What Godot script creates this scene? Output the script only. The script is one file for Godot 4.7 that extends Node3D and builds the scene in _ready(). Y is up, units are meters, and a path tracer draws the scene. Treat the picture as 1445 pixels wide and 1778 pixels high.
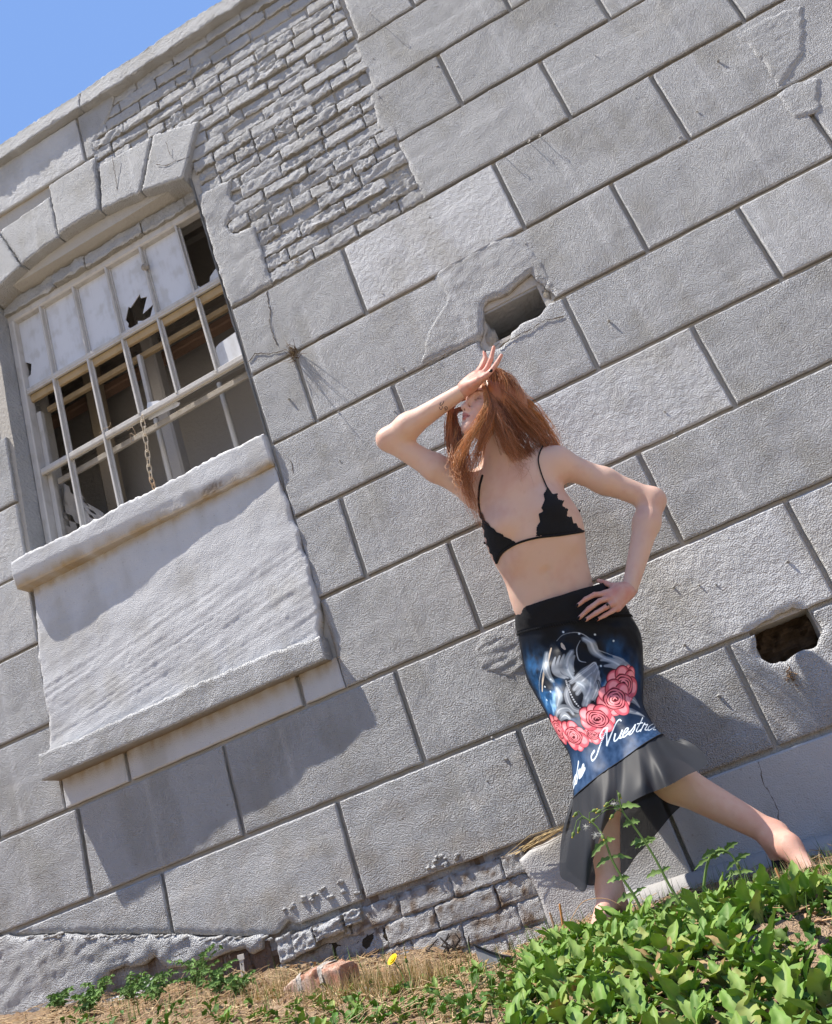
extends Node3D

# ------------------------------------------------------------------ mesh builder
class MB:
	var v := PackedVector3Array()
	var c := PackedColorArray()
	var uv := PackedVector2Array()
	var ix := PackedInt32Array()

	func vert(p: Vector3, col := Color.WHITE, t := Vector2.ZERO) -> int:
		v.push_back(p)
		c.push_back(col)
		uv.push_back(t)
		return v.size() - 1

	func tri(a: int, b: int, d: int) -> void:
		ix.push_back(a)
		ix.push_back(b)
		ix.push_back(d)

	func quad(a: int, b: int, d: int, e: int) -> void:
		tri(a, b, d)
		tri(a, d, e)

	func flat_quad(a: Vector3, b: Vector3, d: Vector3, e: Vector3, col := Color.WHITE) -> void:
		quad(vert(a, col), vert(b, col, Vector2(1, 0)), vert(d, col, Vector2(1, 1)), vert(e, col, Vector2(0, 1)))

	func box(lo: Vector3, hi: Vector3, col := Color.WHITE, skip := "") -> void:
		var p := []
		for k in 8:
			p.append(Vector3(hi.x if k & 1 else lo.x, hi.y if k & 2 else lo.y, hi.z if k & 4 else lo.z))
		var f := {"f": [4, 5, 7, 6], "b": [1, 0, 2, 3], "l": [0, 4, 6, 2], "r": [5, 1, 3, 7], "t": [6, 7, 3, 2], "d": [0, 1, 5, 4]}
		for key in f:
			if not key in skip:
				var q = f[key]
				flat_quad(p[q[0]], p[q[1]], p[q[2]], p[q[3]], col)

	# a box with chamfered long edges between two points
	func beam(a: Vector3, b: Vector3, up: Vector3, w: float, h: float, col := Color.WHITE, ch := 0.15) -> void:
		var d := (b - a).normalized()
		var s := d.cross(up).normalized()
		var u := s.cross(d).normalized()
		var e := minf(w, h) * ch
		var prof := [Vector2(w / 2, -h / 2 + e), Vector2(w / 2, h / 2 - e), Vector2(w / 2 - e, h / 2), Vector2(-w / 2 + e, h / 2), Vector2(-w / 2, h / 2 - e), Vector2(-w / 2, -h / 2 + e), Vector2(-w / 2 + e, -h / 2), Vector2(w / 2 - e, -h / 2)]
		var n := prof.size()
		for k in n:
			var p: Vector2 = prof[k]
			var q: Vector2 = prof[(k + 1) % n]
			var p3 := s * p.x + u * p.y
			var q3 := s * q.x + u * q.y
			flat_quad(a + p3, a + q3, b + q3, b + p3, col)
		var ca := vert(a, col)
		var cb := vert(b, col)
		for k in n:
			var p: Vector2 = prof[k]
			var q: Vector2 = prof[(k + 1) % n]
			var p3 := s * p.x + u * p.y
			var q3 := s * q.x + u * q.y
			tri(ca, vert(a + q3, col), vert(a + p3, col))
			tri(cb, vert(b + p3, col), vert(b + q3, col))

	# a tube along points with a radius at each, smooth round
	func tube(pts: Array, radii: Array, sides := 8, col := Color.WHITE, caps := true, flat := 1.0) -> void:
		var n := pts.size()
		var side := Vector3.ZERO
		var first := v.size()
		for i in n:
			var d: Vector3 = (pts[mini(i + 1, n - 1)] - pts[maxi(i - 1, 0)]).normalized()
			if side == Vector3.ZERO:
				side = d.cross(Vector3.UP if absf(d.y) < 0.9 else Vector3.RIGHT).normalized()
			side = (side - d * side.dot(d)).normalized()
			var up := side.cross(d)
			for k in sides:
				var a := TAU * k / sides
				vert(pts[i] + (side * cos(a) + up * sin(a) * flat) * radii[i], col, Vector2(float(k) / sides, float(i) / maxi(n - 1, 1)))
		for i in n - 1:
			for k in sides:
				var a := first + i * sides + k
				var b := first + i * sides + (k + 1) % sides
				quad(a, a + sides, b + sides, b)
		if caps:
			var d0: Vector3 = (pts[0] - pts[1]).normalized()
			var d1: Vector3 = (pts[n - 1] - pts[n - 2]).normalized()
			var c0 := vert(pts[0] + d0 * radii[0] * 0.6, col)
			var c1 := vert(pts[n - 1] + d1 * radii[n - 1] * 0.6, col)
			for k in sides:
				tri(c0, first + k, first + (k + 1) % sides)
				tri(c1, first + (n - 1) * sides + (k + 1) % sides, first + (n - 1) * sides + k)

	func lump(at: Vector3, r: Vector3, rough: float, rng: RandomNumberGenerator, col := Color.WHITE, nu := 10, nv := 7) -> void:
		var first := v.size()
		var off := []
		for k in nu * (nv + 1):
			off.append(1.0 + rng.randf_range(-rough, rough))
		for j in nv + 1:
			for i in nu:
				var th := PI * j / nv
				var ph := TAU * i / nu
				var s: float = off[j * nu + i] if j > 0 and j < nv else off[j * nu]
				vert(at + Vector3(sin(th) * cos(ph) * r.x, cos(th) * r.y, sin(th) * sin(ph) * r.z) * s, col)
		for j in nv:
			for i in nu:
				var a := first + j * nu + i
				var b := first + j * nu + (i + 1) % nu
				quad(a, b, b + nu, a + nu)

	func compact() -> void:   # drop points that no face uses
		var to := PackedInt32Array()
		to.resize(v.size())
		to.fill(-1)
		var nv := PackedVector3Array()
		var nc := PackedColorArray()
		var nt := PackedVector2Array()
		for k in ix.size():
			var a := ix[k]
			if to[a] < 0:
				to[a] = nv.size()
				nv.push_back(v[a])
				nc.push_back(c[a])
				nt.push_back(uv[a])
			ix[k] = to[a]
		v = nv
		c = nc
		uv = nt

	func mesh(mat: Material, origin := Vector3.ZERO) -> ArrayMesh:
		compact()
		var n := PackedVector3Array()
		n.resize(v.size())
		for k in range(0, ix.size(), 3):
			var a := ix[k]
			var b := ix[k + 1]
			var d := ix[k + 2]
			var f := (v[b] - v[a]).cross(v[d] - v[a])
			n[a] += f
			n[b] += f
			n[d] += f
		for k in n.size():
			n[k] = n[k].normalized() if n[k].length_squared() > 1e-24 else Vector3.UP
		var fi := PackedInt32Array()
		fi.resize(ix.size())
		for k in range(0, ix.size(), 3):
			fi[k] = ix[k]
			fi[k + 1] = ix[k + 2]
			fi[k + 2] = ix[k + 1]
		var p := v
		if origin != Vector3.ZERO:
			p = PackedVector3Array(v)
			for k in p.size():
				p[k] -= origin
		var arr := []
		arr.resize(Mesh.ARRAY_MAX)
		arr[Mesh.ARRAY_VERTEX] = p
		arr[Mesh.ARRAY_NORMAL] = n
		arr[Mesh.ARRAY_COLOR] = c
		arr[Mesh.ARRAY_TEX_UV] = uv
		arr[Mesh.ARRAY_INDEX] = fi
		var m := ArrayMesh.new()
		m.add_surface_from_arrays(Mesh.PRIMITIVE_TRIANGLES, arr)
		m.surface_set_material(0, mat)
		return m


# ------------------------------------------------------------------ scene helpers
var used := {}

func numbered(called: String) -> String:
	var k: int = used.get(called, 0)
	used[called] = k + 1
	return called if k == 0 else "%s_%03d" % [called, k]

func tag(o: Node, label: String, category: String, group := "") -> Node:
	o.set_meta("label", label)
	o.set_meta("category", category)
	if group:
		o.set_meta("group", group)
	return o

func thing(called: String, label: String, category: String, at := Vector3.ZERO, group := "") -> Node3D:
	var o := Node3D.new()
	o.name = numbered(called)
	o.position = at
	add_child(o, true)
	tag(o, label, category, group)
	return o

# commit a mesh as one named node; its vertices were given in world space, origin is the world place of its parent
func obj(called: String, mb: MB, mat: Material, parent: Node = null, origin := Vector3.ZERO) -> MeshInstance3D:
	if mb.ix.is_empty():
		return null
	var o := MeshInstance3D.new()
	o.mesh = mb.mesh(mat, origin)
	if parent == null:
		o.name = numbered(called)
		add_child(o, true)
	else:
		var key := str(parent.get_instance_id()) + called
		var k: int = used.get(key, 0)
		used[key] = k + 1
		o.name = called if k == 0 else "%s_%03d" % [called, k]
		parent.add_child(o, true)
	return o

func lone(called: String, mb: MB, mat: Material, at: Vector3, label: String, category: String, group := "") -> MeshInstance3D:
	var o := obj(called, mb, mat, null, at)
	o.position = at
	tag(o, label, category, group)
	return o

func struct(called: String, mb: MB, mat: Material) -> MeshInstance3D:
	var o := obj(called, mb, mat)
	o.set_meta("kind", "structure")
	return o

var R := RandomNumberGenerator.new()
var nz: Array[FastNoiseLite] = []

func noise(sd: int, freq: float, oct := 3, type := FastNoiseLite.TYPE_SIMPLEX_SMOOTH) -> FastNoiseLite:
	var n := FastNoiseLite.new()
	n.seed = sd
	n.frequency = freq
	n.noise_type = type
	n.fractal_type = FastNoiseLite.FRACTAL_FBM if oct > 1 else FastNoiseLite.FRACTAL_NONE
	n.fractal_octaves = oct
	return n

func catmull(p: Array, t: float):
	var n := p.size()
	var f := clampf(t, 0.0, 1.0) * (n - 1)
	var i := mini(int(f), n - 2)
	var u := f - i
	var a = p[maxi(i - 1, 0)]
	var b = p[i]
	var d = p[i + 1]
	var e = p[mini(i + 2, n - 1)]
	return 0.5 * ((2.0 * b) + (d - a) * u + (2.0 * a - 5.0 * b + 4.0 * d - e) * u * u + (3.0 * b - a - 3.0 * d + e) * u * u * u)

func lin(r: float, g: float, b: float) -> Color:
	return Color(r, g, b)

func mat(col: Color, rough := 0.8, vc := true) -> StandardMaterial3D:
	var m := StandardMaterial3D.new()
	m.albedo_color = col.linear_to_srgb()
	m.roughness = rough
	m.metallic_specular = 0.3
	m.vertex_color_use_as_albedo = vc
	return m

func tri_tex(m: StandardMaterial3D, metres: float) -> void:
	m.uv1_triplanar = true
	m.uv1_world_triplanar = true
	m.uv1_triplanar_sharpness = 4.0
	m.uv1_scale = Vector3.ONE / metres

func bump(m: StandardMaterial3D, tex: Texture2D, cm: float, metres: float) -> void:
	m.heightmap_enabled = true
	m.heightmap_texture = tex
	m.heightmap_scale = cm
	tri_tex(m, metres)

# seamless height picture from weighted noises, [noise, weight]
func heights(size: int, layers: Array) -> ImageTexture:
	var pics := []
	for l in layers:
		var im: Image = l[0].get_seamless_image(size, size)
		im.convert(Image.FORMAT_L8)
		pics.append(im.get_data())
	var data := PackedByteArray()
	data.resize(size * size)
	for k in size * size:
		var s := 0.0
		for j in layers.size():
			s += pics[j][k] * layers[j][1]
		data[k] = clampi(int(s), 0, 255)
	return ImageTexture.create_from_image(Image.create_from_data(size, size, false, Image.FORMAT_L8, data))

# weather stains: soft blotches, faint runs and scattered specks, to be multiplied over paint
func grime_texture() -> ImageTexture:
	var s := 1024
	var a := noise(41, 0.006, 4).get_seamless_image(s, s)
	var b := noise(42, 0.02, 3).get_seamless_image(s, s)
	var d := noise(43, 0.16, 2).get_seamless_image(s, s)
	var im := Image.create_empty(s, s, false, Image.FORMAT_RGBA8)
	for y in s:
		for x in s:
			var t := a.get_pixel(x, y).r * 0.6 + b.get_pixel(x, (y / 5) % s).r * 0.4
			var v := 1.0 - 0.07 * smoothstep(0.45, 0.8, t)
			var speck := smoothstep(0.84, 0.92, d.get_pixel(x, y).r)
			var c := Color(v, v - 0.008 * smoothstep(0.5, 0.8, t), v - 0.025 * smoothstep(0.5, 0.8, t))
			c = c.lerp(Color(0.45, 0.38, 0.30), speck * 0.3)
			im.set_pixel(x, y, Color(c.r, c.g, c.b, 1.0))
	return ImageTexture.create_from_image(im)

var M := {}

func make_materials() -> void:
	var stipple := heights(1024, [[noise(11, 0.095, 2), 0.7], [noise(12, 0.03, 2), 0.3]])
	var rough := heights(1024, [[noise(21, 0.10, 3), 0.45], [noise(22, 0.02, 4), 0.55]])
	M.stucco = mat(lin(0.53, 0.532, 0.532), 0.85)
	bump(M.stucco, stipple, 1.75, 0.62)
	var grime := grime_texture()
	M.smooth = mat(lin(0.53, 0.532, 0.532), 0.8)
	bump(M.smooth, stipple, 0.3, 0.62)
	M.stucco_b = mat(lin(0.54, 0.542, 0.542), 0.85)
	bump(M.stucco_b, stipple, 1.15, 0.55)
	M.stucco_c = mat(lin(0.53, 0.532, 0.532), 0.85)
	bump(M.stucco_c, rough, 1.1, 0.7)
	M.brickpaint = mat(lin(0.53, 0.532, 0.532), 0.82)
	bump(M.brickpaint, rough, 1.9, 0.5)
	M.dirty = mat(lin(0.5, 0.47, 0.42), 0.95)
	bump(M.dirty, rough, 0.8, 0.5)
	M.wood = mat(lin(0.52, 0.5, 0.47), 0.7)
	bump(M.wood, rough, 0.15, 0.4)
	M.timber = mat(lin(0.34, 0.25, 0.15), 0.85)
	bump(M.timber, rough, 0.3, 0.4)
	M.pane = mat(lin(0.62, 0.63, 0.65), 0.45)
	bump(M.pane, rough, 0.02, 0.8)
	M.inside = mat(lin(0.48, 0.45, 0.42), 0.9)
	bump(M.inside, rough, 0.4, 0.7)
	M.metal = mat(lin(0.55, 0.52, 0.47), 0.55)
	M.skin = mat(Color.WHITE, 0.46)
	M.skin.subsurf_scatter_enabled = true
	M.skin.subsurf_scatter_strength = 0.12
	bump(M.skin, rough, 0.05, 0.12)
	M.black = mat(lin(0.014, 0.014, 0.016), 0.8)
	bump(M.black, stipple, 0.12, 0.25)
	M.black.rim_enabled = true
	M.black.rim = 0.25
	M.nail = mat(lin(0.012, 0.01, 0.012), 0.15)
	for k in [M.stucco, M.stucco_b, M.stucco_c, M.smooth, M.brickpaint, M.wood, M.pane]:
		k.detail_enabled = true
		k.detail_albedo = grime
		k.detail_blend_mode = BaseMaterial3D.BLEND_MODE_MUL
		k.detail_uv_layer = BaseMaterial3D.DETAIL_UV_2
		k.uv2_triplanar = true
		k.uv2_world_triplanar = true
		k.uv2_scale = Vector3.ONE / (0.9 if k == M.wood or k == M.pane else 2.7)
	M.soil = mat(Color.WHITE, 0.95)
	bump(M.soil, rough, 1.6, 0.45)
	M.leaf = mat(Color.WHITE, 0.55)
	M.leaf.backlight_enabled = true
	M.leaf.backlight = Color(0.42, 0.5, 0.08)
	M.straw = mat(Color.WHITE, 0.8)
	M.rubble = mat(Color.WHITE, 0.95)
	bump(M.rubble, rough, 1.0, 0.2)
	M.plaster_grey = mat(lin(0.36, 0.35, 0.34), 0.9)
	bump(M.plaster_grey, rough, 0.3, 0.5)


func _ready() -> void:
	R.seed = 7
	for k in 8:
		nz.append(noise(100 + k, 1.0, 3))
	var cam := Camera3D.new()
	cam.name = "camera"
	cam.transform = Transform3D(Basis(Vector3(0.88165, -0.31393, -0.35234), Vector3(0.41857, 0.86503, 0.27664), Vector3(0.21794, -0.39138, 0.89405)), Vector3(0.00000, -0.08094, 3.01980))
	cam.fov = 60.341
	cam.near = 0.05
	cam.far = 400.0
	add_child(cam)
	cam.current = true
	var sky_mat := ProceduralSkyMaterial.new()
	sky_mat.sky_top_color = Color(0.15, 0.265, 0.55).linear_to_srgb()
	sky_mat.sky_horizon_color = Color(0.38, 0.38, 0.385).linear_to_srgb()
	sky_mat.sky_curve = 0.12
	sky_mat.ground_bottom_color = Color(0.30, 0.26, 0.20).linear_to_srgb()
	sky_mat.ground_horizon_color = Color(0.38, 0.35, 0.30).linear_to_srgb()
	sky_mat.sun_angle_max = 8.0
	var sky := Sky.new()
	sky.sky_material = sky_mat
	var env := Environment.new()
	env.background_mode = Environment.BG_SKY
	env.sky = sky
	env.tonemap_mode = Environment.TONE_MAPPER_LINEAR
	env.tonemap_exposure = 1.6
	env.sdfgi_enabled = true
	env.ssao_enabled = true
	env.ssil_enabled = true
	var we := WorldEnvironment.new()
	we.name = "world_environment"
	we.environment = env
	add_child(we)
	var sun := DirectionalLight3D.new()
	sun.name = "sun"
	sun.light_energy = 1.6
	sun.light_color = Color(1.0, 0.975, 0.935)
	sun.light_angular_distance = 0.5
	sun.shadow_enabled = true
	add_child(sun)
	sun.look_at_from_position(Vector3.ZERO, Vector3(0.34, -1.0, -0.19), Vector3.FORWARD)
	make_materials()
	build_ground()
	build_wall()
	build_window()
	build_base()
	build_person()
	build_plants()
	build_debris()


# ------------------------------------------------------------------ the painted wall
const H := [0.0, 0.353, 0.712, 1.083, 1.448, 1.805, 2.167, 2.544, 2.904, 3.240, 3.573, 3.92, 4.2]
const WL := -4.4
const WR := 3.0
const G := 0.0085

func wz(x: float, y: float) -> float:
	return nz[0].get_noise_2d(x * 2.6, y * 2.6) * 0.0045 + nz[1].get_noise_2d(x * 9.0, y * 13.0) * 0.0013 + nz[2].get_noise_2d(x * 34.0, y * 42.0) * 0.0005

func near_edge(p: Vector2, poly: Array) -> Array:
	var best := INF
	var at := p
	var n := poly.size()
	var inside := false
	for k in n:
		var a: Vector2 = poly[k]
		var b: Vector2 = poly[(k + 1) % n]
		var ab := b - a
		var t := clampf((p - a).dot(ab) / maxf(ab.length_squared(), 1e-12), 0.0, 1.0)
		var q := a + ab * t
		var d := p.distance_squared_to(q)
		if d < best:
			best = d
			at = q
		if (a.y > p.y) != (b.y > p.y) and p.x < (b.x - a.x) * (p.y - a.y) / (b.y - a.y) + a.x:
			inside = not inside
	return [-sqrt(best) if inside else sqrt(best), at]

# roughen a polygon: add points between its corners, pushed about at random
func ragged(poly: Array, step := 0.025, amount := 0.006, closed := true) -> Array:
	var out := []
	var n := poly.size()
	for k in n if closed else n - 1:
		var a: Vector2 = poly[k]
		var b: Vector2 = poly[(k + 1) % n]
		var m := maxi(1, int(a.distance_to(b) / step))
		for j in m:
			var p := a.lerp(b, float(j) / m)
			if j > 0:
				p += (b - a).orthogonal().normalized() * R.randf_range(-amount, amount) + (b - a).normalized() * R.randf_range(-0.3, 0.3) * a.distance_to(b) / m
			out.append(p)
	if not closed:
		out.append(poly[n - 1])
	return out

func steps(a: float, b: float, cell: float, r: float) -> PackedFloat32Array:
	var o := PackedFloat32Array([a, a + r * 0.12, a + r * 0.9, a + r * 1.25])
	var n := maxi(1, int(round((b - a - 2 * r) / cell)))
	for k in range(1, n):
		o.append(lerpf(a + r * 1.25, b - r * 1.25, float(k) / n))
	o.append_array(PackedFloat32Array([b - r * 1.25, b - r * 0.9, b - r * 0.12, b]))
	return o

# a slab of the wall's facing: rectangle with rounded edges, kept inside the polygons of keep and outside those of cut, front at zf(x, y), sides down to back
func plate(x0: float, x1: float, y0: float, y1: float, keep: Array, cut: Array, zf: Callable, back: float, opt := {}) -> MB:
	var mb := MB.new()
	var cell: float = opt.get("cell", 0.013)
	var r: float = opt.get("round", 0.0052)
	var tint = opt.get("tint")
	var wob: float = opt.get("wobble", 0.0018)
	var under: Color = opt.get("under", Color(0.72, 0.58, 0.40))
	var xs := steps(x0, x1, cell, r)
	var ys := steps(y0, y1, cell, r)
	var nx := xs.size()
	var ny := ys.size()
	var ok := PackedByteArray()
	ok.resize(nx * ny)
	var polys := []
	for p in keep:
		polys.append([p, true])
	for p in cut:
		polys.append([p, false])
	for j in ny:
		for i in nx:
			var p := Vector2(xs[i], ys[j])
			var e := minf(minf(p.x - x0, x1 - p.x), minf(p.y - y0, y1 - p.y))
			var good := 1
			for pl in polys:
				var ne := near_edge(p, pl[0])
				var s: float = -ne[0] if pl[1] else ne[0]   # positive where kept
				if s < -cell * 0.55:
					good = 0
					break
				if s < cell * 0.45:
					p = ne[1]
					s = 0.0
				e = minf(e, maxf(s, 0.0))
			ok[j * nx + i] = good
			if not good:
				mb.vert(Vector3(p.x, p.y, 0))
				continue
			var wx := nz[3].get_noise_2d(p.x * 11.0, p.y * 11.0)
			var wy := nz[4].get_noise_2d(p.x * 11.0, p.y * 11.0)
			var z: float = zf.call(p.x, p.y)
			e += wx * r * 0.35
			if e < r:   # a chamfer that catches the light
				z -= (r - maxf(e, 0.0)) * 0.95
			mb.vert(Vector3(p.x + wx * wob, p.y + wy * wob, z), tint.call(p.x, p.y) if tint != null else Color.WHITE)
	var kept := PackedByteArray()
	kept.resize((nx - 1) * (ny - 1))
	var moved := {}
	var rims := {}
	for j in ny - 1:
		for i in nx - 1:
			var a := j * nx + i
			if ok[a] and ok[a + 1] and ok[a + nx] and ok[a + nx + 1]:
				kept[j * (nx - 1) + i] = 1
				mb.quad(a, a + 1, a + nx + 1, a + nx)
	for j in ny - 1:
		for i in nx - 1:
			if not kept[j * (nx - 1) + i]:
				continue
			var a := j * nx + i
			for s in 4:
				var ii: int = i + [0, 1, 0, -1][s]
				var jj: int = j + [-1, 0, 1, 0][s]
				if ii >= 0 and jj >= 0 and ii < nx - 1 and jj < ny - 1 and kept[jj * (nx - 1) + ii]:
					continue
				var p: int = [a, a + 1, a + nx + 1, a + nx][s]
				var q: int = [a + 1, a + nx + 1, a + nx, a][s]
				if ii >= 0 and jj >= 0 and ii < nx - 1 and jj < ny - 1:   # draw stray border points onto the outline
					for w in [p, q]:
						if moved.has(w):
							continue
						moved[w] = true
						var best := INF
						var flat := Vector2(mb.v[w].x, mb.v[w].y)
						var to := flat
						for pl in polys:
							var ne := near_edge(flat, pl[0])
							if absf(ne[0]) < best:
								best = absf(ne[0])
								to = ne[1]
						if best > 0.0004 and best < cell * 1.6:
							mb.v[w] = Vector3(to.x, to.y, mb.v[w].z - r * 0.6)
	for j in ny - 1:
		for i in nx - 1:
			if not kept[j * (nx - 1) + i]:
				continue
			var a := j * nx + i
			for s in 4:
				var ii: int = i + [0, 1, 0, -1][s]
				var jj: int = j + [-1, 0, 1, 0][s]
				if ii >= 0 and jj >= 0 and ii < nx - 1 and jj < ny - 1 and kept[jj * (nx - 1) + ii]:
					continue
				var p: int = [a, a + 1, a + nx + 1, a + nx][s]
				var q: int = [a + 1, a + nx + 1, a + nx, a][s]
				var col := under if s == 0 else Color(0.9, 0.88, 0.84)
				var ends := []
				for w in [p, q]:
					var key: int = w * 2 + (1 if s == 0 else 0)
					if not rims.has(key):
						rims[key] = mb.vert(Vector3(mb.v[w].x, mb.v[w].y, back), col)
					ends.append(rims[key])
				mb.quad(p, ends[0], ends[1], q)
	return mb

# core of a wall: a slab with rectangular openings
func slab(mb: MB, x0: float, x1: float, y0: float, y1: float, z0: float, z1: float, holes: Array) -> void:
	var bx := [x0, x1]
	var by := [y0, y1]
	for h in holes:
		bx.append_array([h[0], h[1]])
		by.append_array([h[2], h[3]])
	bx.sort()
	by.sort()
	for i in bx.size() - 1:
		for j in by.size() - 1:
			var cx: float = (bx[i] + bx[i + 1]) / 2
			var cy: float = (by[j] + by[j + 1]) / 2
			if bx[i + 1] - bx[i] < 1e-5 or by[j + 1] - by[j] < 1e-5:
				continue
			var open := false
			for h in holes:
				open = open or (cx > h[0] and cx < h[1] and cy > h[2] and cy < h[3])
			if open:
				continue
			var a := Vector2(bx[i], by[j])
			var b := Vector2(bx[i + 1], by[j + 1])
			mb.flat_quad(Vector3(a.x, a.y, z1), Vector3(b.x, a.y, z1), Vector3(b.x, b.y, z1), Vector3(a.x, b.y, z1))
			mb.flat_quad(Vector3(b.x, a.y, z0), Vector3(a.x, a.y, z0), Vector3(a.x, b.y, z0), Vector3(b.x, b.y, z0))
	for h in holes:
		var p := [Vector2(h[0], h[2]), Vector2(h[1], h[2]), Vector2(h[1], h[3]), Vector2(h[0], h[3])]
		for k in 4:
			var a: Vector2 = p[k]
			var b: Vector2 = p[(k + 1) % 4]
			mb.flat_quad(Vector3(a.x, a.y, z1), Vector3(a.x, a.y, z0), Vector3(b.x, b.y, z0), Vector3(b.x, b.y, z1))
	var o := [Vector2(x0, y0), Vector2(x1, y0), Vector2(x1, y1), Vector2(x0, y1)]
	for k in 4:
		var a: Vector2 = o[k]
		var b: Vector2 = o[(k + 1) % 4]
		mb.flat_quad(Vector3(a.x, a.y, z0), Vector3(a.x, a.y, z1), Vector3(b.x, b.y, z1), Vector3(b.x, b.y, z0))

# one old brick, its worn face pushed about, painted over
func brick(x0: float, x1: float, y0: float, y1: float, zf: float, back: float, wear: float, sd: float, nu := 20, nv := 9) -> MB:
	var mb := MB.new()
	var r := 0.0065
	var skew := R.randf_range(-0.006, 0.006)
	var lean := R.randf_range(0.0, 0.16)
	for j in nv + 1:
		for i in nu + 1:
			var u := float(i) / nu
			var w := float(j) / nv
			u = u - 0.10 * sin(TAU * u)
			w = w - 0.10 * sin(TAU * w)
			var x := lerpf(x0, x1, u)
			var y := lerpf(y0, y1, w) + skew * (u - 0.5)
			var e := minf(minf(x - x0, x1 - x), minf(lerpf(y0, y1, w) - y0, y1 - lerpf(y0, y1, w)))
			var n1 := nz[5].get_noise_3d(x * 13.0, y * 44.0, sd)
			var n2 := nz[6].get_noise_3d(x * 48.0, y * 95.0, sd)
			var z := zf + (n1 * 1.1 + n2 * 0.7) * wear - (w - 0.5) * (y1 - y0) * lean
			var q := clampf(1.0 - e / r, 0.0, 1.0)
			z -= q * q * 0.006
			mb.vert(Vector3(x + n2 * 0.008 * q, y + (n1 * 0.006 + n2 * 0.006) * q, z))
	for j in nv:
		for i in nu:
			var a := j * (nu + 1) + i
			mb.quad(a, a + 1, a + nu + 2, a + nu + 1)
	var ring := []
	for i in nu + 1:
		ring.append(i)
	for j in range(1, nv + 1):
		ring.append(j * (nu + 1) + nu)
	for i in range(nu - 1, -1, -1):
		ring.append(nv * (nu + 1) + i)
	for j in range(nv - 1, 0, -1):
		ring.append(j * (nu + 1))
	for k in ring.size():
		var p := mb.v[ring[k]]
		var q := mb.v[ring[(k + 1) % ring.size()]]
		mb.flat_quad(Vector3(p.x, p.y, back), Vector3(q.x, q.y, back), q, p, Color(0.85, 0.8, 0.72))
	return mb

var wall: Node3D



const ARC := Vector2(-1.87, 1.815)

func build_wall() -> void:
	wall = thing("painted_brick_building", "white painted brick building with peeling block-scored stucco and broken arched window", "building")
	# the core behind the facing
	var core := MB.new()
	var holes := [[-2.50, -1.235, 1.70, 3.40], [-0.205, 0.035, 1.765, 1.915], [0.165, 0.36, 0.235, 0.362]]
	slab(core, -6.0, 6.0, -1.2, 4.36, -0.32, -0.022, holes)
	obj("wall_core", core, M.dirty, wall)
	var shell := MB.new()
	shell.box(Vector3(-6.0, -1.2, -5.0), Vector3(-5.8, 4.36, -0.325))
	shell.box(Vector3(5.8, -1.2, -5.0), Vector3(6.0, 4.36, -0.325))
	shell.box(Vector3(-6.0, -1.2, -5.2), Vector3(6.0, 4.36, -5.003))
	obj("wall", shell, M.inside, wall)
	var roof := MB.new()
	roof.box(Vector3(-6.0, 4.0, -5.0), Vector3(6.0, 4.2, -0.325))
	obj("roof", roof, M.inside, wall)
	var fl := MB.new()
	fl.box(Vector3(-5.79, 0.7, -4.99), Vector3(5.79, 0.8, -0.33))
	obj("floor", fl, M.inside, wall)
	stucco_blocks()
	apron()
	arch()
	bricks_above()
	hole_linings()

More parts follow.
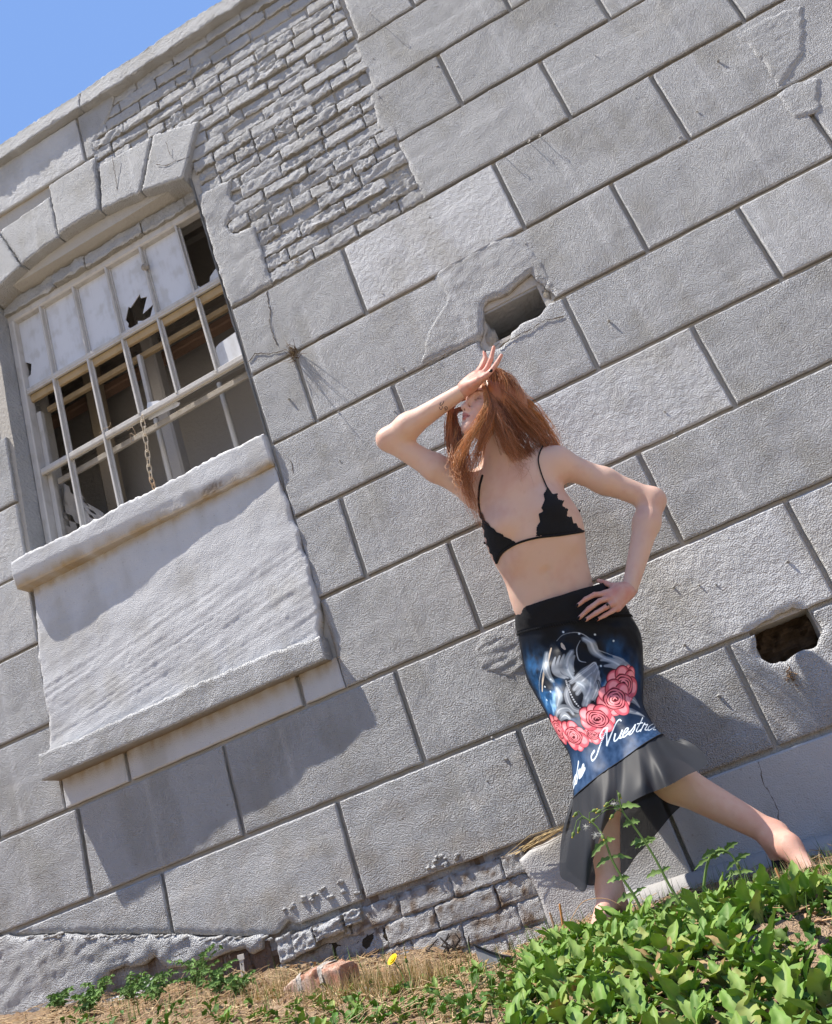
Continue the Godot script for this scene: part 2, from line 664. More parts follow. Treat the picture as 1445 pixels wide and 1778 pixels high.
func stucco_blocks() -> void:
	var ledge := [Vector2(-5, -1), Vector2(-1.62, -1), Vector2(-1.63, 0.0), Vector2(-1.68, 0.03), Vector2(-1.735, 0.0), Vector2(-1.79, 0.018), Vector2(-1.84, 0.026), Vector2(-1.99, 0.073), Vector2(-2.13, 0.121), Vector2(-2.283, 0.166), Vector2(-2.44, 0.212), Vector2(-2.575, 0.258), Vector2(-2.754, 0.306), Vector2(-3.1, 0.41), Vector2(-5, 1.0)]
	var hole1 := ragged([Vector2(-0.263, 1.749), Vector2(-0.259, 1.796), Vector2(-0.232, 1.821), Vector2(-0.209, 1.872), Vector2(-0.194, 1.92), Vector2(-0.164, 1.943), Vector2(-0.11, 1.935), Vector2(-0.077, 1.931), Vector2(-0.027, 1.95), Vector2(0.038, 1.964), Vector2(0.053, 1.908), Vector2(0.084, 1.816), Vector2(0.052, 1.804), Vector2(0.005, 1.772), Vector2(-0.062, 1.776), Vector2(-0.13, 1.761), Vector2(-0.145, 1.73), Vector2(-0.206, 1.726)], 0.018, 0.004)
	var hole2 := ragged([Vector2(0.158, 0.362), Vector2(0.178, 0.345), Vector2(0.160, 0.30), Vector2(0.165, 0.262), Vector2(0.185, 0.238), Vector2(0.225, 0.232), Vector2(0.275, 0.246), Vector2(0.33, 0.24), Vector2(0.37, 0.28), Vector2(0.36, 0.36), Vector2(0.32, 0.38), Vector2(0.25, 0.372)], 0.018, 0.005)
	var top_left := [Vector2(-1.69, 3.80), Vector2(-1.70, 3.965), Vector2(-1.57, 4.088), Vector2(-1.523, 4.177), Vector2(-1.50, 4.3), Vector2(0, 4.3), Vector2(0, 3.7)]
	var brick_edge := ragged([Vector2(-1.0, 2.5), Vector2(-0.236, 2.5), Vector2(-0.234, 2.90), Vector2(-0.232, 2.962), Vector2(-0.268, 2.985), Vector2(-0.293, 3.048), Vector2(-0.276, 3.12), Vector2(-0.27, 3.236), Vector2(-0.242, 3.25), Vector2(-0.24, 3.56), Vector2(-0.21, 3.60), Vector2(-0.20, 3.9), Vector2(-0.17, 4.3), Vector2(-1.0, 4.3)], 0.03, 0.003)
	for row in 12:
		var phase := -0.655 if row % 2 == 0 else -0.285
		if row == 0:
			phase = -0.66
		var joints := []
		for k in range(-6, 6):
			joints.append(phase + k * 0.741)
		# where the photograph shows a joint, use it
		var seen_at: Array = [[-2.15, -1.377, -0.661, 0.086], [-2.475, -1.773, -1.016], [-2.21, -1.398, -0.659, 0.102], [-1.009, 0.467], [-0.649, 0.107, 0.81], [-1.005, 0.462], [-0.645, 0.092, 0.796], [0.452], [0.084, 0.779], [0.45], [0.085], []][row]
		for k in joints.size():
			for s in seen_at:
				if absf(joints[k] - s) < 0.16:
					joints[k] = s
		var y0: float = H[row] + G
		var y1: float = H[row + 1] - G
		for k in joints.size() - 1:
			var x0: float = joints[k] + G
			var x1: float = joints[k + 1] - G
			if x1 < WL or x0 > WR:
				continue
			var spans := [[x0, x1, y0, y1]]
			if row >= 2 and row <= 9:   # the window bay
				spans = []
				if row == 2:
					if x1 < -2.53 or x0 > -1.22:
						spans.append([x0, x1, y0, y1])
					else:
						if x0 < -2.53:
							spans.append([x0, -2.535, y0, y1])
						spans.append([maxf(x0, -2.527), minf(x1, -1.222), y0, 0.845])
						if x1 > -1.22:
							spans.append([-1.2185, x1, y0, y1])
				else:
					var lx := -2.538
					var rx := -1.22
					if row >= 7:
						lx = -2.62
						rx = -0.36
					if x0 < lx:
						spans.append([x0, minf(x1, lx), y0, y1])
					if x1 > rx:
						spans.append([maxf(x0, rx), x1, y0, y1])
			elif row >= 10:
				spans = []
				if row == 10:
					if x0 > -2.4:
						if x1 > -0.36:
							spans.append([maxf(x0, -0.36), x1, y0, y1])
					else:
						spans.append([x0, minf(x1, -2.62), y0, y1])
				else:
					if x0 < -1.4:
						spans.append([x0, minf(x1, -1.4), 3.885, y1 + 0.01])
					if x1 > -0.36:
						spans.append([maxf(x0, -0.36), x1, y0, y1 + 0.01])
			for s in spans:
				if s[1] - s[0] < 0.03:
					continue
				var cuts := []
				var far: bool = s[0] > 1.6 or s[1] < -3.0
				if row == 0 and s[0] < -1.5:
					cuts.append(ledge)
				if (row == 4 or row == 5) and s[0] < 0.1 and s[1] > -0.3:
					cuts.append(hole1)
				if (row == 0 or row == 1) and s[1] > 0.1 and s[0] < 0.4:
					cuts.append(hole2)
				if row == 11 and s[0] < -1.4:
					cuts.append(top_left)
				if row >= 7 and s[0] < -0.2 and s[1] > -0.4:
					cuts.append(brick_edge)
				var lift := R.randf_range(-0.0025, 0.0025)
				var tiltx := R.randf_range(-0.004, 0.004)
				var tilty := R.randf_range(-0.004, 0.004)
				var cx: float = (s[0] + s[1]) / 2
				var cy: float = (s[2] + s[3]) / 2
				var zf := func(x, y): return wz(x, y) + lift + (x - cx) * tiltx + (y - cy) * tilty
				var tone := R.randf_range(0.94, 1.05)
				var tint := func(x, y):
					var t: float = tone * (1.0 + 0.07 * nz[7].get_noise_2d(x * 3.0, y * 3.0) + 0.04 * nz[6].get_noise_2d(x * 14.0, y * 5.0))
					var st := 0.0
					if row == 2 and x < -1.2 and x > -2.54 and y > 0.76:   # rust run under the moulding
						st = clampf((y - 0.775) / 0.06, 0.0, 1.0) * (0.55 + 0.6 * nz[1].get_noise_2d(x * 22.0, y * 5.0))
					if row == 0 and y < 0.05 and x > -1.7:
						st = clampf((0.04 - y) / 0.04, 0.0, 1.0) * 0.5 * (0.6 + 0.6 * nz[1].get_noise_2d(x * 12.0, y * 9.0))
					if row <= 1:   # mud splashed up the foot of the wall
						st = maxf(st, clampf(0.12 - y * 0.45 + nz[1].get_noise_2d(x * 6.0, y * 9.0) * 0.30, 0.0, 0.3))
					st = clampf(st, 0.0, 1.0)
					return Color(t, t, t).lerp(Color(0.62 * t, 0.45 * t, 0.25 * t), st)
				var mb := plate(s[0], s[1], s[2], s[3], [], cuts, zf, -0.024, {"cell": 0.03 if far else 0.0135, "tint": tint})
				obj("stucco_block", mb, M.smooth if row == 2 and cy < 0.85 and cx < -1.2 and cx > -2.5 else [M.stucco, M.stucco, M.stucco_b, M.stucco_c][R.randi() % 4], wall)
	# hand-trowelled patches that hide the joints round the upper hole
	var patch := ragged([Vector2(-0.302, 2.195), Vector2(-0.225, 2.203), Vector2(-0.181, 2.201), Vector2(-0.052, 2.196), Vector2(0.045, 2.168), Vector2(0.09, 2.052), Vector2(0.107, 1.974), Vector2(0.119, 1.819), Vector2(0.068, 1.81), Vector2(0.028, 1.778), Vector2(-0.055, 1.776), Vector2(-0.124, 1.757), Vector2(-0.148, 1.732), Vector2(-0.212, 1.726), Vector2(-0.262, 1.742), Vector2(-0.273, 1.805), Vector2(-0.331, 1.802), Vector2(-0.472, 1.808), Vector2(-0.526, 1.822), Vector2(-0.465, 1.909), Vector2(-0.394, 1.983), Vector2(-0.311, 2.05), Vector2(-0.329, 2.164)], 0.04, 0.01)
	var pm := plate(-0.62, 0.12, 1.62, 2.28, [patch], [hole1], func(x, y): return wz(x, y) + 0.0018 + 0.0028 * nz[5].get_noise_2d(x * 12.0, y * 22.0), -0.02, {"cell": 0.012, "round": 0.014})
	obj("plaster_patch", pm, M.stucco, wall)
	# trowel scrapes beside the waistband and far up on the right
	for pz in [[[Vector2(-0.683, 0.689), Vector2(-0.617, 0.698), Vector2(-0.52, 0.688), Vector2(-0.542, 0.587), Vector2(-0.557, 0.534), Vector2(-0.613, 0.515), Vector2(-0.693, 0.565), Vector2(-0.713, 0.628)], 0.0025], [[Vector2(1.134, 2.155), Vector2(1.21, 2.167), Vector2(1.291, 2.139), Vector2(1.222, 2.001), Vector2(1.141, 2.027), Vector2(1.135, 2.083)], 0.003], [[Vector2(1.141, 2.5), Vector2(1.26, 2.506), Vector2(1.395, 2.469), Vector2(1.296, 2.27), Vector2(1.157, 2.19), Vector2(1.163, 2.331)], 0.002]]:
		var pl := ragged(pz[0], 0.03, 0.008)
		var lo := Vector2(INF, INF)
		var hi := -lo
		for p in pl:
			lo = lo.min(p)
			hi = hi.max(p)
		var lift: float = pz[1]
		obj("plaster_patch", plate(lo.x, hi.x, lo.y, hi.y, [pl], [], func(x, y): return wz(x, y) + lift + (0.0045 if x < 0.0 else 0.0018) * nz[5].get_noise_2d(x * 8.0 + y * 3.0, y * 60.0), -0.01, {"cell": 0.009, "round": 0.004}), M.stucco, wall)

func apron() -> void:
	# the smooth panel below the window, bulging forward towards its left foot
	var right := ragged([Vector2(-1.236, 1.735), Vector2(-1.235, 1.582), Vector2(-1.224, 1.529), Vector2(-1.231, 1.444), Vector2(-1.214, 1.39), Vector2(-1.228, 1.311), Vector2(-1.214, 1.245), Vector2(-1.222, 1.172), Vector2(-1.219, 1.073), Vector2(-1.228, 1.022), Vector2(-1.252, 0.954), Vector2(-1.252, 0.90)], 0.02, 0.003, false)
	var left := ragged([Vector2(-2.535, 0.90), Vector2(-2.532, 0.996), Vector2(-2.522, 1.085), Vector2(-2.526, 1.25), Vector2(-2.534, 1.379), Vector2(-2.524, 1.412), Vector2(-2.515, 1.575), Vector2(-2.52, 1.735)], 0.02, 0.003, false)
	var keep := right + left
	var zf := func(x, y):
		var u: float = clampf((-1.22 - x) / 1.3, 0.0, 1.0)
		var w: float = clampf((1.7 - y) / 0.75, 0.0, 1.0)
		var scrape: float = (nz[5].get_noise_2d(x * 1.3, (y - 0.16 * x) * 46.0) * 0.0030 + nz[6].get_noise_2d(x * 2.5, (y - 0.22 * x) * 90.0) * 0.0014) * clampf((1.45 - y) * 5.0, 0.15, 1.0)
		return 0.006 + 0.02 * w + 0.012 * u * w + wz(x, y) * 0.9 + scrape + nz[0].get_noise_2d(x * 3.0, y * 4.0) * 0.004
	var tint := func(x, y):
		var run: float = clampf((y - 1.655) / 0.03, 0.0, 1.0) * (0.45 + 0.55 * nz[1].get_noise_2d(x * 16.0, y * 4.0)) * clampf((-1.25 - x) * 3.0, 0.25, 1.0)
		return Color(1, 1, 1).lerp(Color(0.72, 0.55, 0.33), clampf(run, 0.0, 1.0))
	obj("apron_panel", plate(-2.545, -1.205, 0.92, 1.735, [keep], [], zf, -0.02, {"cell": 0.0095, "round": 0.006, "tint": tint}), M.smooth, wall)
	# window sill: a thick lip whose top edge has crumbled
	var sill_top := ragged([Vector2(-1.20, 1.855), Vector2(-1.511, 1.858), Vector2(-1.722, 1.85), Vector2(-1.989, 1.843), Vector2(-2.203, 1.833), Vector2(-2.4, 1.835), Vector2(-2.56, 1.83)], 0.02, 0.006, false)
	var skeep := [Vector2(-2.56, 1.6), Vector2(-1.20, 1.6)] + sill_top
	var szf := func(x, y):
		var u: float = clampf((-1.22 - x) / 1.3, 0.0, 1.0)
		return 0.028 + 0.062 * u - clampf((1.76 - y) / 0.06, 0.0, 1.0) * (0.006 + 0.012 * u) + wz(x, y) * 1.0
	var stint := func(x, y):
		var run: float = clampf((1.748 - y) / 0.035, 0.0, 1.0) * (0.55 + 0.6 * nz[1].get_noise_2d(x * 9.0, y * 6.0))
		var nest: float = clampf(1.0 - Vector2((x + 1.52) / 0.075, (y - 1.725) / 0.028).length(), 0.0, 1.0) * (0.8 + nz[2].get_noise_2d(x * 60.0, y * 60.0))
		return Color(1, 1, 1).lerp(Color(0.74, 0.54, 0.29), clampf(run, 0.0, 0.95)).lerp(Color(0.28, 0.2, 0.13), clampf(nest * 1.6, 0.0, 0.8))
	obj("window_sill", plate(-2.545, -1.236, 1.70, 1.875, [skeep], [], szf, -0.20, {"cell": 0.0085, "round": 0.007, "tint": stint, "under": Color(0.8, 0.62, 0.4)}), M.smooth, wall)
	# the moulding at the panel's foot, standing further out at the left
	var mtop := ragged([Vector2(-1.216, 0.928), Vector2(-1.45, 0.945), Vector2(-1.717, 0.951), Vector2(-1.948, 0.948), Vector2(-2.315, 0.941), Vector2(-2.55, 0.945)], 0.015, 0.004, false)
	var mzf := func(x, y):
		var u: float = clampf((-1.22 - x) / 1.3, 0.0, 1.0)
		return 0.054 + 0.05 * u + wz(x, y) * 1.3
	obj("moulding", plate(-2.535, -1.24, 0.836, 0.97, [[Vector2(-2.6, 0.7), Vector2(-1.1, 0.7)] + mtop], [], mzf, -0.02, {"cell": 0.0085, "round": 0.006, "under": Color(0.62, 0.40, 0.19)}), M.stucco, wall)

func arch() -> void:
	# wedge-shaped arch stones: lower corners on the arc, tops stepped
	var cuts := [[Vector2(-1.251, 3.354), Vector2(-1.096, 3.674)], [Vector2(-1.494, 3.441), Vector2(-1.363, 3.785)], [Vector2(-1.735, 3.472), Vector2(-1.708, 3.806)], [Vector2(-2.001, 3.466), Vector2(-2.02, 3.862)], [Vector2(-2.25, 3.430), Vector2(-2.375, 3.79)], [Vector2(-2.49, 3.354), Vector2(-2.644, 3.674)]]
	var rad := 1.66
	var tops := [Vector2(3.674, 3.775), Vector2(3.772, 3.80), Vector2(3.862, 3.868), Vector2(3.80, 3.772), Vector2(3.775, 3.674)]
	for k in 5:
		var a: Array = cuts[k]
		var b: Array = cuts[k + 1]
		var poly := [a[0] + Vector2(-0.003, 0)]
		for j in range(1, 8):
			var x := lerpf(a[0].x, b[0].x, j / 8.0)
			poly.append(Vector2(x, ARC.y + sqrt(rad * rad - pow(x - ARC.x, 2))))
		poly.append(b[0] + Vector2(0.004, 0))
		var tr := Vector2(a[1].x - 0.003, tops[k].x)
		var tl := Vector2(b[1].x + 0.004, tops[k].y)
		poly.append(tl)
		poly.append(tr)
		poly = ragged(poly, 0.03, 0.0018)
		var lo := Vector2(INF, INF)
		var hi := -lo
		for p in poly:
			lo = lo.min(p)
			hi = hi.max(p)
		var lift: float = [0.032, 0.024, 0.034, 0.026, 0.03][k]
		var mb := plate(lo.x - 0.01, hi.x + 0.01, lo.y - 0.01, hi.y + 0.01, [poly], [], func(x, y): return wz(x, y) * 1.0 + lift + 0.008 - (y - lo.y) * 0.09, -0.125, {"cell": 0.011, "round": 0.007, "under": Color(0.9, 0.8, 0.66)})  # tan of the soffit is warm ground bounce put into its colour
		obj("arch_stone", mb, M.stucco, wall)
	# brick lintel and rounded plaster roll behind the arch, above the window frame
	var lint := MB.new()
	var lx := [-2.50, -2.16, -1.955, -1.60, -1.33, -1.235]
	for i in 5:
		var br := brick(lx[i] + 0.002, lx[i + 1] - 0.002, 3.312, 3.385 + R.randf_range(-0.01, 0.01), -0.075 + R.randf_range(-0.008, 0.008), -0.2, 0.008, i * 7.0, 24, 8)
		obj("lintel_brick", br, M.brickpaint, wall)
	lint.box(Vector3(-2.52, 3.37, -0.25), Vector3(-1.22, 3.52, -0.105))
	obj("lintel", lint, M.brickpaint, wall)
	# jamb strip of stucco left standing at the right of the window
	var strip := ragged([Vector2(-1.223, 2.552), Vector2(-1.002, 2.552), Vector2(-0.998, 2.716), Vector2(-0.996, 2.872), Vector2(-0.993, 2.901), Vector2(-1.085, 2.915), Vector2(-1.111, 2.931), Vector2(-1.13, 2.993), Vector2(-1.084, 3.045), Vector2(-1.05, 3.073), Vector2(-1.068, 3.126), Vector2(-1.03, 3.233), Vector2(-1.214, 3.245), Vector2(-1.217, 3.2), Vector2(-1.228, 2.885)], 0.025, 0.005)
	obj("jamb_stucco", plate(-1.24, -0.98, 2.54, 3.26, [strip], [], func(x, y): return wz(x, y) * 1.8 + 0.004, -0.03, {"cell": 0.011, "round": 0.005}), M.stucco, wall)
	# reveals of the opening
	for sx in [-1.235, -2.50]:
		var rv := MB.new()
		var dirx := 1.0 if sx > -2.0 else -1.0
		for j in 40:
			for i in 6:
				var p := []
				for q in [[0, 0], [1, 0], [1, 1], [0, 1]]:
					var y: float = 1.70 + (j + q[1]) * 0.0425
					var z: float = -0.0 - (i + q[0]) * 0.04
					p.append(Vector3(sx + dirx * (0.004 + 0.004 * nz[1].get_noise_2d(y * 9.0, z * 14.0)) - dirx * 0.007, y, z))
				if dirx > 0:
					rv.quad(rv.vert(p[0]), rv.vert(p[3]), rv.vert(p[2]), rv.vert(p[1]))
				else:
					rv.quad(rv.vert(p[0]), rv.vert(p[1]), rv.vert(p[2]), rv.vert(p[3]))
		obj("window_reveal", rv, M.brickpaint, wall)
	# parapet coping, rough and dirty along its top
	for seg in [[-4.4, -2.9], [-2.895, -1.715], [-1.708, -0.45], [-0.445, 0.9], [0.905, 3.0]]:
		var tint := func(x, y):
			var d: float = clampf((y - 4.29) / 0.09, 0.0, 1.0) * (0.55 + 0.8 * nz[2].get_noise_2d(x * 40.0, y * 40.0) + 0.3 * nz[1].get_noise_2d(x * 5.0, y * 5.0))
			return Color(1, 1, 1).lerp(Color(0.33, 0.31, 0.27), clampf(d, 0.0, 0.9))
		var top := ragged([Vector2(seg[1] + 0.02, 4.386), Vector2(seg[0] - 0.02, 4.386)], 0.03, 0.006, false)
		var bot := ragged([Vector2(seg[0] - 0.02, 4.196), Vector2(seg[1] + 0.02, 4.202)], 0.05, 0.01, false)
		obj("parapet", plate(seg[0], seg[1], 4.16, 4.41, [bot + top], [], func(x, y): return 0.042 + wz(x, y) * 1.6 + 0.006 * nz[2].get_noise_2d(x * 60.0, y * 60.0) - (y - 4.2) * 0.24 - clampf((y - 4.3) / 0.09, 0.0, 1.0) * 0.012, -0.30, {"cell": 0.013, "round": 0.006, "tint": tint, "under": Color(0.85, 0.68, 0.42)}), M.stucco, wall)  # underside tint has the warm light from below painted in

func bricks_above() -> void:
	var bed := MB.new()
	var nx := 110
	var ny := 110
	for j in ny + 1:
		for i in nx + 1:
			var x := lerpf(-1.76, -0.19, float(i) / nx)
			var y := lerpf(2.53, 4.24, float(j) / ny)
			var t := 0.75 + 0.45 * nz[1].get_noise_2d(x * 8.0, y * 8.0)
			bed.vert(Vector3(x, y, (-0.024 if not (x < -1.215 and y < 3.45) else -0.03) + 0.009 * nz[5].get_noise_2d(x * 25.0, y * 25.0)), Color(1, 1, 1).lerp(Color(0.55, 0.44, 0.33), clampf(t - 0.72, 0.0, 0.75)))
	for j in ny:
		for i in nx:
			var a := j * (nx + 1) + i
			if bed.v[a].x < -1.225 and bed.v[a].y < 3.42:
				continue
			bed.quad(a, a + 1, a + nx + 2, a + nx + 1)
	obj("mortar_bed", bed, M.brickpaint, wall)
	var y := 2.556
	var row := 0
	while y < 4.19:
		var h := 0.0665 + R.randf_range(-0.003, 0.003)
		var left := -1.0
		if y > 2.88:
			left = -1.12
		if y > 3.16:
			left = -1.20
		if y > 3.55:
			left = -1.36
		if y > 3.72:
			left = -1.72
		var x := left + R.randf_range(-0.02, 0.01)
		var header := row % 6 == 4
		if row % 2 == 1:
			x -= 0.06
			if x < left - 0.03:
				x = left
		var first := true
		while x < -0.25:
			var w := (0.104 if header else 0.215) + R.randf_range(-0.012, 0.014)
			if first and row % 2 == 1 and not header:
				w = 0.11
			first = false
			var x1 := minf(x + w, -0.225)
			if x1 - x > 0.03:
				var deep := R.randf() < 0.16
				var zf := -0.004 + R.randf_range(-0.006, 0.005) - (0.008 if deep else 0.0)
				var wear := R.randf_range(0.002, 0.0055) * (1.5 if y < 3.4 else 1.0) * (2.2 if R.randf() < 0.22 else 1.0)
				obj("brick", brick(x, x1, y + R.randf_range(-0.002, 0.002), y + h + R.randf_range(-0.003, 0.002), zf, -0.04, wear, R.randf() * 90.0), M.brickpaint, wall)
			x = x1 + R.randf_range(0.002, 0.012)
		y += h + R.randf_range(0.0045, 0.010)
		row += 1

func hole_linings() -> void:
	# the missing block's cavity: broken plaster sides, a plank-like lintel stone, a dark back
	var l := MB.new()
	l.box(Vector3(-0.26, 1.905, -0.21), Vector3(0.09, 1.96, -0.028))
	obj("lintel_stone", l, M.brickpaint, wall)
	for k in 3:
		var m := MB.new()
		m.lump([Vector3(-0.215, 1.80, -0.05), Vector3(0.055, 1.86, -0.045), Vector3(-0.18, 1.745, -0.05)][k], [Vector3(0.03, 0.07, 0.035), Vector3(0.022, 0.055, 0.03), Vector3(0.06, 0.022, 0.03)][k], 0.2, R, Color(0.8, 0.72, 0.6), 12, 9)
		obj("broken_plaster", m, M.brickpaint, wall)
	var back := MB.new()
	back.flat_quad(Vector3(-0.3, 1.7, -0.45), Vector3(0.12, 1.7, -0.45), Vector3(0.12, 2.0, -0.45), Vector3(-0.3, 2.0, -0.45), Color(0.4, 0.35, 0.3))
	obj("cavity_back", back, M.dirty, wall)
	var b2 := MB.new()
	for j in 16:
		for i in 16:
			var q := []
			for o in [[0, 0], [1, 0], [1, 1], [0, 1]]:
				var x: float = 0.14 + (i + o[0]) * 0.0145
				var yy: float = 0.21 + (j + o[1]) * 0.0105
				q.append(Vector3(x, yy, -0.13 + 0.05 * nz[5].get_noise_2d(x * 26.0, yy * 26.0)))
			b2.quad(b2.vert(q[0], Color(0.15, 0.10, 0.06)), b2.vert(q[1], Color(0.17, 0.11, 0.065)), b2.vert(q[2], Color(0.12, 0.08, 0.045)), b2.vert(q[3], Color(0.15, 0.10, 0.06)))
	obj("crumbled_earth", b2, M.rubble, wall)
	# small lumps, pegs and blisters of paint that throw long shadows
	var pegs := [Vector2(0.09, 0.56), Vector2(-0.035, 0.398), Vector2(-0.006, 0.209), Vector2(-0.068, 0.2), Vector2(-0.823, 0.226), Vector2(-0.738, 0.27), Vector2(-1.089, 1.966), Vector2(-0.732, 0.269), Vector2(-1.052, 0.041), Vector2(0.218, 1.611), Vector2(1.033, 2.432), Vector2(0.655, 2.766), Vector2(-2.569, 0.22), Vector2(-2.339, 0.202), Vector2(0.373, 0.519)]
	for p in pegs:
		var m := MB.new()
		var s := R.randf_range(0.0025, 0.0055)
		m.lump(Vector3(p.x, p.y, s * 0.5), Vector3(s * 1.1, s, s * 1.5), 0.2, R, Color(0.95, 0.93, 0.9), 9, 7)
		obj("mortar_lump", m, M.brickpaint, wall)
	for spot in [[[Vector2(-1.438, 0.053), Vector2(-1.394, 0.032), Vector2(-1.494, 0.057), Vector2(-1.451, 0.083), Vector2(-1.521, 0.085), Vector2(-1.551, 0.081)], 0.012], [[Vector2(-1.086, 0.043), Vector2(-1.061, 0.021), Vector2(-1.066, 0.057), Vector2(-1.107, 0.029), Vector2(-1.007, 0.032), Vector2(-1.044, 0.02)], 0.012], [[Vector2(-1.605, 0.082), Vector2(-1.64, 0.069), Vector2(-1.67, 0.063), Vector2(-1.573, 0.068)], 0.014]]:
		for p in spot[0]:
			for j in 3:
				var m := MB.new()
				var s: float = spot[1] * R.randf_range(0.35, 0.9)
				m.lump(Vector3(p.x + R.randf_range(-0.012, 0.012), p.y + R.randf_range(-0.008, 0.008), 0.002), Vector3(s, s * 0.7, s * 0.9), 0.35, R, Color(0.95, 0.94, 0.92), 8, 6)
				obj("paint_flake", m, M.brickpaint, wall)
	for k in 46:
		var x := R.randf_range(-1.15, 1.4)
		var y := R.randf_range(0.03, 2.5) if x < -0.2 else R.randf_range(0.03, 3.6)
		var m := MB.new()
		var s := R.randf_range(0.0018, 0.0042)
		m.lump(Vector3(x, y, wz(x, y) + s * 0.3), Vector3(s * R.randf_range(0.8, 1.8), s, s), 0.3, R, Color(0.95, 0.93, 0.9), 8, 6)
		obj("mortar_lump", m, M.brickpaint, wall)
	# cracks, as dark hairlines in the surface
	var cracks := [[[Vector2(-1.375, 3.547), Vector2(-1.328, 3.504), Vector2(-1.281, 3.497), Vector2(-1.193, 3.468)], 0.030], [[Vector2(-1.597, 3.797), Vector2(-1.605, 3.709), Vector2(-1.615, 3.602), Vector2(-1.618, 3.525), Vector2(-1.611, 3.466)], 0.023], [[Vector2(-1.292, 3.646), Vector2(-1.291, 3.594), Vector2(-1.288, 3.564), Vector2(-1.283, 3.526)], 0.030],
		[[Vector2(-1.033, 2.531), Vector2(-1.041, 2.488), Vector2(-1.05, 2.42), Vector2(-1.069, 2.368), Vector2(-1.071, 2.316), Vector2(-1.071, 2.28), Vector2(-1.066, 2.242)], 0.001], [[Vector2(-1.216, 2.236), Vector2(-1.176, 2.261), Vector2(-1.117, 2.223), Vector2(-1.068, 2.208), Vector2(-1.033, 2.201)], 0.001], [[Vector2(-0.905, 2.161), Vector2(-0.872, 2.176), Vector2(-0.841, 2.173), Vector2(-0.797, 2.163)], -0.004], [[Vector2(-1.239, 1.732), Vector2(-1.233, 1.666), Vector2(-1.231, 1.611), Vector2(-1.229, 1.579)], 0.004], [[Vector2(-1.166, 1.695), Vector2(-1.163, 1.662), Vector2(-1.167, 1.633)], 0.002],
		[[Vector2(0.016, -0.015), Vector2(0.005, -0.064), Vector2(0.006, -0.114), Vector2(0.007, -0.153), Vector2(-0.003, -0.193)], 0.004], [[Vector2(-2.369, 0.151), Vector2(-2.373, 0.107), Vector2(-2.375, 0.063)], 0.012], [[Vector2(-2.235, 0.124), Vector2(-2.192, 0.063), Vector2(-2.15, 0.049), Vector2(-2.098, 0.053)], 0.012], [[Vector2(-0.2, 1.722), Vector2(-0.148, 1.732), Vector2(-0.08, 1.731), Vector2(0.012, 1.74), Vector2(0.077, 1.717)], 0.002], [[Vector2(-2.24, 1.292), Vector2(-2.262, 1.229), Vector2(-2.296, 1.186), Vector2(-2.348, 1.135), Vector2(-2.386, 1.154)], 0.018]]
	for c in cracks:
		var m := MB.new()
		var line := ragged(c[0], 0.012, 0.004, false)
		var pts := []
		var rad := []
		for p in line:
			pts.append(Vector3(p.x, p.y, c[1] + wz(p.x, p.y) - 0.0005))
			rad.append(R.randf_range(0.0007, 0.0018))
		m.tube(pts, rad, 5, Color(0.22, 0.17, 0.12))
		obj("crack", m, M.dirty, wall)
	# wire hooks in the joints
	for w in [[Vector3(0.3144, 2.555, 0), Vector3(0.3018, 2.512, 0.03)], [Vector3(0.2661, 2.559, 0), Vector3(0.2545, 2.52, 0.025)], [Vector3(0.1445, 2.568, 0), Vector3(0.1359, 2.53, 0.03)], [Vector3(-0.1141, 3.711, 0), Vector3(-0.1118, 3.631, 0.05)]]:
		var m := MB.new()
		var a: Vector3 = w[0] + Vector3(0, 0, -0.02)
		var b: Vector3 = w[1]
		m.tube([a, b, b + Vector3(0.006, -0.006, 0.004), b + Vector3(0.010, 0.003, 0.002), b + Vector3(0.006, 0.010, -0.002)], [0.0016, 0.0016, 0.0016, 0.0016, 0.0013], 6, Color(1, 1, 1))
		obj("wire_hook", m, M.metal, wall)


# ------------------------------------------------------------------ the broken window and the dim room behind
func flat_shape(poly: Array, z: float, thick: float, jag := 0.0) -> MB:
	var pts := PackedVector2Array(poly)
	var mb := MB.new()
	var t := Geometry2D.triangulate_polygon(pts)
	for side in 2:
		var first := mb.v.size()
		for p in pts:
			mb.vert(Vector3(p.x, p.y, z - thick * side))
		for k in range(0, t.size(), 3):
			var a := pts[t[k]]
			var b := pts[t[k + 1]]
			var d := pts[t[k + 2]]
			var ccw := (b - a).cross(d - a) > 0.0
			if ccw == (side == 0):
				mb.tri(first + t[k], first + t[k + 1], first + t[k + 2])
			else:
				mb.tri(first + t[k], first + t[k + 2], first + t[k + 1])
	var n := pts.size()
	var area := 0.0
	for k in n:
		area += pts[k].cross(pts[(k + 1) % n])
	for k in n:
		var a := pts[k]
		var b := pts[(k + 1) % n]
		if area < 0.0:
			var c := a
			a = b
			b = c
		mb.flat_quad(Vector3(a.x, a.y, z - thick), Vector3(b.x, b.y, z - thick), Vector3(b.x, b.y, z), Vector3(a.x, a.y, z))
	return mb

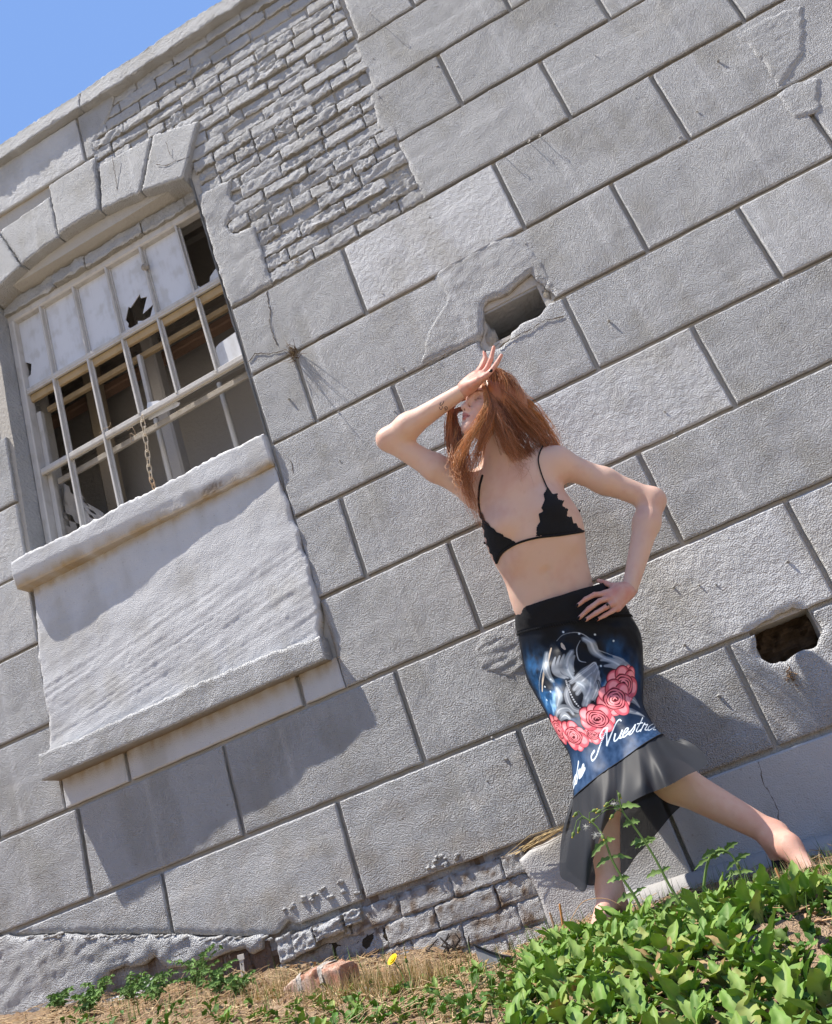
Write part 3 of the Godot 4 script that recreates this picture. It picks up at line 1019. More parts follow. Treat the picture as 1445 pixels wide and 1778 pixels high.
func build_window() -> void:
	var win := Node3D.new()
	win.name = "window"
	wall.add_child(win, true)
	var z := -0.13
	var bars := [-2.292, -2.076, -1.865, -1.650, -1.427]
	# frame: head, stiles, sill rail
	var fr := MB.new()
	fr.beam(Vector3(-2.50, 3.300, z), Vector3(-1.236, 3.300, z), Vector3.UP, 0.05, 0.055)
	fr.beam(Vector3(-2.478, 1.80, z), Vector3(-2.478, 3.272, z), Vector3.BACK, 0.036, 0.06)
	fr.beam(Vector3(-2.447, 1.80, z - 0.035), Vector3(-2.447, 2.70, z - 0.035), Vector3.BACK, 0.028, 0.03)
	fr.beam(Vector3(-1.252, 1.80, z), Vector3(-1.252, 3.272, z), Vector3.BACK, 0.03, 0.05)
	obj("frame", fr, M.wood, win)
	# horizontal rails, the transom doubled by the tan rail of the sash behind it
	var ra := MB.new()
	ra.beam(Vector3(-2.459, 2.822, z + 0.002), Vector3(-1.268, 2.838, z + 0.002), Vector3.UP, 0.036, 0.024)
	ra.beam(Vector3(-2.459, 2.805, z + 0.012), Vector3(-1.268, 2.820, z + 0.012), Vector3.UP, 0.014, 0.010)
	obj("transom_rail", ra, M.wood, win)
	var rt := MB.new()
	rt.beam(Vector3(-2.459, 2.785, z - 0.012), Vector3(-1.268, 2.798, z - 0.012), Vector3.UP, 0.02, 0.045, Color(0.8, 0.62, 0.38))
	rt.beam(Vector3(-2.42, 2.725, z - 0.075), Vector3(-1.262, 2.738, z - 0.075), Vector3.UP, 0.026, 0.03, Color(0.62, 0.48, 0.3))
	obj("sash_rail", rt, M.wood, win)
	var rm := MB.new()
	rm.beam(Vector3(-2.459, 2.338, z + 0.002), Vector3(-1.268, 2.366, z + 0.002), Vector3.UP, 0.034, 0.030)
	rm.beam(Vector3(-2.459, 2.322, z + 0.010), Vector3(-1.268, 2.350, z + 0.010), Vector3.UP, 0.012, 0.012, Color(1, 0.93, 0.8))
	obj("middle_rail", rm, M.wood, win)
	var rb := MB.new()
	rb.beam(Vector3(-2.42, 2.285, z - 0.05), Vector3(-1.262, 2.312, z - 0.05), Vector3.UP, 0.016, 0.03, Color(0.7, 0.66, 0.6))
	obj("sash_rail", rb, M.wood, win)
	# glazing bars: flange plus a fin in front; the third stops at the middle rail, where its lower half has gone, as has the fourth's and fifth's
	for k in 5:
		var x: float = bars[k]
		var low: float = 1.80 if k < 2 else 2.36
		for seg in [[2.832, 3.276], [low, 2.808]]:
			var g := MB.new()
			g.beam(Vector3(x, seg[0], z - 0.006), Vector3(x - 0.002, seg[1], z - 0.006), Vector3.BACK, 0.026, 0.012)
			g.beam(Vector3(x, seg[0], z + 0.011), Vector3(x - 0.002, seg[1], z + 0.011), Vector3.BACK, 0.011, 0.022)
			obj("glazing_bar", g, M.wood, win)
	var gs := MB.new()
	gs.beam(Vector3(-1.835, 2.36, z - 0.05), Vector3(-1.832, 2.72, z - 0.05), Vector3.BACK, 0.02, 0.03)
	obj("glazing_bar", gs, M.wood, win)
	# painted panes of the transom
	var zp := z - 0.010
	var lefts := [-2.462, -2.28, -2.064, -1.853, -1.638]
	var rights := [-2.304, -2.088, -1.877, -1.662, -1.439]
	for k in 5:
		var poly := [Vector2(lefts[k], 2.828), Vector2(rights[k], 2.83), Vector2(rights[k], 3.278), Vector2(lefts[k], 3.275)]
		if k == 3:
			# a star-shaped hole: the outline runs in through a slit along the lower edge
			var star := [Vector2(-1.781, 2.85), Vector2(-1.811, 2.853), Vector2(-1.834, 2.882), Vector2(-1.827, 2.902), Vector2(-1.838, 2.93), Vector2(-1.806, 2.995), Vector2(-1.795, 2.982), Vector2(-1.728, 3.03), Vector2(-1.727, 3.003), Vector2(-1.692, 2.992), Vector2(-1.737, 2.908), Vector2(-1.668, 2.928), Vector2(-1.704, 2.862), Vector2(-1.741, 2.866), Vector2(-1.773, 2.884)]
			poly = [Vector2(lefts[k], 2.828), Vector2(-1.7705, 2.829), Vector2(-1.781, 2.85)] + star.slice(1) + [Vector2(-1.7795, 2.8505), Vector2(-1.7695, 2.829), Vector2(rights[k], 2.83), Vector2(rights[k], 3.278), Vector2(lefts[k], 3.275)]
			var st := []
			for p in poly:
				st.append(p)
			poly = st
		if k == 0:
			poly = [Vector2(-2.462, 2.828), Vector2(rights[0], 2.83), Vector2(rights[0], 3.276), Vector2(-2.462, 3.275), Vector2(-2.462, 3.02), Vector2(-2.425, 2.99), Vector2(-2.44, 2.93), Vector2(-2.462, 2.92)]
		obj("pane", flat_shape(poly, zp, 0.004), M.pane, win)
	var shard := [Vector2(-1.414, 2.83), Vector2(-1.27, 2.832), Vector2(-1.268, 2.93), Vector2(-1.30, 2.925), Vector2(-1.325, 2.908), Vector2(-1.338, 2.90), Vector2(-1.35, 2.862), Vector2(-1.386, 2.851), Vector2(-1.398, 2.868), Vector2(-1.413, 2.89)]
	obj("pane", flat_shape(shard, zp, 0.004), M.pane, win)
	obj("pane", flat_shape([Vector2(-1.435, 2.395), Vector2(-1.411, 2.507), Vector2(-1.388, 2.518), Vector2(-1.293, 2.53), Vector2(-1.275, 2.471), Vector2(-1.281, 2.372)], zp, 0.004), M.pane, win)
	obj("pane", flat_shape([Vector2(-1.837, 2.381), Vector2(-1.828, 2.417), Vector2(-1.775, 2.4), Vector2(-1.683, 2.344), Vector2(-1.662, 2.327), Vector2(-1.673, 2.315), Vector2(-1.841, 2.324)], zp, 0.004), M.pane, win)
	var putty := MB.new()
	putty.lump(Vector3(-1.645, 3.135, z + 0.02), Vector3(0.022, 0.02, 0.016), 0.16, R, Color(0.95, 0.88, 0.8), 12, 9)
	obj("putty_lump", putty, M.brickpaint, win)
	# the room: lapped boards on a partition, a post, two white pipes
	var yb := 0.80
	var k := 0
	while yb < 4.0:
		var hb := 0.515
		var pl := MB.new()
		for i in 24:
			var xa := -5.0 + i * 0.2
			var xb := xa + 0.2
			var sag0 := 0.012 * nz[0].get_noise_2d(xa * 1.4, yb * 3.0)
			var sag1 := 0.012 * nz[0].get_noise_2d(xb * 1.4, yb * 3.0)
			pl.flat_quad(Vector3(xa, yb + sag0, -0.83), Vector3(xb, yb + sag1, -0.83), Vector3(xb, yb + hb + 0.03, -0.875), Vector3(xa, yb + hb + 0.03, -0.875))
			pl.flat_quad(Vector3(xa, yb + sag0, -0.90), Vector3(xb, yb + sag1, -0.90), Vector3(xb, yb + sag1, -0.83), Vector3(xa, yb + sag0, -0.83))
		obj("wall_board", pl, M.inside, wall)
		yb += hb
		k += 1
	var post := MB.new()
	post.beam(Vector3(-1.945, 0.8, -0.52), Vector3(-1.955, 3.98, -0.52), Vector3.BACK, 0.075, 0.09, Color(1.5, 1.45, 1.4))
	obj("post", post, M.inside, wall)
	var post2 := MB.new()
	post2.beam(Vector3(-2.44, 0.8, -0.62), Vector3(-2.40, 3.98, -0.62), Vector3.BACK, 0.09, 0.08, Color(0.8, 0.7, 0.55))
	obj("post", post2, M.inside, wall)
	var purlin := MB.new()
	purlin.beam(Vector3(-4.5, 3.03, -0.70), Vector3(-0.5, 3.10, -0.70), Vector3.UP, 0.07, 0.05, Color(0.6, 0.4, 0.3))
	obj("roof_beam", purlin, M.inside, wall)
	for p in [[-1.912, 2.45], [-1.530, 2.46]]:
		var pipe := MB.new()
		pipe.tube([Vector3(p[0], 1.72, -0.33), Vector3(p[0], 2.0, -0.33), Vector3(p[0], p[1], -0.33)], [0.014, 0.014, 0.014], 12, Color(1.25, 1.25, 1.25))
		obj("white_pipe", pipe, M.metal, wall)
	# torn sheet hanging inside the lower left panes
	var sheet := MB.new()
	var n := 14
	for j in n + 1:
		for i in n + 1:
			var u := float(i) / n
			var w := float(j) / n
			var x := lerpf(-2.52, -2.36 + 0.16 * w, u) + 0.10 * (1.0 - w) * 0.4
			var y := 2.36 - 0.50 * w - 0.03 * sin(u * 9.0) * w
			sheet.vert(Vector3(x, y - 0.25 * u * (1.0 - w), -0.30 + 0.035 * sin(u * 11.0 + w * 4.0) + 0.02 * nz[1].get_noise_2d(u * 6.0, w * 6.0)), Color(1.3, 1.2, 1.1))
	for j in n:
		for i in n:
			if nz[2].get_noise_2d(i * 1.3, j * 1.3) > 0.33:
				continue
			var a := j * (n + 1) + i
			sheet.quad(a, a + n + 1, a + n + 2, a + 1)
	var sh := obj("torn_sheet", sheet, M.inside, null)
	tag(sh, "torn stiff sheet hanging inside the lower left of the broken window", "sheet")
	# wires caught on the middle rail
	for wv in [[[Vector3(-2.102, 2.378, -0.12), Vector3(-2.053, 2.365, -0.09), Vector3(-2.02, 2.356, -0.085), Vector3(-2.012, 2.38, -0.09)], 0.0012], [[Vector3(-1.944, 2.304, -0.11), Vector3(-1.904, 2.293, -0.09), Vector3(-1.893, 2.237, -0.085), Vector3(-1.923, 2.271, -0.09), Vector3(-1.924, 2.22, -0.09)], 0.0014]]:
		var t := MB.new()
		var pts := []
		var rad := []
		for s in 13:
			pts.append(catmull(wv[0], s / 12.0))
			rad.append(wv[1])
		t.tube(pts, rad, 5, Color(0.6, 0.45, 0.3))
		var o := lone("twisted_wire", t, M.metal, wv[0][0], ["thin bent wire sticking up from the window's middle rail", "knot of rusty wire dangling under the middle rail left of the chain"][0 if wv[1] < 0.0013 else 1], "wire")
	# the chain
	var pts := [Vector3(-1.837, 2.321, -0.085), Vector3(-1.841, 2.246, -0.08), Vector3(-1.847, 2.153, -0.08), Vector3(-1.857, 2.07, -0.08), Vector3(-1.862, 1.995, -0.08), Vector3(-1.858, 1.932, -0.08)]
	var chain := thing("hanging_chain", "short rusty white link chain hanging from the window's middle rail", "chain", pts[0])
	var links := 11
	for i in links:
		var a: Vector3 = catmull(pts, float(i) / links)
		var b: Vector3 = catmull(pts, float(i + 1) / links)
		var d := (b - a).normalized()
		var across := Vector3(0.9, 0, 0.45).normalized() if i % 2 == 0 else Vector3(-0.45, 0, 0.9).normalized()
		var m := MB.new()
		var ring := []
		var rr := []
		var hl := (b - a).length() * 0.5 + 0.0045
		var mid := (a + b) / 2
		for s in 17:
			var an := TAU * s / 16.0
			var cy := clampf(cos(an) * 1.5, -1, 1)
			ring.append(mid + d * hl * (0.55 * cy + 0.45 * cos(an)) + across * 0.0105 * sin(an))
			rr.append(0.0026)
		m.tube(ring, rr, 6, Color(1.0, 0.9, 0.75) if i < 9 else Color(0.85, 0.6, 0.4), false)
		obj("link", m, M.metal, chain, pts[0])


# ------------------------------------------------------------------ ground and the broken foot of the wall
func ground_y(x: float, z: float) -> float:
	var ks := [[-9.0, 0.5], [-3.2, 0.105], [-2.8, 0.045], [-2.34, -0.02], [-1.9, -0.088], [-1.3, -0.19], [-0.9, -0.252], [-0.5, -0.280], [0.0, -0.305], [1.0, -0.40], [3.0, -0.55], [9.0, -0.8]]
	var y: float = ks[0][1]
	for k in ks.size() - 1:
		if x >= ks[k][0]:
			var t: float = clampf((x - ks[k][0]) / (ks[k + 1][0] - ks[k][0]), 0.0, 1.0)
			y = lerpf(ks[k][1], ks[k + 1][1], t)
	y -= 0.035 * minf(z, 1.2) + 0.075 * clampf(z - 1.2, 0.0, 4.0)
	# a scraped hollow at the wall's foot beside the rubble
	y -= 0.055 * exp(-(pow((x + 0.95) / 0.17, 2) + pow((z - 0.02) / 0.36, 2)))
	# a low mound of weeds in front of the standing woman
	y += 0.05 * exp(-(pow((x + 0.15) / 0.35, 2) + pow((z - 1.15) / 0.45, 2)))
	return y

func build_ground() -> void:
	var mb := MB.new()
	var xs := []
	var zs := []
	for k in 30:
		xs.append(-150.0 + 146.6 * (1.0 - pow(1.0 - k / 30.0, 3.0)))
	for k in 231:
		xs.append(-3.4 + k * 0.02)
	for k in range(1, 31):
		xs.append(1.2 + 148.8 * pow(k / 30.0, 3.0))
	for k in 110:
		zs.append(-0.10 + k * 0.02)
	for k in range(1, 31):
		zs.append(2.08 + 148.0 * pow(k / 30.0, 3.0))
	var nx := xs.size()
	for z in zs:
		for x in xs:
			var near: float = clampf(1.5 - absf(x + 0.9) / 3.0, 0.0, 1.0)
			var y := ground_y(clampf(x, -9.0, 9.0), z) + (nz[1].get_noise_2d(x * 7.0, z * 7.0) * 0.022 + nz[2].get_noise_2d(x * 32.0, z * 32.0) * 0.012) * near
			var t := nz[3].get_noise_2d(x * 5.0, z * 5.0) * 0.5 + nz[2].get_noise_2d(x * 60.0, z * 60.0) * 0.5
			var c := Color(0.27, 0.175, 0.11).lerp(Color(0.44, 0.32, 0.21), clampf(0.5 + t, 0.0, 1.0))
			mb.vert(Vector3(x, y, z), c.lerp(Color(0.50, 0.44, 0.35), smoothstep(2.0, 4.0, maxf(z, absf(x + 0.9) - 0.6))))
	for j in zs.size() - 1:
		for i in nx - 1:
			var a := j * nx + i
			mb.quad(a, a + nx, a + nx + 1, a + 1)
	struct("ground", mb, M.soil)

func build_base() -> void:
	# skirting of plaster below the broken ledge, left
	var zf := func(x, y): return 0.014 + wz(x, y) * 1.3 + 0.006 * nz[5].get_noise_2d(x * 9.0, y * 20.0)
	var skirt := ragged([Vector2(-3.4, -0.3), Vector2(-2.62, -0.3), Vector2(-2.62, 0.0), Vector2(-2.535, 0.02), Vector2(-2.50, 0.055), Vector2(-2.44, 0.082), Vector2(-2.36, 0.075), Vector2(-2.29, 0.06), Vector2(-2.235, 0.075), Vector2(-2.19, 0.015), Vector2(-2.10, 0.0), Vector2(-1.98, 0.0), Vector2(-1.87, -0.005), Vector2(-1.845, -0.035), Vector2(-1.80, -0.03), Vector2(-1.78, 0.016), Vector2(-1.85, 0.024), Vector2(-1.99, 0.068), Vector2(-2.13, 0.116), Vector2(-2.283, 0.161), Vector2(-2.44, 0.207), Vector2(-2.575, 0.253), Vector2(-2.754, 0.301), Vector2(-3.1, 0.395), Vector2(-3.4, 0.48)], 0.025, 0.006)
	obj("plaster_skirting", plate(-3.4, -1.76, -0.3, 0.49, [skirt], [], zf, -0.022, {"cell": 0.012, "round": 0.008}), M.stucco, wall)
	# crumbs of mortar clinging along the ledge
	var lp := [Vector2(-3.2, 0.43), Vector2(-2.754, 0.300), Vector2(-2.575, 0.252), Vector2(-2.44, 0.205), Vector2(-2.283, 0.159), Vector2(-2.132, 0.115), Vector2(-1.987, 0.066), Vector2(-1.84, 0.02), Vector2(-1.76, 0.002)]
	for k in 70:
		var p: Vector2 = catmull(lp, R.randf_range(0.1, 1.0))
		var m := MB.new()
		var s := R.randf_range(0.003, 0.008) * (1.6 if R.randf() < 0.15 else 1.0)
		m.lump(Vector3(p.x, p.y - R.randf_range(-0.002, 0.012), 0.008), Vector3(s * R.randf_range(1.0, 3.5), s * 0.7, s), 0.3, R, Color(0.95, 0.93, 0.9), 9, 6)
		obj("mortar_crumb", m, M.brickpaint, wall)
	# exposed masonry of the plinth: brown where plaster has gone, painted further right
	var bed := MB.new()
	for j in 26:
		for i in 110:
			var q := []
			for o in [[0, 0], [1, 0], [1, 1], [0, 1]]:
				var x: float = -2.66 + (i + o[0]) * 0.0175
				var y: float = -0.36 + (j + o[1]) * 0.0175
				q.append(Vector3(x, y, -0.0165 + 0.006 * nz[5].get_noise_2d(x * 18.0, y * 18.0)))
			var dark := clampf(0.6 + nz[1].get_noise_2d(i * 0.09, j * 0.12) * 1.2, 0.0, 1.0)
			if q[0].x > -1.6:
				dark = clampf(0.3 + nz[1].get_noise_2d(i * 0.16, j * 0.2) * 1.3, 0.0, 1.0)
			var c := Color(0.95, 0.93, 0.9).lerp(Color(0.33, 0.22, 0.14), dark)
			bed.quad(bed.vert(q[0], c), bed.vert(q[1], c), bed.vert(q[2], c), bed.vert(q[3], c))
	obj("plinth_bed", bed, M.brickpaint, wall)
	var rows := [-0.31, -0.235, -0.16, -0.085]
	for r in 4:
		var x := -1.76 + (0.1 if r % 2 else 0.0)
		while x < -0.80:
			var w := R.randf_range(0.17, 0.22)
			var gone := x < -1.58 and r < 2
			if not gone:
				var b := brick(x, minf(x + w, -0.79), rows[r], rows[r] + 0.071, -0.006 + R.randf_range(-0.005, 0.003), -0.03, R.randf_range(0.002, 0.0055), R.randf() * 90.0)
				for k in b.c.size():
					var d := clampf(nz[1].get_noise_2d(b.v[k].x * 14.0, b.v[k].y * 14.0) * 2.6 - 0.25, 0.0, 0.85)
					b.c[k] = Color(0.95, 0.93, 0.91).lerp(Color(0.34, 0.22, 0.13), d)
				obj("brick", b, M.brickpaint, wall)
			x += w + 0.005
	# broken plaster and stones jutting from the gap under the stucco
	for s in [[-1.735, -1.675, -0.095, -0.012, 0.022], [-1.67, -1.585, -0.085, -0.02, 0.03], [-1.58, -1.47, -0.066, -0.018, 0.034], [-1.465, -1.40, -0.055, -0.012, 0.02]]:
		var b := brick(s[0], s[1], s[2], s[3], s[4], -0.03, 0.012, s[0] * 31.0, 18, 12)
		obj("broken_stone", b, M.brickpaint, wall)
	for s in [[-1.60, -0.12, 0.13, 0.045], [-1.40, -0.125, 0.12, 0.03], [-1.55, -0.19, 0.12, 0.04]]:  # near-black lumps, painted as the shade in the gap below the stones
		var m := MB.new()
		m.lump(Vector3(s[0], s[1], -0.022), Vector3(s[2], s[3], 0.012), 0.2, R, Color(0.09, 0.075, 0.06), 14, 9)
		obj("gap_shade", m, M.dirty, wall)
	# dark bricks showing behind the little bracket
	for s in [[-2.10, -1.98], [-1.97, -1.87], [-1.855, -1.78]]:
		var b := brick(s[0], s[1], -0.14, 0.0, -0.006, -0.03, 0.008, s[0] * 5.0)
		for k in b.c.size():
			b.c[k] = Color(0.42, 0.30, 0.23)
		obj("brick", b, M.brickpaint, wall)
	# big rendered blocks at the right foot, chipped at the corner
	var chip := ragged([Vector2(-0.775, -0.5), Vector2(-0.792, -0.12), Vector2(-0.812, -0.045), Vector2(-0.785, -0.035), Vector2(-0.755, -0.024), Vector2(-0.70, -0.021), Vector2(-0.64, -0.012), Vector2(-0.2, -0.006), Vector2(-0.2, -0.5)], 0.03, 0.004)
	var tone := func(x, y):
		var d: float = clampf(nz[2].get_noise_2d(x * 55.0, y * 55.0) * 2.0 - 0.9, 0.0, 0.4)
		return Color(0.86, 0.84, 0.82).lerp(Color(1.05, 1.03, 1.0), d)
	obj("stucco_block", plate(-0.83, -0.306, -0.5, -0.006, [chip], [], func(x, y): return 0.008 + wz(x, y) * 1.2, -0.024, {"tint": tone}), M.smooth, wall)
	obj("stucco_block", plate(-0.292, 0.44, -0.6, -0.009, [], [], func(x, y): return 0.004 + wz(x, y), -0.024, {"tint": tone}), M.smooth, wall)
	obj("stucco_block", plate(0.456, 1.2, -0.7, -0.009, [], [], wz, -0.024), M.smooth, wall)
	obj("stucco_block", plate(1.215, 3.0, -0.9, -0.009, [], [], wz, -0.024, {"cell": 0.03}), M.smooth, wall)
	# grey rounded kerb of render along the right foot of the wall
	var kb := MB.new()
	var kp := []
	var kr := []
	for k in 60:
		var x := lerpf(-0.60, 2.2, k / 59.0)
		kp.append(Vector3(x, ground_y(x, 0.05) - 0.005 + 0.004 * nz[1].get_noise_1d(x * 9.0), 0.035))
		kr.append(0.055 + 0.006 * nz[0].get_noise_1d(x * 4.0))
	kb.tube(kp, kr, 18)
	obj("rounded_kerb", kb, M.plaster_grey, wall)


# ------------------------------------------------------------------ signed-distance modelling for the body
class Field:
	var lo: Vector3
	var n: Vector3i
	var cell: float
	var f := PackedFloat32Array()

	func setup(prims: Array, c: float) -> void:
		cell = c
		lo = Vector3(INF, INF, INF)
		var hi := -lo
		for p in prims:
			for e in [[p.a, p.ra], [p.b, p.rb]]:
				var m: Vector3 = Vector3.ONE * (e[1] + p.k + c * 3.0)
				lo = lo.min(e[0] - m)
				hi = hi.max(e[0] + m)
		n = Vector3i(((hi - lo) / c).ceil()) + Vector3i.ONE
		f.resize(n.x * n.y * n.z)
		f.fill(1.0)
		for p in prims:
			add(p)

	# p: a, b end points, ra, rb radii, k blend, flat: squash vector (0 for round), cut: carve instead of add
	func add(p: Dictionary) -> void:
		var m: float = maxf(p.ra, p.rb) + p.k + cell * 2.5
		var l: Vector3 = (Vector3(p.a).min(p.b) - Vector3.ONE * m - lo) / cell
		var h: Vector3 = (Vector3(p.a).max(p.b) + Vector3.ONE * m - lo) / cell
		var i0 := Vector3i(l.floor()).clamp(Vector3i.ZERO, n - Vector3i.ONE)
		var i1 := Vector3i(h.ceil()).clamp(Vector3i.ZERO, n - Vector3i.ONE)
		var a: Vector3 = p.a
		var ra: float = p.ra
		var dr: float = p.rb - p.ra
		var k: float = p.k
		var fl: Vector3 = p.flat
		var has_flat := fl != Vector3.ZERO
		var fn := fl.normalized()
		var fm := fl.length()
		var sc := 1.0 / (1.0 + fm * 0.5)
		var ba: Vector3 = p.b - p.a
		if has_flat:
			ba += fn * (ba.dot(fn) * fm)
		var bb := 1.0 / maxf(ba.length_squared(), 1e-9)
		var cut: bool = p.cut
		for z in range(i0.z, i1.z + 1):
			for y in range(i0.y, i1.y + 1):
				var at := (z * n.y + y) * n.x
				for x in range(i0.x, i1.x + 1):
					var q := lo + Vector3(x, y, z) * cell - a
					if has_flat:
						q += fn * (q.dot(fn) * fm)
					var t := clampf(q.dot(ba) * bb, 0.0, 1.0)
					var d := (q - ba * t).length() - (ra + dr * t)
					if has_flat:
						d *= sc
					var g := f[at + x]
					if cut:
						d = -d
						var hc := maxf(k - absf(g - d), 0.0) / k
						f[at + x] = maxf(g, d) + hc * hc * k * 0.25
					else:
						var hh := maxf(k - absf(g - d), 0.0) / k
						f[at + x] = minf(g, d) - hh * hh * k * 0.25

	func sample(p: Vector3) -> float:
		var q := (p - lo) / cell
		var i := Vector3i(q.floor())
		if i.x < 0 or i.y < 0 or i.z < 0 or i.x >= n.x - 1 or i.y >= n.y - 1 or i.z >= n.z - 1:
			return 1.0
		var t := q - Vector3(i)
		var at := (i.z * n.y + i.y) * n.x + i.x
		var b := at + n.x * n.y
		var c00 := lerpf(lerpf(f[at], f[at + 1], t.x), lerpf(f[at + n.x], f[at + n.x + 1], t.x), t.y)
		var c11 := lerpf(lerpf(f[b], f[b + 1], t.x), lerpf(f[b + n.x], f[b + n.x + 1], t.x), t.y)
		return lerpf(c00, c11, t.z)

	func normal(p: Vector3) -> Vector3:
		var e := cell * 1.2
		return Vector3(sample(p + Vector3(e, 0, 0)) - sample(p - Vector3(e, 0, 0)), sample(p + Vector3(0, e, 0)) - sample(p - Vector3(0, e, 0)), sample(p + Vector3(0, 0, e)) - sample(p - Vector3(0, 0, e))).normalized()

	# slide a point onto the surface
	func snap(p: Vector3, out := 0.0, times := 8) -> Vector3:
		for k in times:
			var d := sample(p) - out
			if absf(d) < 0.0003:
				break
			p -= normal(p) * clampf(d, -0.03, 0.03)
		return p

	# walk from p along d until the surface
	func hit(p: Vector3, d: Vector3, out := 0.0) -> Vector3:
		for k in 60:
			var s := sample(p) - out
			if s < 0.0006:
				break
			p += d * clampf(s * 0.7, 0.001, 0.03)
		return p

	# surface nets into mb, coloured by paint(point)
	func nets(mb: MB, paint: Callable) -> void:
		var ids := {}
		var sx := n.x
		var sxy := n.x * n.y
		var lim := cell * 1.8
		for z in n.z - 1:
			for y in n.y - 1:
				var at := (z * n.y + y) * sx
				for x in sx - 1:
					var g := f[at + x]
					if g > lim or g < -lim:
						continue
					var i := at + x
					var v8 := [g, f[i + 1], f[i + sx], f[i + sx + 1], f[i + sxy], f[i + sxy + 1], f[i + sxy + sx], f[i + sxy + sx + 1]]
					var mask := 0
					for k in 8:
						if v8[k] < 0.0:
							mask |= 1 << k
					if mask == 0 or mask == 255:
						continue
					var sum := Vector3.ZERO
					var cnt := 0
					for e in [[0, 1], [2, 3], [4, 5], [6, 7], [0, 2], [1, 3], [4, 6], [5, 7], [0, 4], [1, 5], [2, 6], [3, 7]]:
						var a: float = v8[e[0]]
						var b: float = v8[e[1]]
						if (a < 0.0) != (b < 0.0):
							var t := a / (a - b)
							var pa := Vector3(e[0] & 1, (e[0] >> 1) & 1, e[0] >> 2)
							var pb := Vector3(e[1] & 1, (e[1] >> 1) & 1, e[1] >> 2)
							sum += pa.lerp(pb, t)
							cnt += 1
					var p := lo + (Vector3(x, y, z) + sum / cnt) * cell
					ids[i] = mb.vert(p, paint.call(p))
		for i in ids:
			var g := f[i]
			var z: int = i / sxy
			var y: int = (i / sx) % n.y
			var x: int = i % sx
			for ax in 3:
				var s: int = [1, sx, sxy][ax]
				var h := f[i + s]
				if (g < 0.0) == (h < 0.0):
					continue
				var u: int = [sx, sxy, 1][ax]
				var w: int = [sxy, 1, sx][ax]
				if not (ids.has(i - u) and ids.has(i - w) and ids.has(i - u - w)):
					continue
				var a: int = ids[i]
				var b: int = ids[i - u]
				var d: int = ids[i - u - w]
				var e: int = ids[i - w]
				if g < 0.0:
					mb.quad(a, b, d, e)
				else:
					mb.quad(a, e, d, b)

func cap(a: Vector3, b: Vector3, ra: float, rb: float, k := 0.02, flat := Vector3.ZERO, cut := false) -> Dictionary:
	return {"a": a, "b": b, "ra": ra, "rb": rb, "k": k, "flat": flat, "cut": cut}

# strands along a guide: each is a thin tapering tube
func strands(mb: MB, guide: Array, count: int, spread: Array, tone: Color, thick := 0.0011, start := 0.0, wave := 1.0) -> void:
	for s in count:
		var o := Vector3(R.randfn(0, 0.5), R.randfn(0, 0.5), R.randfn(0, 0.5)).limit_length(1.15)
		var t0 := start + R.randf() * 0.12
		var t1 := 1.0 - R.randf() * 0.42
		var pts := []
		var rad := []
		var n := 13
		var ph := R.randf() * 40.0
		for k in n:
			var u := float(k) / (n - 1)
			var t := lerpf(t0, t1, u)
			var sp: float = catmull(spread, t)
			var p: Vector3 = catmull(guide, t)
			p += o * sp + Vector3(sin(u * 15.0 + ph), 0.3 * cos(u * 12.0 + ph), cos(u * 14.0 + ph * 1.7)) * 0.0062 * u * wave + Vector3(nz[1].get_noise_2d(ph, u * 1.6), nz[1].get_noise_2d(ph + 50.0, u * 1.6), nz[1].get_noise_2d(ph + 90.0, u * 1.6)) * 0.028 * u * wave
			pts.append(p)
			rad.append(thick * (1.0 - 0.85 * pow(u, 1.6)) * (0.75 + 0.5 * R.randf() if k == 0 else 1.0))
		var c := tone * R.randf_range(0.6, 1.35)
		mb.tube(pts, rad, 3, Color(c.r, c.g, c.b), false)

var person: Node3D
const FOOT := Vector3(-0.50, -0.24, 0.36)

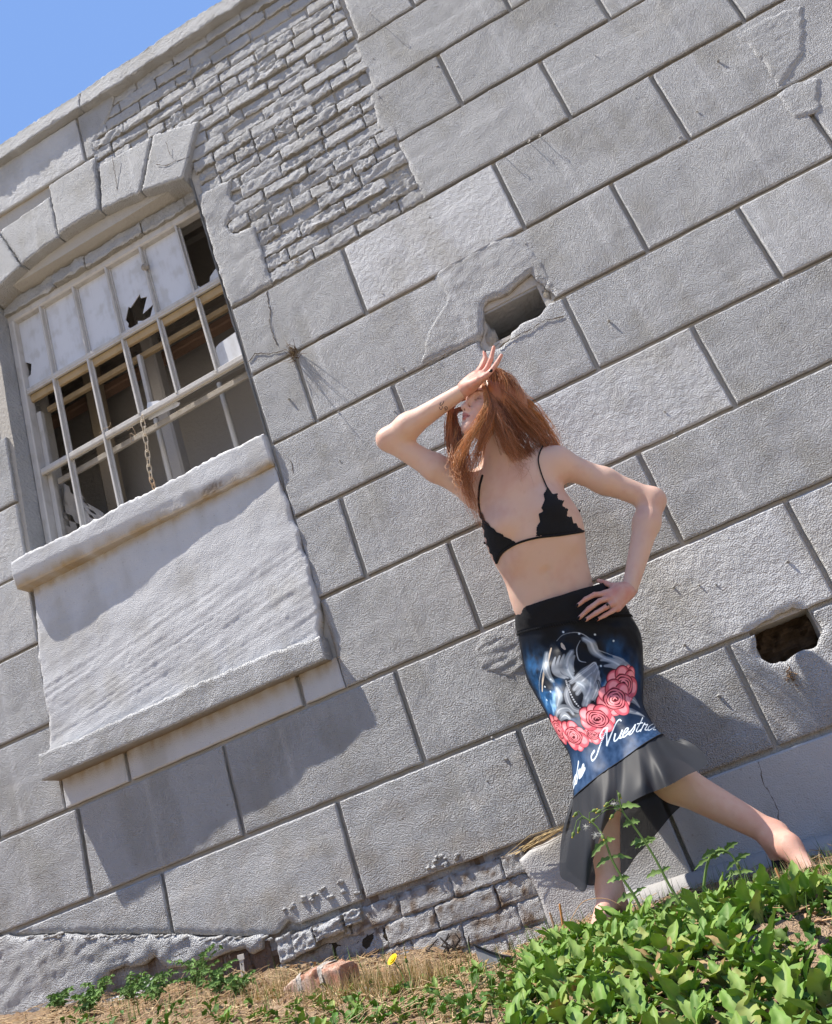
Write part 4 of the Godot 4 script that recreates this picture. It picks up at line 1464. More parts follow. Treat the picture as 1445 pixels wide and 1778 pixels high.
func build_person() -> void:
	person = thing("person", "red-haired woman in black bikini top and long printed skirt, forearm across her brow", "person", FOOT)
	var pelvis := Vector3(-0.3296, 0.5206, 0.125)
	var hip_r := Vector3(-0.4019, 0.4872, 0.14)
	var hip_l := Vector3(-0.284, 0.4648, 0.125)
	var waist := Vector3(-0.3483, 0.6776, 0.195)
	var rib := Vector3(-0.3199, 0.8736, 0.25)
	var chest := Vector3(-0.3227, 0.9964, 0.285)
	var neck0 := Vector3(-0.3259, 1.089, 0.295)
	var sh_r := Vector3(-0.4406, 1.082, 0.31)
	var sh_l := Vector3(-0.1563, 1.071, 0.255)
	var el_r := Vector3(-0.639, 1.348, 0.42)
	var wr_r := Vector3(-0.3335, 1.363, 0.462)
	var el_l := Vector3(0.0713, 0.8486, 0.15)
	var wr_l := Vector3(-0.1122, 0.5894, 0.215)
	var kn_r := Vector3(-0.4089, 0.1116, 0.29)
	var an_r := Vector3(-0.4952, -0.1988, 0.375)
	var kn_l := Vector3(-0.3078, 0.1045, 0.28)
	var an_l := Vector3(-0.0308, -0.2075, 0.3)
	var head := Vector3(-0.280, 1.295, 0.37)
	var hs := Vector3(0.715, -0.375, 0.59)
	var hu := Vector3(0.534, 0.838, -0.114)
	var hf := Vector3(-0.452, 0.397, 0.799)
	var hp := func(x, y, z): return head + hs * x + hu * y + hf * z
	var side := (sh_l - sh_r).normalized()
	var up := (neck0 - waist).normalized()
	var front := side.cross(up).normalized()
	var neck1: Vector3 = hp.call(0.0, -0.075, -0.022)
	var sq := front * 0.55     # squash of the trunk from front to back
	var pr := []
	# trunk
	pr.append(cap(hip_r + side * 0.02, hip_l - side * 0.02, 0.082, 0.082, 0.03, front * 0.25))
	pr.append(cap(pelvis + up * 0.09, waist, 0.084, 0.121, 0.05, front * 0.85))
	pr.append(cap(waist, rib + up * 0.005, 0.124, 0.148, 0.05, sq))
	pr.append(cap(rib, chest + up * 0.01, 0.148, 0.138, 0.05, sq))
	pr.append(cap(sh_r.lerp(sh_l, 0.18) - up * 0.012, sh_r.lerp(sh_l, 0.82) - up * 0.012, 0.062, 0.062, 0.05, front * 0.2))
	pr.append(cap(sh_r, sh_r.lerp(neck0, 0.3), 0.047, 0.045, 0.04))
	pr.append(cap(sh_l, sh_l.lerp(neck0, 0.3), 0.049, 0.045, 0.04))
	# shoulder slopes and neck
	pr.append(cap(neck0.lerp(neck1, 0.35) - front * 0.02, sh_l - side * 0.02, 0.034, 0.034, 0.05))
	pr.append(cap(neck0.lerp(neck1, 0.35) - front * 0.02, sh_r + side * 0.02, 0.034, 0.034, 0.05))
	pr.append(cap(neck0 - up * 0.02, neck1, 0.054, 0.047, 0.04))
	# collar bones, breast bone hollow, neck cords
	var notch := neck0 + front * 0.062 - up * 0.025
	pr.append(cap(notch + side * 0.018, sh_l + front * 0.035 - side * 0.03 + up * 0.012, 0.0115, 0.010, 0.014))
	pr.append(cap(notch - side * 0.018, sh_r + front * 0.035 + side * 0.03 + up * 0.012, 0.0115, 0.010, 0.014))
	pr.append(cap(notch + side * 0.008 + up * 0.012, hp.call(0.052, -0.055, 0.0), 0.011, 0.015, 0.022))
	pr.append(cap(notch - side * 0.008 + up * 0.012, hp.call(-0.052, -0.055, 0.0), 0.011, 0.015, 0.022))
	# breasts
	for s in [-1.0, 1.0]:
		pr.append(cap(chest - up * 0.055 + side * 0.068 * s + front * 0.052, chest - up * 0.07 + side * 0.072 * s + front * 0.062, 0.048, 0.050, 0.045))
	# lower ribs arching over the belly
	for s in [-1.0, 1.0]:
		pr.append(cap(rib + front * 0.076 - up * 0.012 + side * 0.03 * s, rib + front * 0.056 - up * 0.062 + side * 0.09 * s, 0.012, 0.012, 0.05))
	for s in [-1.0, 1.0]:
		for k in 4:
			var y := -0.028 + 0.030 * k
			pr.append(cap(rib + front * (0.088 - 0.004 * k) + up * (y + 0.012) + side * 0.035 * s, rib + front * 0.048 + up * (y - 0.012) + side * 0.118 * s, 0.0065, 0.0065, 0.012))
	pr.append(cap(waist + front * 0.093 + up * 0.07, waist + front * 0.088 - up * 0.02, 0.005, 0.005, 0.03, Vector3.ZERO, true))
	# arms
	var mid_ar := sh_r.lerp(el_r, 0.45)
	pr.append(cap(sh_r, mid_ar - up * 0.003, 0.047, 0.0435, 0.03))
	pr.append(cap(mid_ar - up * 0.003, el_r, 0.0435, 0.037, 0.03))
	pr.append(cap(el_r, el_r.lerp(wr_r, 0.28), 0.037, 0.0425, 0.025))
	pr.append(cap(el_r.lerp(wr_r, 0.28), wr_r, 0.0425, 0.0245, 0.025))
	var mid_al := sh_l.lerp(el_l, 0.5)
	pr.append(cap(sh_l, mid_al, 0.046, 0.0405, 0.03))
	pr.append(cap(mid_al, el_l, 0.0405, 0.037, 0.03))
	pr.append(cap(el_l + (el_l - sh_l).normalized() * 0.012, el_l, 0.026, 0.03, 0.02))
	pr.append(cap(el_l, el_l.lerp(wr_l, 0.27), 0.039, 0.0415, 0.025))
	pr.append(cap(el_l.lerp(wr_l, 0.27), wr_l, 0.0415, 0.0255, 0.025))
	# legs
	pr.append(cap(hip_r, kn_r, 0.055, 0.040, 0.02))
	pr.append(cap(hip_l, kn_l, 0.050, 0.032, 0.02))
	var cf_r := kn_r.lerp(an_r, 0.3) - front * 0.012
	pr.append(cap(kn_r, cf_r, 0.042, 0.050, 0.02))
	pr.append(cap(cf_r, an_r, 0.053, 0.031, 0.03))
	var cf_l := kn_l.lerp(an_l, 0.32) - front * 0.006
	pr.append(cap(kn_l, cf_l, 0.040, 0.055, 0.02))
	pr.append(cap(cf_l, an_l, 0.056, 0.033, 0.03))
	# feet in heeled mules
	var toe_l := Vector3(0.0152, -0.3098, 0.4)
	var heel_l := an_l + Vector3(-0.012, -0.048, -0.015)
	pr.append(cap(an_l + Vector3(0, -0.01, 0), an_l.lerp(toe_l, 0.45) + Vector3(0, 0.012, 0), 0.034, 0.030, 0.03))
	pr.append(cap(an_l.lerp(toe_l, 0.45) + Vector3(0, 0.008, 0), toe_l, 0.030, 0.020, 0.03))
	pr.append(cap(heel_l, an_l, 0.027, 0.03, 0.025))
	pr.append(cap(an_l + Vector3(-0.018, -0.004, 0.022), an_l + Vector3(-0.018, -0.006, 0.022), 0.012, 0.012, 0.02))
	var toe_r := an_r + Vector3(-0.045, -0.075, 0.135)
	pr.append(cap(an_r + Vector3(0, -0.01, 0), toe_r, 0.032, 0.02, 0.03))
	pr.append(cap(an_r, an_r + Vector3(0.008, -0.045, -0.018), 0.03, 0.026, 0.025))
	var body := Field.new()
	body.setup(pr, 0.0085)
	var pale := Color(0.70, 0.475, 0.37)
	var paint := func(p: Vector3) -> Color:
		var red := 0.0
		red += clampf(1.0 - p.distance_to(el_l) / 0.06, 0.0, 1.0) * 0.8
		red += clampf(1.0 - p.distance_to(el_r) / 0.06, 0.0, 1.0) * 0.7
		red += clampf((0.05 - p.y) / 0.3, 0.0, 1.0) * 0.55
		red += clampf(1.0 - p.distance_to(notch) / 0.09, 0.0, 1.0) * 0.35
		red += nz[0].get_noise_3dv(p * 7.0) * 0.4 + nz[1].get_noise_3dv(p * 28.0) * 0.25
		var frk := clampf(nz[2].get_noise_3dv(p * 130.0) * 2.0 - 0.9, 0.0, 1.0) * 0.28
		return pale.lerp(Color(0.56, 0.27, 0.20), clampf(red, 0.0, 0.8)).lerp(Color(0.42, 0.22, 0.14), frk)
	var bm := MB.new()
	body.nets(bm, paint)

	# ---- head, on a finer grid
	var hd := []
	hd.append(cap(hp.call(0, 0.032, -0.022), hp.call(0, 0.03, 0.005), 0.080, 0.078, 0.02, hs * 0.06))
	hd.append(cap(hp.call(0, -0.01, 0.025), hp.call(0, -0.055, 0.035), 0.066, 0.050, 0.03, hs * 0.05))
	hd.append(cap(hp.call(0, -0.06, 0.04), hp.call(0, -0.094, 0.066), 0.044, 0.017, 0.03))
	for s in [-1.0, 1.0]:
		hd.append(cap(hp.call(0.05 * s, -0.058, 0.0), hp.call(0.016 * s, -0.096, 0.066), 0.016, 0.012, 0.025))
		hd.append(cap(hp.call(0.036 * s, -0.026, 0.066), hp.call(0.052 * s, -0.018, 0.045), 0.016, 0.018, 0.025))     # cheekbone
		hd.append(cap(hp.call(0.012 * s, 0.021, 0.088), hp.call(0.042 * s, 0.022, 0.074), 0.008, 0.008, 0.016))       # brow
		hd.append(cap(hp.call(0.030 * s, 0.002, 0.082), hp.call(0.030 * s, 0.0, 0.092), 0.013, 0.010, 0.012, Vector3.ZERO, true))  # socket
		hd.append(cap(hp.call(0.031 * s, 0.0, 0.070), hp.call(0.031 * s, 0.0, 0.0715), 0.0135, 0.0135, 0.004))       # lid over the eyeball
		hd.append(cap(hp.call(0.022 * s, -0.006, 0.0815), hp.call(0.041 * s, -0.004, 0.077), 0.0022, 0.0022, 0.004)) # lower lid
		hd.append(cap(hp.call(0.0095 * s, -0.042, 0.098), hp.call(0.013 * s, -0.040, 0.088), 0.0065, 0.006, 0.006))   # nostril wing
		hd.append(cap(hp.call(0.0055 * s, -0.0495, 0.103), hp.call(0.007 * s, -0.043, 0.098), 0.0026, 0.0026, 0.002, Vector3.ZERO, true))
		hd.append(cap(hp.call(0.072 * s, 0.012, -0.012), hp.call(0.070 * s, -0.026, -0.004), 0.014, 0.010, 0.008, hs * 1.2))  # ear
	hd.append(cap(hp.call(0, 0.012, 0.088), hp.call(0, -0.034, 0.108), 0.007, 0.0085, 0.014))
	hd.append(cap(hp.call(0, -0.036, 0.107), hp.call(0, -0.038, 0.108), 0.0095, 0.0095, 0.008))
	hd.append(cap(hp.call(0, -0.048, 0.096), hp.call(0, -0.056, 0.097), 0.006, 0.006, 0.008))
	hd.append(cap(hp.call(0, -0.066, 0.076), hp.call(0, -0.07, 0.076), 0.021, 0.021, 0.02))
	# lips
	for s in [-1.0, 1.0]:
		hd.append(cap(hp.call(0.004 * s, -0.0605, 0.0985), hp.call(0.023 * s, -0.0665, 0.085), 0.0046, 0.0026, 0.004))
		hd.append(cap(hp.call(0.0, -0.0735, 0.0965), hp.call(0.020 * s, -0.069, 0.086), 0.0058, 0.003, 0.004))
	hd.append(cap(hp.call(-0.020, -0.0672, 0.092), hp.call(0.020, -0.0672, 0.092), 0.0016, 0.0016, 0.002, Vector3.ZERO, true))
	hd.append(cap(hp.call(0, -0.0672, 0.1035), hp.call(0, -0.0672, 0.098), 0.0022, 0.0018, 0.003, Vector3.ZERO, true))
	hd.append(cap(hp.call(0, -0.083, 0.094), hp.call(0, -0.084, 0.098), 0.006, 0.006, 0.012, Vector3.ZERO, true))
	hd.append(cap(hp.call(0, -0.100, 0.078), hp.call(0, -0.103, 0.078), 0.0125, 0.0125, 0.02))
	hd.append(cap(neck1, hp.call(0, -0.03, -0.02), 0.046, 0.05, 0.03))
	var hfld := Field.new()
	hfld.setup(hd, 0.0034)
	var hpaint := func(p: Vector3) -> Color:
		var q := p - head
		var l := Vector3(q.dot(hs), q.dot(hu), q.dot(hf))
		var c := pale.lerp(Color(0.58, 0.28, 0.21), clampf(0.25 + nz[0].get_noise_3dv(p * 16.0) * 0.4, 0.0, 0.6))
		var mouth := Vector2(l.x / 0.024, (l.y + 0.0672) / (0.0125 * (1.0 - 0.55 * pow(absf(l.x) / 0.024, 1.6)))).length()
		if l.z > 0.07 and absf(l.x) < 0.025:
			c = c.lerp(Color(0.50, 0.20, 0.17), smoothstep(1.05, 0.8, mouth))
			c = c.lerp(Color(0.10, 0.03, 0.03), smoothstep(0.0016, 0.0006, absf(l.y + 0.0672)) * smoothstep(0.021, 0.018, absf(l.x)))
		for s in [-1.0, 1.0]:
			var e := Vector2((l.x - 0.031 * s) / 0.0145, (l.y - 0.0) / 0.0115)
			if l.z > 0.06:
				c = c.lerp(Color(0.40, 0.20, 0.16), smoothstep(1.2, 0.6, e.length()) * 0.5)
				var lash := absf(l.y + 0.0045 - 0.0022 * cos((l.x - 0.031 * s) / 0.014 * 1.4))
				c = c.lerp(Color(0.09, 0.04, 0.025), smoothstep(0.0022, 0.0009, lash) * smoothstep(0.0155, 0.0125, absf(l.x - 0.031 * s)))
				var brow := absf(l.y - 0.0215 - 0.004 * cos((absf(l.x) - 0.032) / 0.02 * 1.4))
				c = c.lerp(Color(0.30, 0.12, 0.05), smoothstep(0.005, 0.003, brow) * smoothstep(0.022, 0.016, absf(absf(l.x) - 0.031)) * 0.65)
			if Vector2(absf(l.x) - 0.006, l.y + 0.0485).length() < 0.0024 and l.z > 0.09:
				c = Color(0.12, 0.04, 0.03)
		if l.y > 0.062 - 0.5 * (l.z - 0.06) and l.z < 0.085 or l.z < -0.005 and l.y > -0.05:
			c = Color(0.24, 0.075, 0.02)
		return c
	hfld.nets(bm, hpaint)

	# ---- hands, each on its own grid
	var hot := Color(0.64, 0.38, 0.30)
	var hand_paint := func(p: Vector3) -> Color: return hot.lerp(Color(0.60, 0.22, 0.16), clampf(0.3 + nz[1].get_noise_3dv(p * 30.0) * 0.5, 0.0, 0.7))
	var nails := []
	# raised hand: palm up from the wrist over the brow, fingers curling upward
	var f1 := [Vector3(-0.2681, 1.385, 0.478), Vector3(-0.2388, 1.409, 0.47), Vector3(-0.2209, 1.43, 0.468), Vector3(-0.2153, 1.453, 0.47)]
	var f2 := [Vector3(-0.2523, 1.374, 0.482), Vector3(-0.2261, 1.39, 0.478), Vector3(-0.2036, 1.41, 0.482), Vector3(-0.1796, 1.444, 0.484)]
	var f3 := [Vector3(-0.2416, 1.358, 0.49), Vector3(-0.2148, 1.366, 0.492), Vector3(-0.1907, 1.379, 0.494), Vector3(-0.1671, 1.398, 0.494)]
	var f0 := [Vector3(-0.2763, 1.391, 0.47), Vector3(-0.2551, 1.41, 0.458), Vector3(-0.2385, 1.428, 0.452), Vector3(-0.2245, 1.446, 0.448)]
	var th := [Vector3(-0.2998, 1.358, 0.49), Vector3(-0.2665, 1.347, 0.506), Vector3(-0.2407, 1.347, 0.51), Vector3(-0.2171, 1.351, 0.512)]
	var hr := []
	hr.append(cap(wr_r, wr_r.lerp(f2[0], 0.45), 0.0245, 0.028, 0.02, Vector3(0, 0, 0.35)))
	for fg in [f0, f1, f2, f3]:
		hr.append(cap(wr_r.lerp(fg[0], 0.25), fg[0], 0.021, 0.0125, 0.012))
	hr.append(cap(wr_r.lerp(th[0], 0.3), th[1], 0.018, 0.013, 0.012))
	var fr := [[f0, 0.0068], [f1, 0.0076], [f2, 0.0080], [f3, 0.0078], [th, 0.0092]]
	for e in fr:
		var q: Array = e[0]
		var r: float = e[1]
		hr.append(cap(q[0], q[1], r * 1.22, r * 1.06, 0.006))
		hr.append(cap(q[1], q[2], r * 1.06, r * 0.98, 0.003))
		hr.append(cap(q[2], q[3], r * 0.98, r * 0.78, 0.003))
	nails.append([th[3], th[2], Vector3(0.25, 0.1, 1.0), 0.0062])
	nails.append([f1[3], f1[2], Vector3(0.8, 0.3, 0.5), 0.0048])
	var hrf := Field.new()
	hrf.setup(hr, 0.0026)
	hrf.nets(bm, hand_paint)
	# hand on the hip
	var g1 := [Vector3(-0.187, 0.5921, 0.27), Vector3(-0.2163, 0.5988, 0.286), Vector3(-0.2463, 0.5951, 0.293), Vector3(-0.2775, 0.5869, 0.292)]
	var g2 := [Vector3(-0.1787, 0.5728, 0.273), Vector3(-0.2093, 0.5724, 0.292), Vector3(-0.2485, 0.5621, 0.298), Vector3(-0.2869, 0.5478, 0.297)]
	var g3 := [Vector3(-0.1727, 0.5543, 0.27), Vector3(-0.1991, 0.548, 0.288), Vector3(-0.2337, 0.5415, 0.295), Vector3(-0.272, 0.5349, 0.294)]
	var g4 := [Vector3(-0.1696, 0.5369, 0.26), Vector3(-0.188, 0.5314, 0.276), Vector3(-0.2128, 0.5267, 0.283), Vector3(-0.2395, 0.5241, 0.283)]
	var gt := [Vector3(-0.1407, 0.5823, 0.233), Vector3(-0.1552, 0.6113, 0.233), Vector3(-0.1733, 0.634, 0.223), Vector3(-0.1927, 0.6548, 0.21)]
	var hl := []
	hl.append(cap(wr_l, wr_l.lerp(g2[0], 0.5), 0.0255, 0.030, 0.02, Vector3(0, 0, 0.5)))
	for fg in [g1, g2, g3, g4]:
		hl.append(cap(wr_l.lerp(fg[0], 0.25), fg[0], 0.020, 0.0118, 0.012))
	hl.append(cap(wr_l.lerp(gt[0], 0.3), gt[1], 0.019, 0.0135, 0.012))
	for e in [[g1, 0.0078], [g2, 0.0082], [g3, 0.0078], [g4, 0.0068], [gt, 0.0092]]:
		var q: Array = e[0]
		var r: float = e[1]
		hl.append(cap(q[0], q[1], r * 1.2, r * 1.05, 0.006))
		hl.append(cap(q[1], q[2], r * 1.05, r * 0.97, 0.003))
		hl.append(cap(q[2], q[3], r * 0.97, r * 0.76, 0.003))
	for q in [g1, g2, g3, g4]:
		nails.append([q[3], q[2], Vector3(0.1, 0.2, 1.0), 0.0052])
	var hlf := Field.new()
	hlf.setup(hl, 0.0026)
	hlf.nets(bm, hand_paint)
	obj("body", bm, M.skin, person, FOOT)
	for nl in nails:
		var d: Vector3 = (nl[0] - nl[1]).normalized()
		var nrm: Vector3 = nl[2]
		nrm = (nrm - d * nrm.dot(d)).normalized()
		var sd := d.cross(nrm)
		var m := MB.new()
		var r: float = nl[3]
		m.lump(Vector3.ZERO, Vector3(r * 0.95, r * 1.3, r * 0.42), 0.0, R, Color.WHITE, 12, 9)
		for k in m.v.size():
			var p := m.v[k]
			m.v[k] = nl[0] + sd * p.x + d * (p.y + r * 0.1) + nrm * (p.z + r * 0.92 - p.x * p.x / r * 0.5)
		obj("fingernail", m, M.nail, person, FOOT)
	var ring := MB.new()
	var rp := []
	var rr := []
	var rc: Vector3 = g3[0].lerp(g3[1], 0.75)
	var rd: Vector3 = (g3[1] - g3[0]).normalized()
	var ru := rd.cross(Vector3.BACK).normalized()
	var rv := ru.cross(rd)
	for k in 19:
		rp.append(rc + (ru * cos(TAU * k / 18.0) + rv * sin(TAU * k / 18.0)) * 0.0098)
		rr.append(0.0014)
	ring.tube(rp, rr, 6, Color(0.35, 0.33, 0.3), false)
	ring.lump(rc - rv * 0.0 + Vector3(0, 0.002, 0.0105), Vector3(0.004, 0.004, 0.003), 0.1, R, Color(0.05, 0.05, 0.05))
	obj("ring", ring, M.metal, person, FOOT)
	# small line tattoo above the raised wrist
	var tat := MB.new()
	for ln in [[Vector3(-0.3915, 1.283, 0.6), Vector3(-0.3979, 1.278, 0.6), Vector3(-0.3952, 1.273, 0.6), Vector3(-0.3873, 1.276, 0.6), Vector3(-0.3815, 1.283, 0.6)], [Vector3(-0.4028, 1.271, 0.6), Vector3(-0.402, 1.261, 0.6), Vector3(-0.3962, 1.261, 0.6), Vector3(-0.3926, 1.268, 0.6)], [Vector3(-0.3905, 1.258, 0.6), Vector3(-0.3845, 1.262, 0.6), Vector3(-0.3792, 1.258, 0.6), Vector3(-0.3832, 1.25, 0.6), Vector3(-0.3892, 1.252, 0.6), Vector3(-0.385, 1.258, 0.6)]]:
		var tp := []
		var tr := []
		var eye := Vector3(0.0, -0.081, 3.02)
		for k in 11:
			var q: Vector3 = catmull(ln, k / 10.0)
			tp.append(body.hit(q, (q - eye).normalized(), 0.0002))
			tr.append(0.0011)
		tat.tube(tp, tr, 5, Color(0.08, 0.07, 0.09))
	obj("tattoo", tat, M.straw, person, FOOT)
	dress(body, sh_l, sh_r, front, side, up, chest, neck0)
	skirt()
	hair(hp)
	# mules
	for ft in [[an_l, toe_l, heel_l], [an_r, toe_r, an_r + Vector3(0.008, -0.045, -0.018)]]:
		var sh := MB.new()
		var a: Vector3 = ft[1]
		var b: Vector3 = ft[2]
		var d: Vector3 = (a - b).normalized()
		var lat := d.cross(Vector3.UP).normalized()
		var n := 12
		var first := sh.v.size()
		for layer in 2:
			for k in n + 1:
				var u := float(k) / n
				var w := 0.028 + 0.012 * sin(u * PI * 0.9) - (0.022 if k == n else 0.0)
				var c := b.lerp(a, u * 1.12 - 0.05) + Vector3(0, -0.026 - 0.034 * layer - 0.008 * sin(u * PI), 0)
				sh.vert(c + lat * w)
				sh.vert(c - lat * w)
		for k in n:
			var p := first + k * 2
			var q := first + (n + 1) * 2 + k * 2
			sh.quad(p, p + 2, p + 3, p + 1)
			sh.quad(q, q + 1, q + 3, q + 2)
			sh.quad(p, q, q + 2, p + 2)
			sh.quad(p + 1, p + 3, q + 3, q + 1)
		sh.tube([b + Vector3(0, -0.03, 0), b + Vector3(-0.004, -0.065, 0), b + Vector3(-0.004, -0.10, 0.002)], [0.022, 0.014, 0.009], 10)
		if ft[0] == an_l:
			sh.tube([b + Vector3(0.004, -0.012, -0.004), b + Vector3(0.002, -0.03, 0.0), b + Vector3(0, -0.06, 0.002)], [0.0285, 0.031, 0.022], 12)
			sh.tube([b.lerp(a, 0.62) + lat * 0.034 + Vector3(0, -0.02, 0), b.lerp(a, 0.66) + Vector3(0, 0.032, 0.004), b.lerp(a, 0.62) - lat * 0.034 + Vector3(0, -0.02, 0)], [0.016, 0.019, 0.016], 10, Color.WHITE, true, 0.5)
		obj("shoe", sh, M.black, person, FOOT)

# cups and bands of the bikini top, laid on the body
func dress(body: Field, sh_l: Vector3, sh_r: Vector3, front: Vector3, side: Vector3, up: Vector3, chest: Vector3, neck0: Vector3) -> void:
	var cup_l := [Vector3(-0.1991, 0.9105, 0.5), Vector3(-0.2193, 0.8939, 0.5), Vector3(-0.223, 0.8753, 0.5), Vector3(-0.2422, 0.8562, 0.5), Vector3(-0.2399, 0.843, 0.5), Vector3(-0.257, 0.8432, 0.5), Vector3(-0.2618, 0.8174, 0.5), Vector3(-0.2768, 0.8085, 0.5), Vector3(-0.2898, 0.7809, 0.5), Vector3(-0.2557, 0.7668, 0.5), Vector3(-0.2181, 0.753, 0.5), Vector3(-0.1679, 0.7351, 0.5), Vector3(-0.1528, 0.7358, 0.5), Vector3(-0.1641, 0.7529, 0.5), Vector3(-0.164, 0.7666, 0.5), Vector3(-0.1724, 0.7687, 0.5), Vector3(-0.1688, 0.7907, 0.5), Vector3(-0.1829, 0.7974, 0.5), Vector3(-0.1692, 0.8168, 0.5), Vector3(-0.1824, 0.8352, 0.5), Vector3(-0.1698, 0.8472, 0.5), Vector3(-0.1867, 0.8615, 0.5), Vector3(-0.1781, 0.8776, 0.5), Vector3(-0.1938, 0.8813, 0.5)]
	var cup_r := [Vector3(-0.421, 0.939, 0.5), Vector3(-0.4169, 0.9184, 0.5), Vector3(-0.4175, 0.896, 0.5), Vector3(-0.4108, 0.8826, 0.5), Vector3(-0.4081, 0.869, 0.5), Vector3(-0.4001, 0.8591, 0.5), Vector3(-0.3975, 0.8457, 0.5), Vector3(-0.3829, 0.8328, 0.5), Vector3(-0.3797, 0.8212, 0.5), Vector3(-0.3659, 0.8067, 0.5), Vector3(-0.351, 0.7858, 0.5), Vector3(-0.3785, 0.7847, 0.5), Vector3(-0.4017, 0.7796, 0.5), Vector3(-0.4198, 0.7682, 0.5), Vector3(-0.4348, 0.7494, 0.5), Vector3(-0.4372, 0.7683, 0.5), Vector3(-0.4347, 0.7849, 0.5), Vector3(-0.441, 0.7938, 0.5), Vector3(-0.4362, 0.8116, 0.5), Vector3(-0.4425, 0.8205, 0.5), Vector3(-0.4336, 0.8385, 0.5), Vector3(-0.4394, 0.8493, 0.5), Vector3(-0.4305, 0.8674, 0.5), Vector3(-0.4342, 0.8835, 0.5), Vector3(-0.4252, 0.9018, 0.5), Vector3(-0.4297, 0.9163, 0.5)]
	var eye := Vector3(0.0, -0.081, 3.02)
	var top := Node3D.new()
	top.name = "bikini_top"
	person.add_child(top, true)
	for cup in [cup_l, cup_r]:
		var flat := []
		for p in cup:
			flat.append(Vector2(p.x, p.y))
		var lo := Vector2(INF, INF)
		var hi := -lo
		for p in flat:
			lo = lo.min(p)
			hi = hi.max(p)
		var mb := MB.new()
		var st := 0.0038
		var nx := int((hi.x - lo.x) / st) + 3
		var ny := int((hi.y - lo.y) / st) + 3
		var ids := {}
		for j in ny:
			for i in nx:
				var p := lo + Vector2(i - 1, j - 1) * st
				var ne := near_edge(p, flat)
				if ne[0] > st * 0.75:
					continue
				if ne[0] > -st * 0.4:
					p = ne[1]
				var w := Vector3(p.x, p.y, 0.5)
				var thick := 0.0045 if ne[0] < -st else 0.0015
				var h := body.hit(w, (w - eye).normalized(), thick)
				if body.sample(h) > 0.012:
					continue
				ids[j * nx + i] = mb.vert(h, Color.WHITE)
		for j in ny - 1:
			for i in nx - 1:
				var a := j * nx + i
				if ids.has(a) and ids.has(a + 1) and ids.has(a + nx) and ids.has(a + nx + 1):
					mb.quad(ids[a], ids[a + 1], ids[a + nx + 1], ids[a + nx])
		obj("cup", mb, M.black, top, FOOT)
	for ln in [[[Vector3(-0.4157, 0.7213, 0.6), Vector3(-0.3886, 0.743, 0.6), Vector3(-0.3393, 0.7505, 0.6), Vector3(-0.2787, 0.7412, 0.6), Vector3(-0.2101, 0.7183, 0.6), Vector3(-0.1495, 0.701, 0.6)], 0.0062], [[Vector3(-0.1932, 0.8662, 0.6), Vector3(-0.1925, 0.9135, 0.6), Vector3(-0.1855, 0.9583, 0.6), Vector3(-0.17, 0.9829, 0.6), Vector3(-0.1532, 0.9966, 0.6)], 0.0040], [[Vector3(-0.4065, 0.8876, 0.6), Vector3(-0.3956, 0.9263, 0.6), Vector3(-0.3775, 0.9639, 0.6), Vector3(-0.3562, 0.9941, 0.6)], 0.0040]]:
		var mb := MB.new()
		var pts := []
		var rad := []
		for k in 33:
			var q: Vector3 = catmull(ln[0], k / 32.0)
			var h := body.hit(q, (q - eye).normalized(), 0.002)
			if body.sample(h) > 0.01:
				continue
			pts.append(h)
			rad.append(ln[1])
		if pts.size() > 2:
			mb.tube(pts, rad, 8, Color.WHITE, true, 0.5)
			obj("strap", mb, M.black, top, FOOT)
	var back := MB.new()
	var pts := []
	var rad := []
	for k in 25:
		var an := PI * k / 24.0
		var q := chest - up * 0.10 + side * 0.25 * cos(an) - front * 0.25 * sin(an)
		pts.append(body.hit(q, (chest - up * 0.10 - q).normalized(), 0.002))
		rad.append(0.004)
	back.tube(pts, rad, 8)
	obj("strap", back, M.black, top, FOOT)

# a figure painted for the skirt: night-blue glow, hooded robe, folded hands with beads, roses, script
func stroke(im: Image, pts: Array, w0: float, w1: float, col: Color, soft := 1.0) -> void:
	var size := float(im.get_width())
	var n := maxi(8, pts.size() * 10)
	for k in n + 1:
		var t := float(k) / n
		var p: Vector2 = catmull(pts, t) * size
		blot(im, p, lerpf(w0, w1, absf(2.0 * t - 1.0)) * size, col, soft)

func blot(im: Image, p: Vector2, r: float, col: Color, soft := 1.0) -> void:
	var s := im.get_width()
	for y in range(maxi(0, int(p.y - r - 1)), mini(s, int(p.y + r + 2))):
		for x in range(maxi(0, int(p.x - r - 1)), mini(s, int(p.x + r + 2))):
			var d := p.distance_to(Vector2(x + 0.5, y + 0.5))
			var a := clampf((r - d) / maxf(soft, 0.5) + 0.5, 0.0, 1.0) * col.a
			if a > 0.0:
				im.set_pixel(x, y, im.get_pixel(x, y).lerp(Color(col.r, col.g, col.b), a))


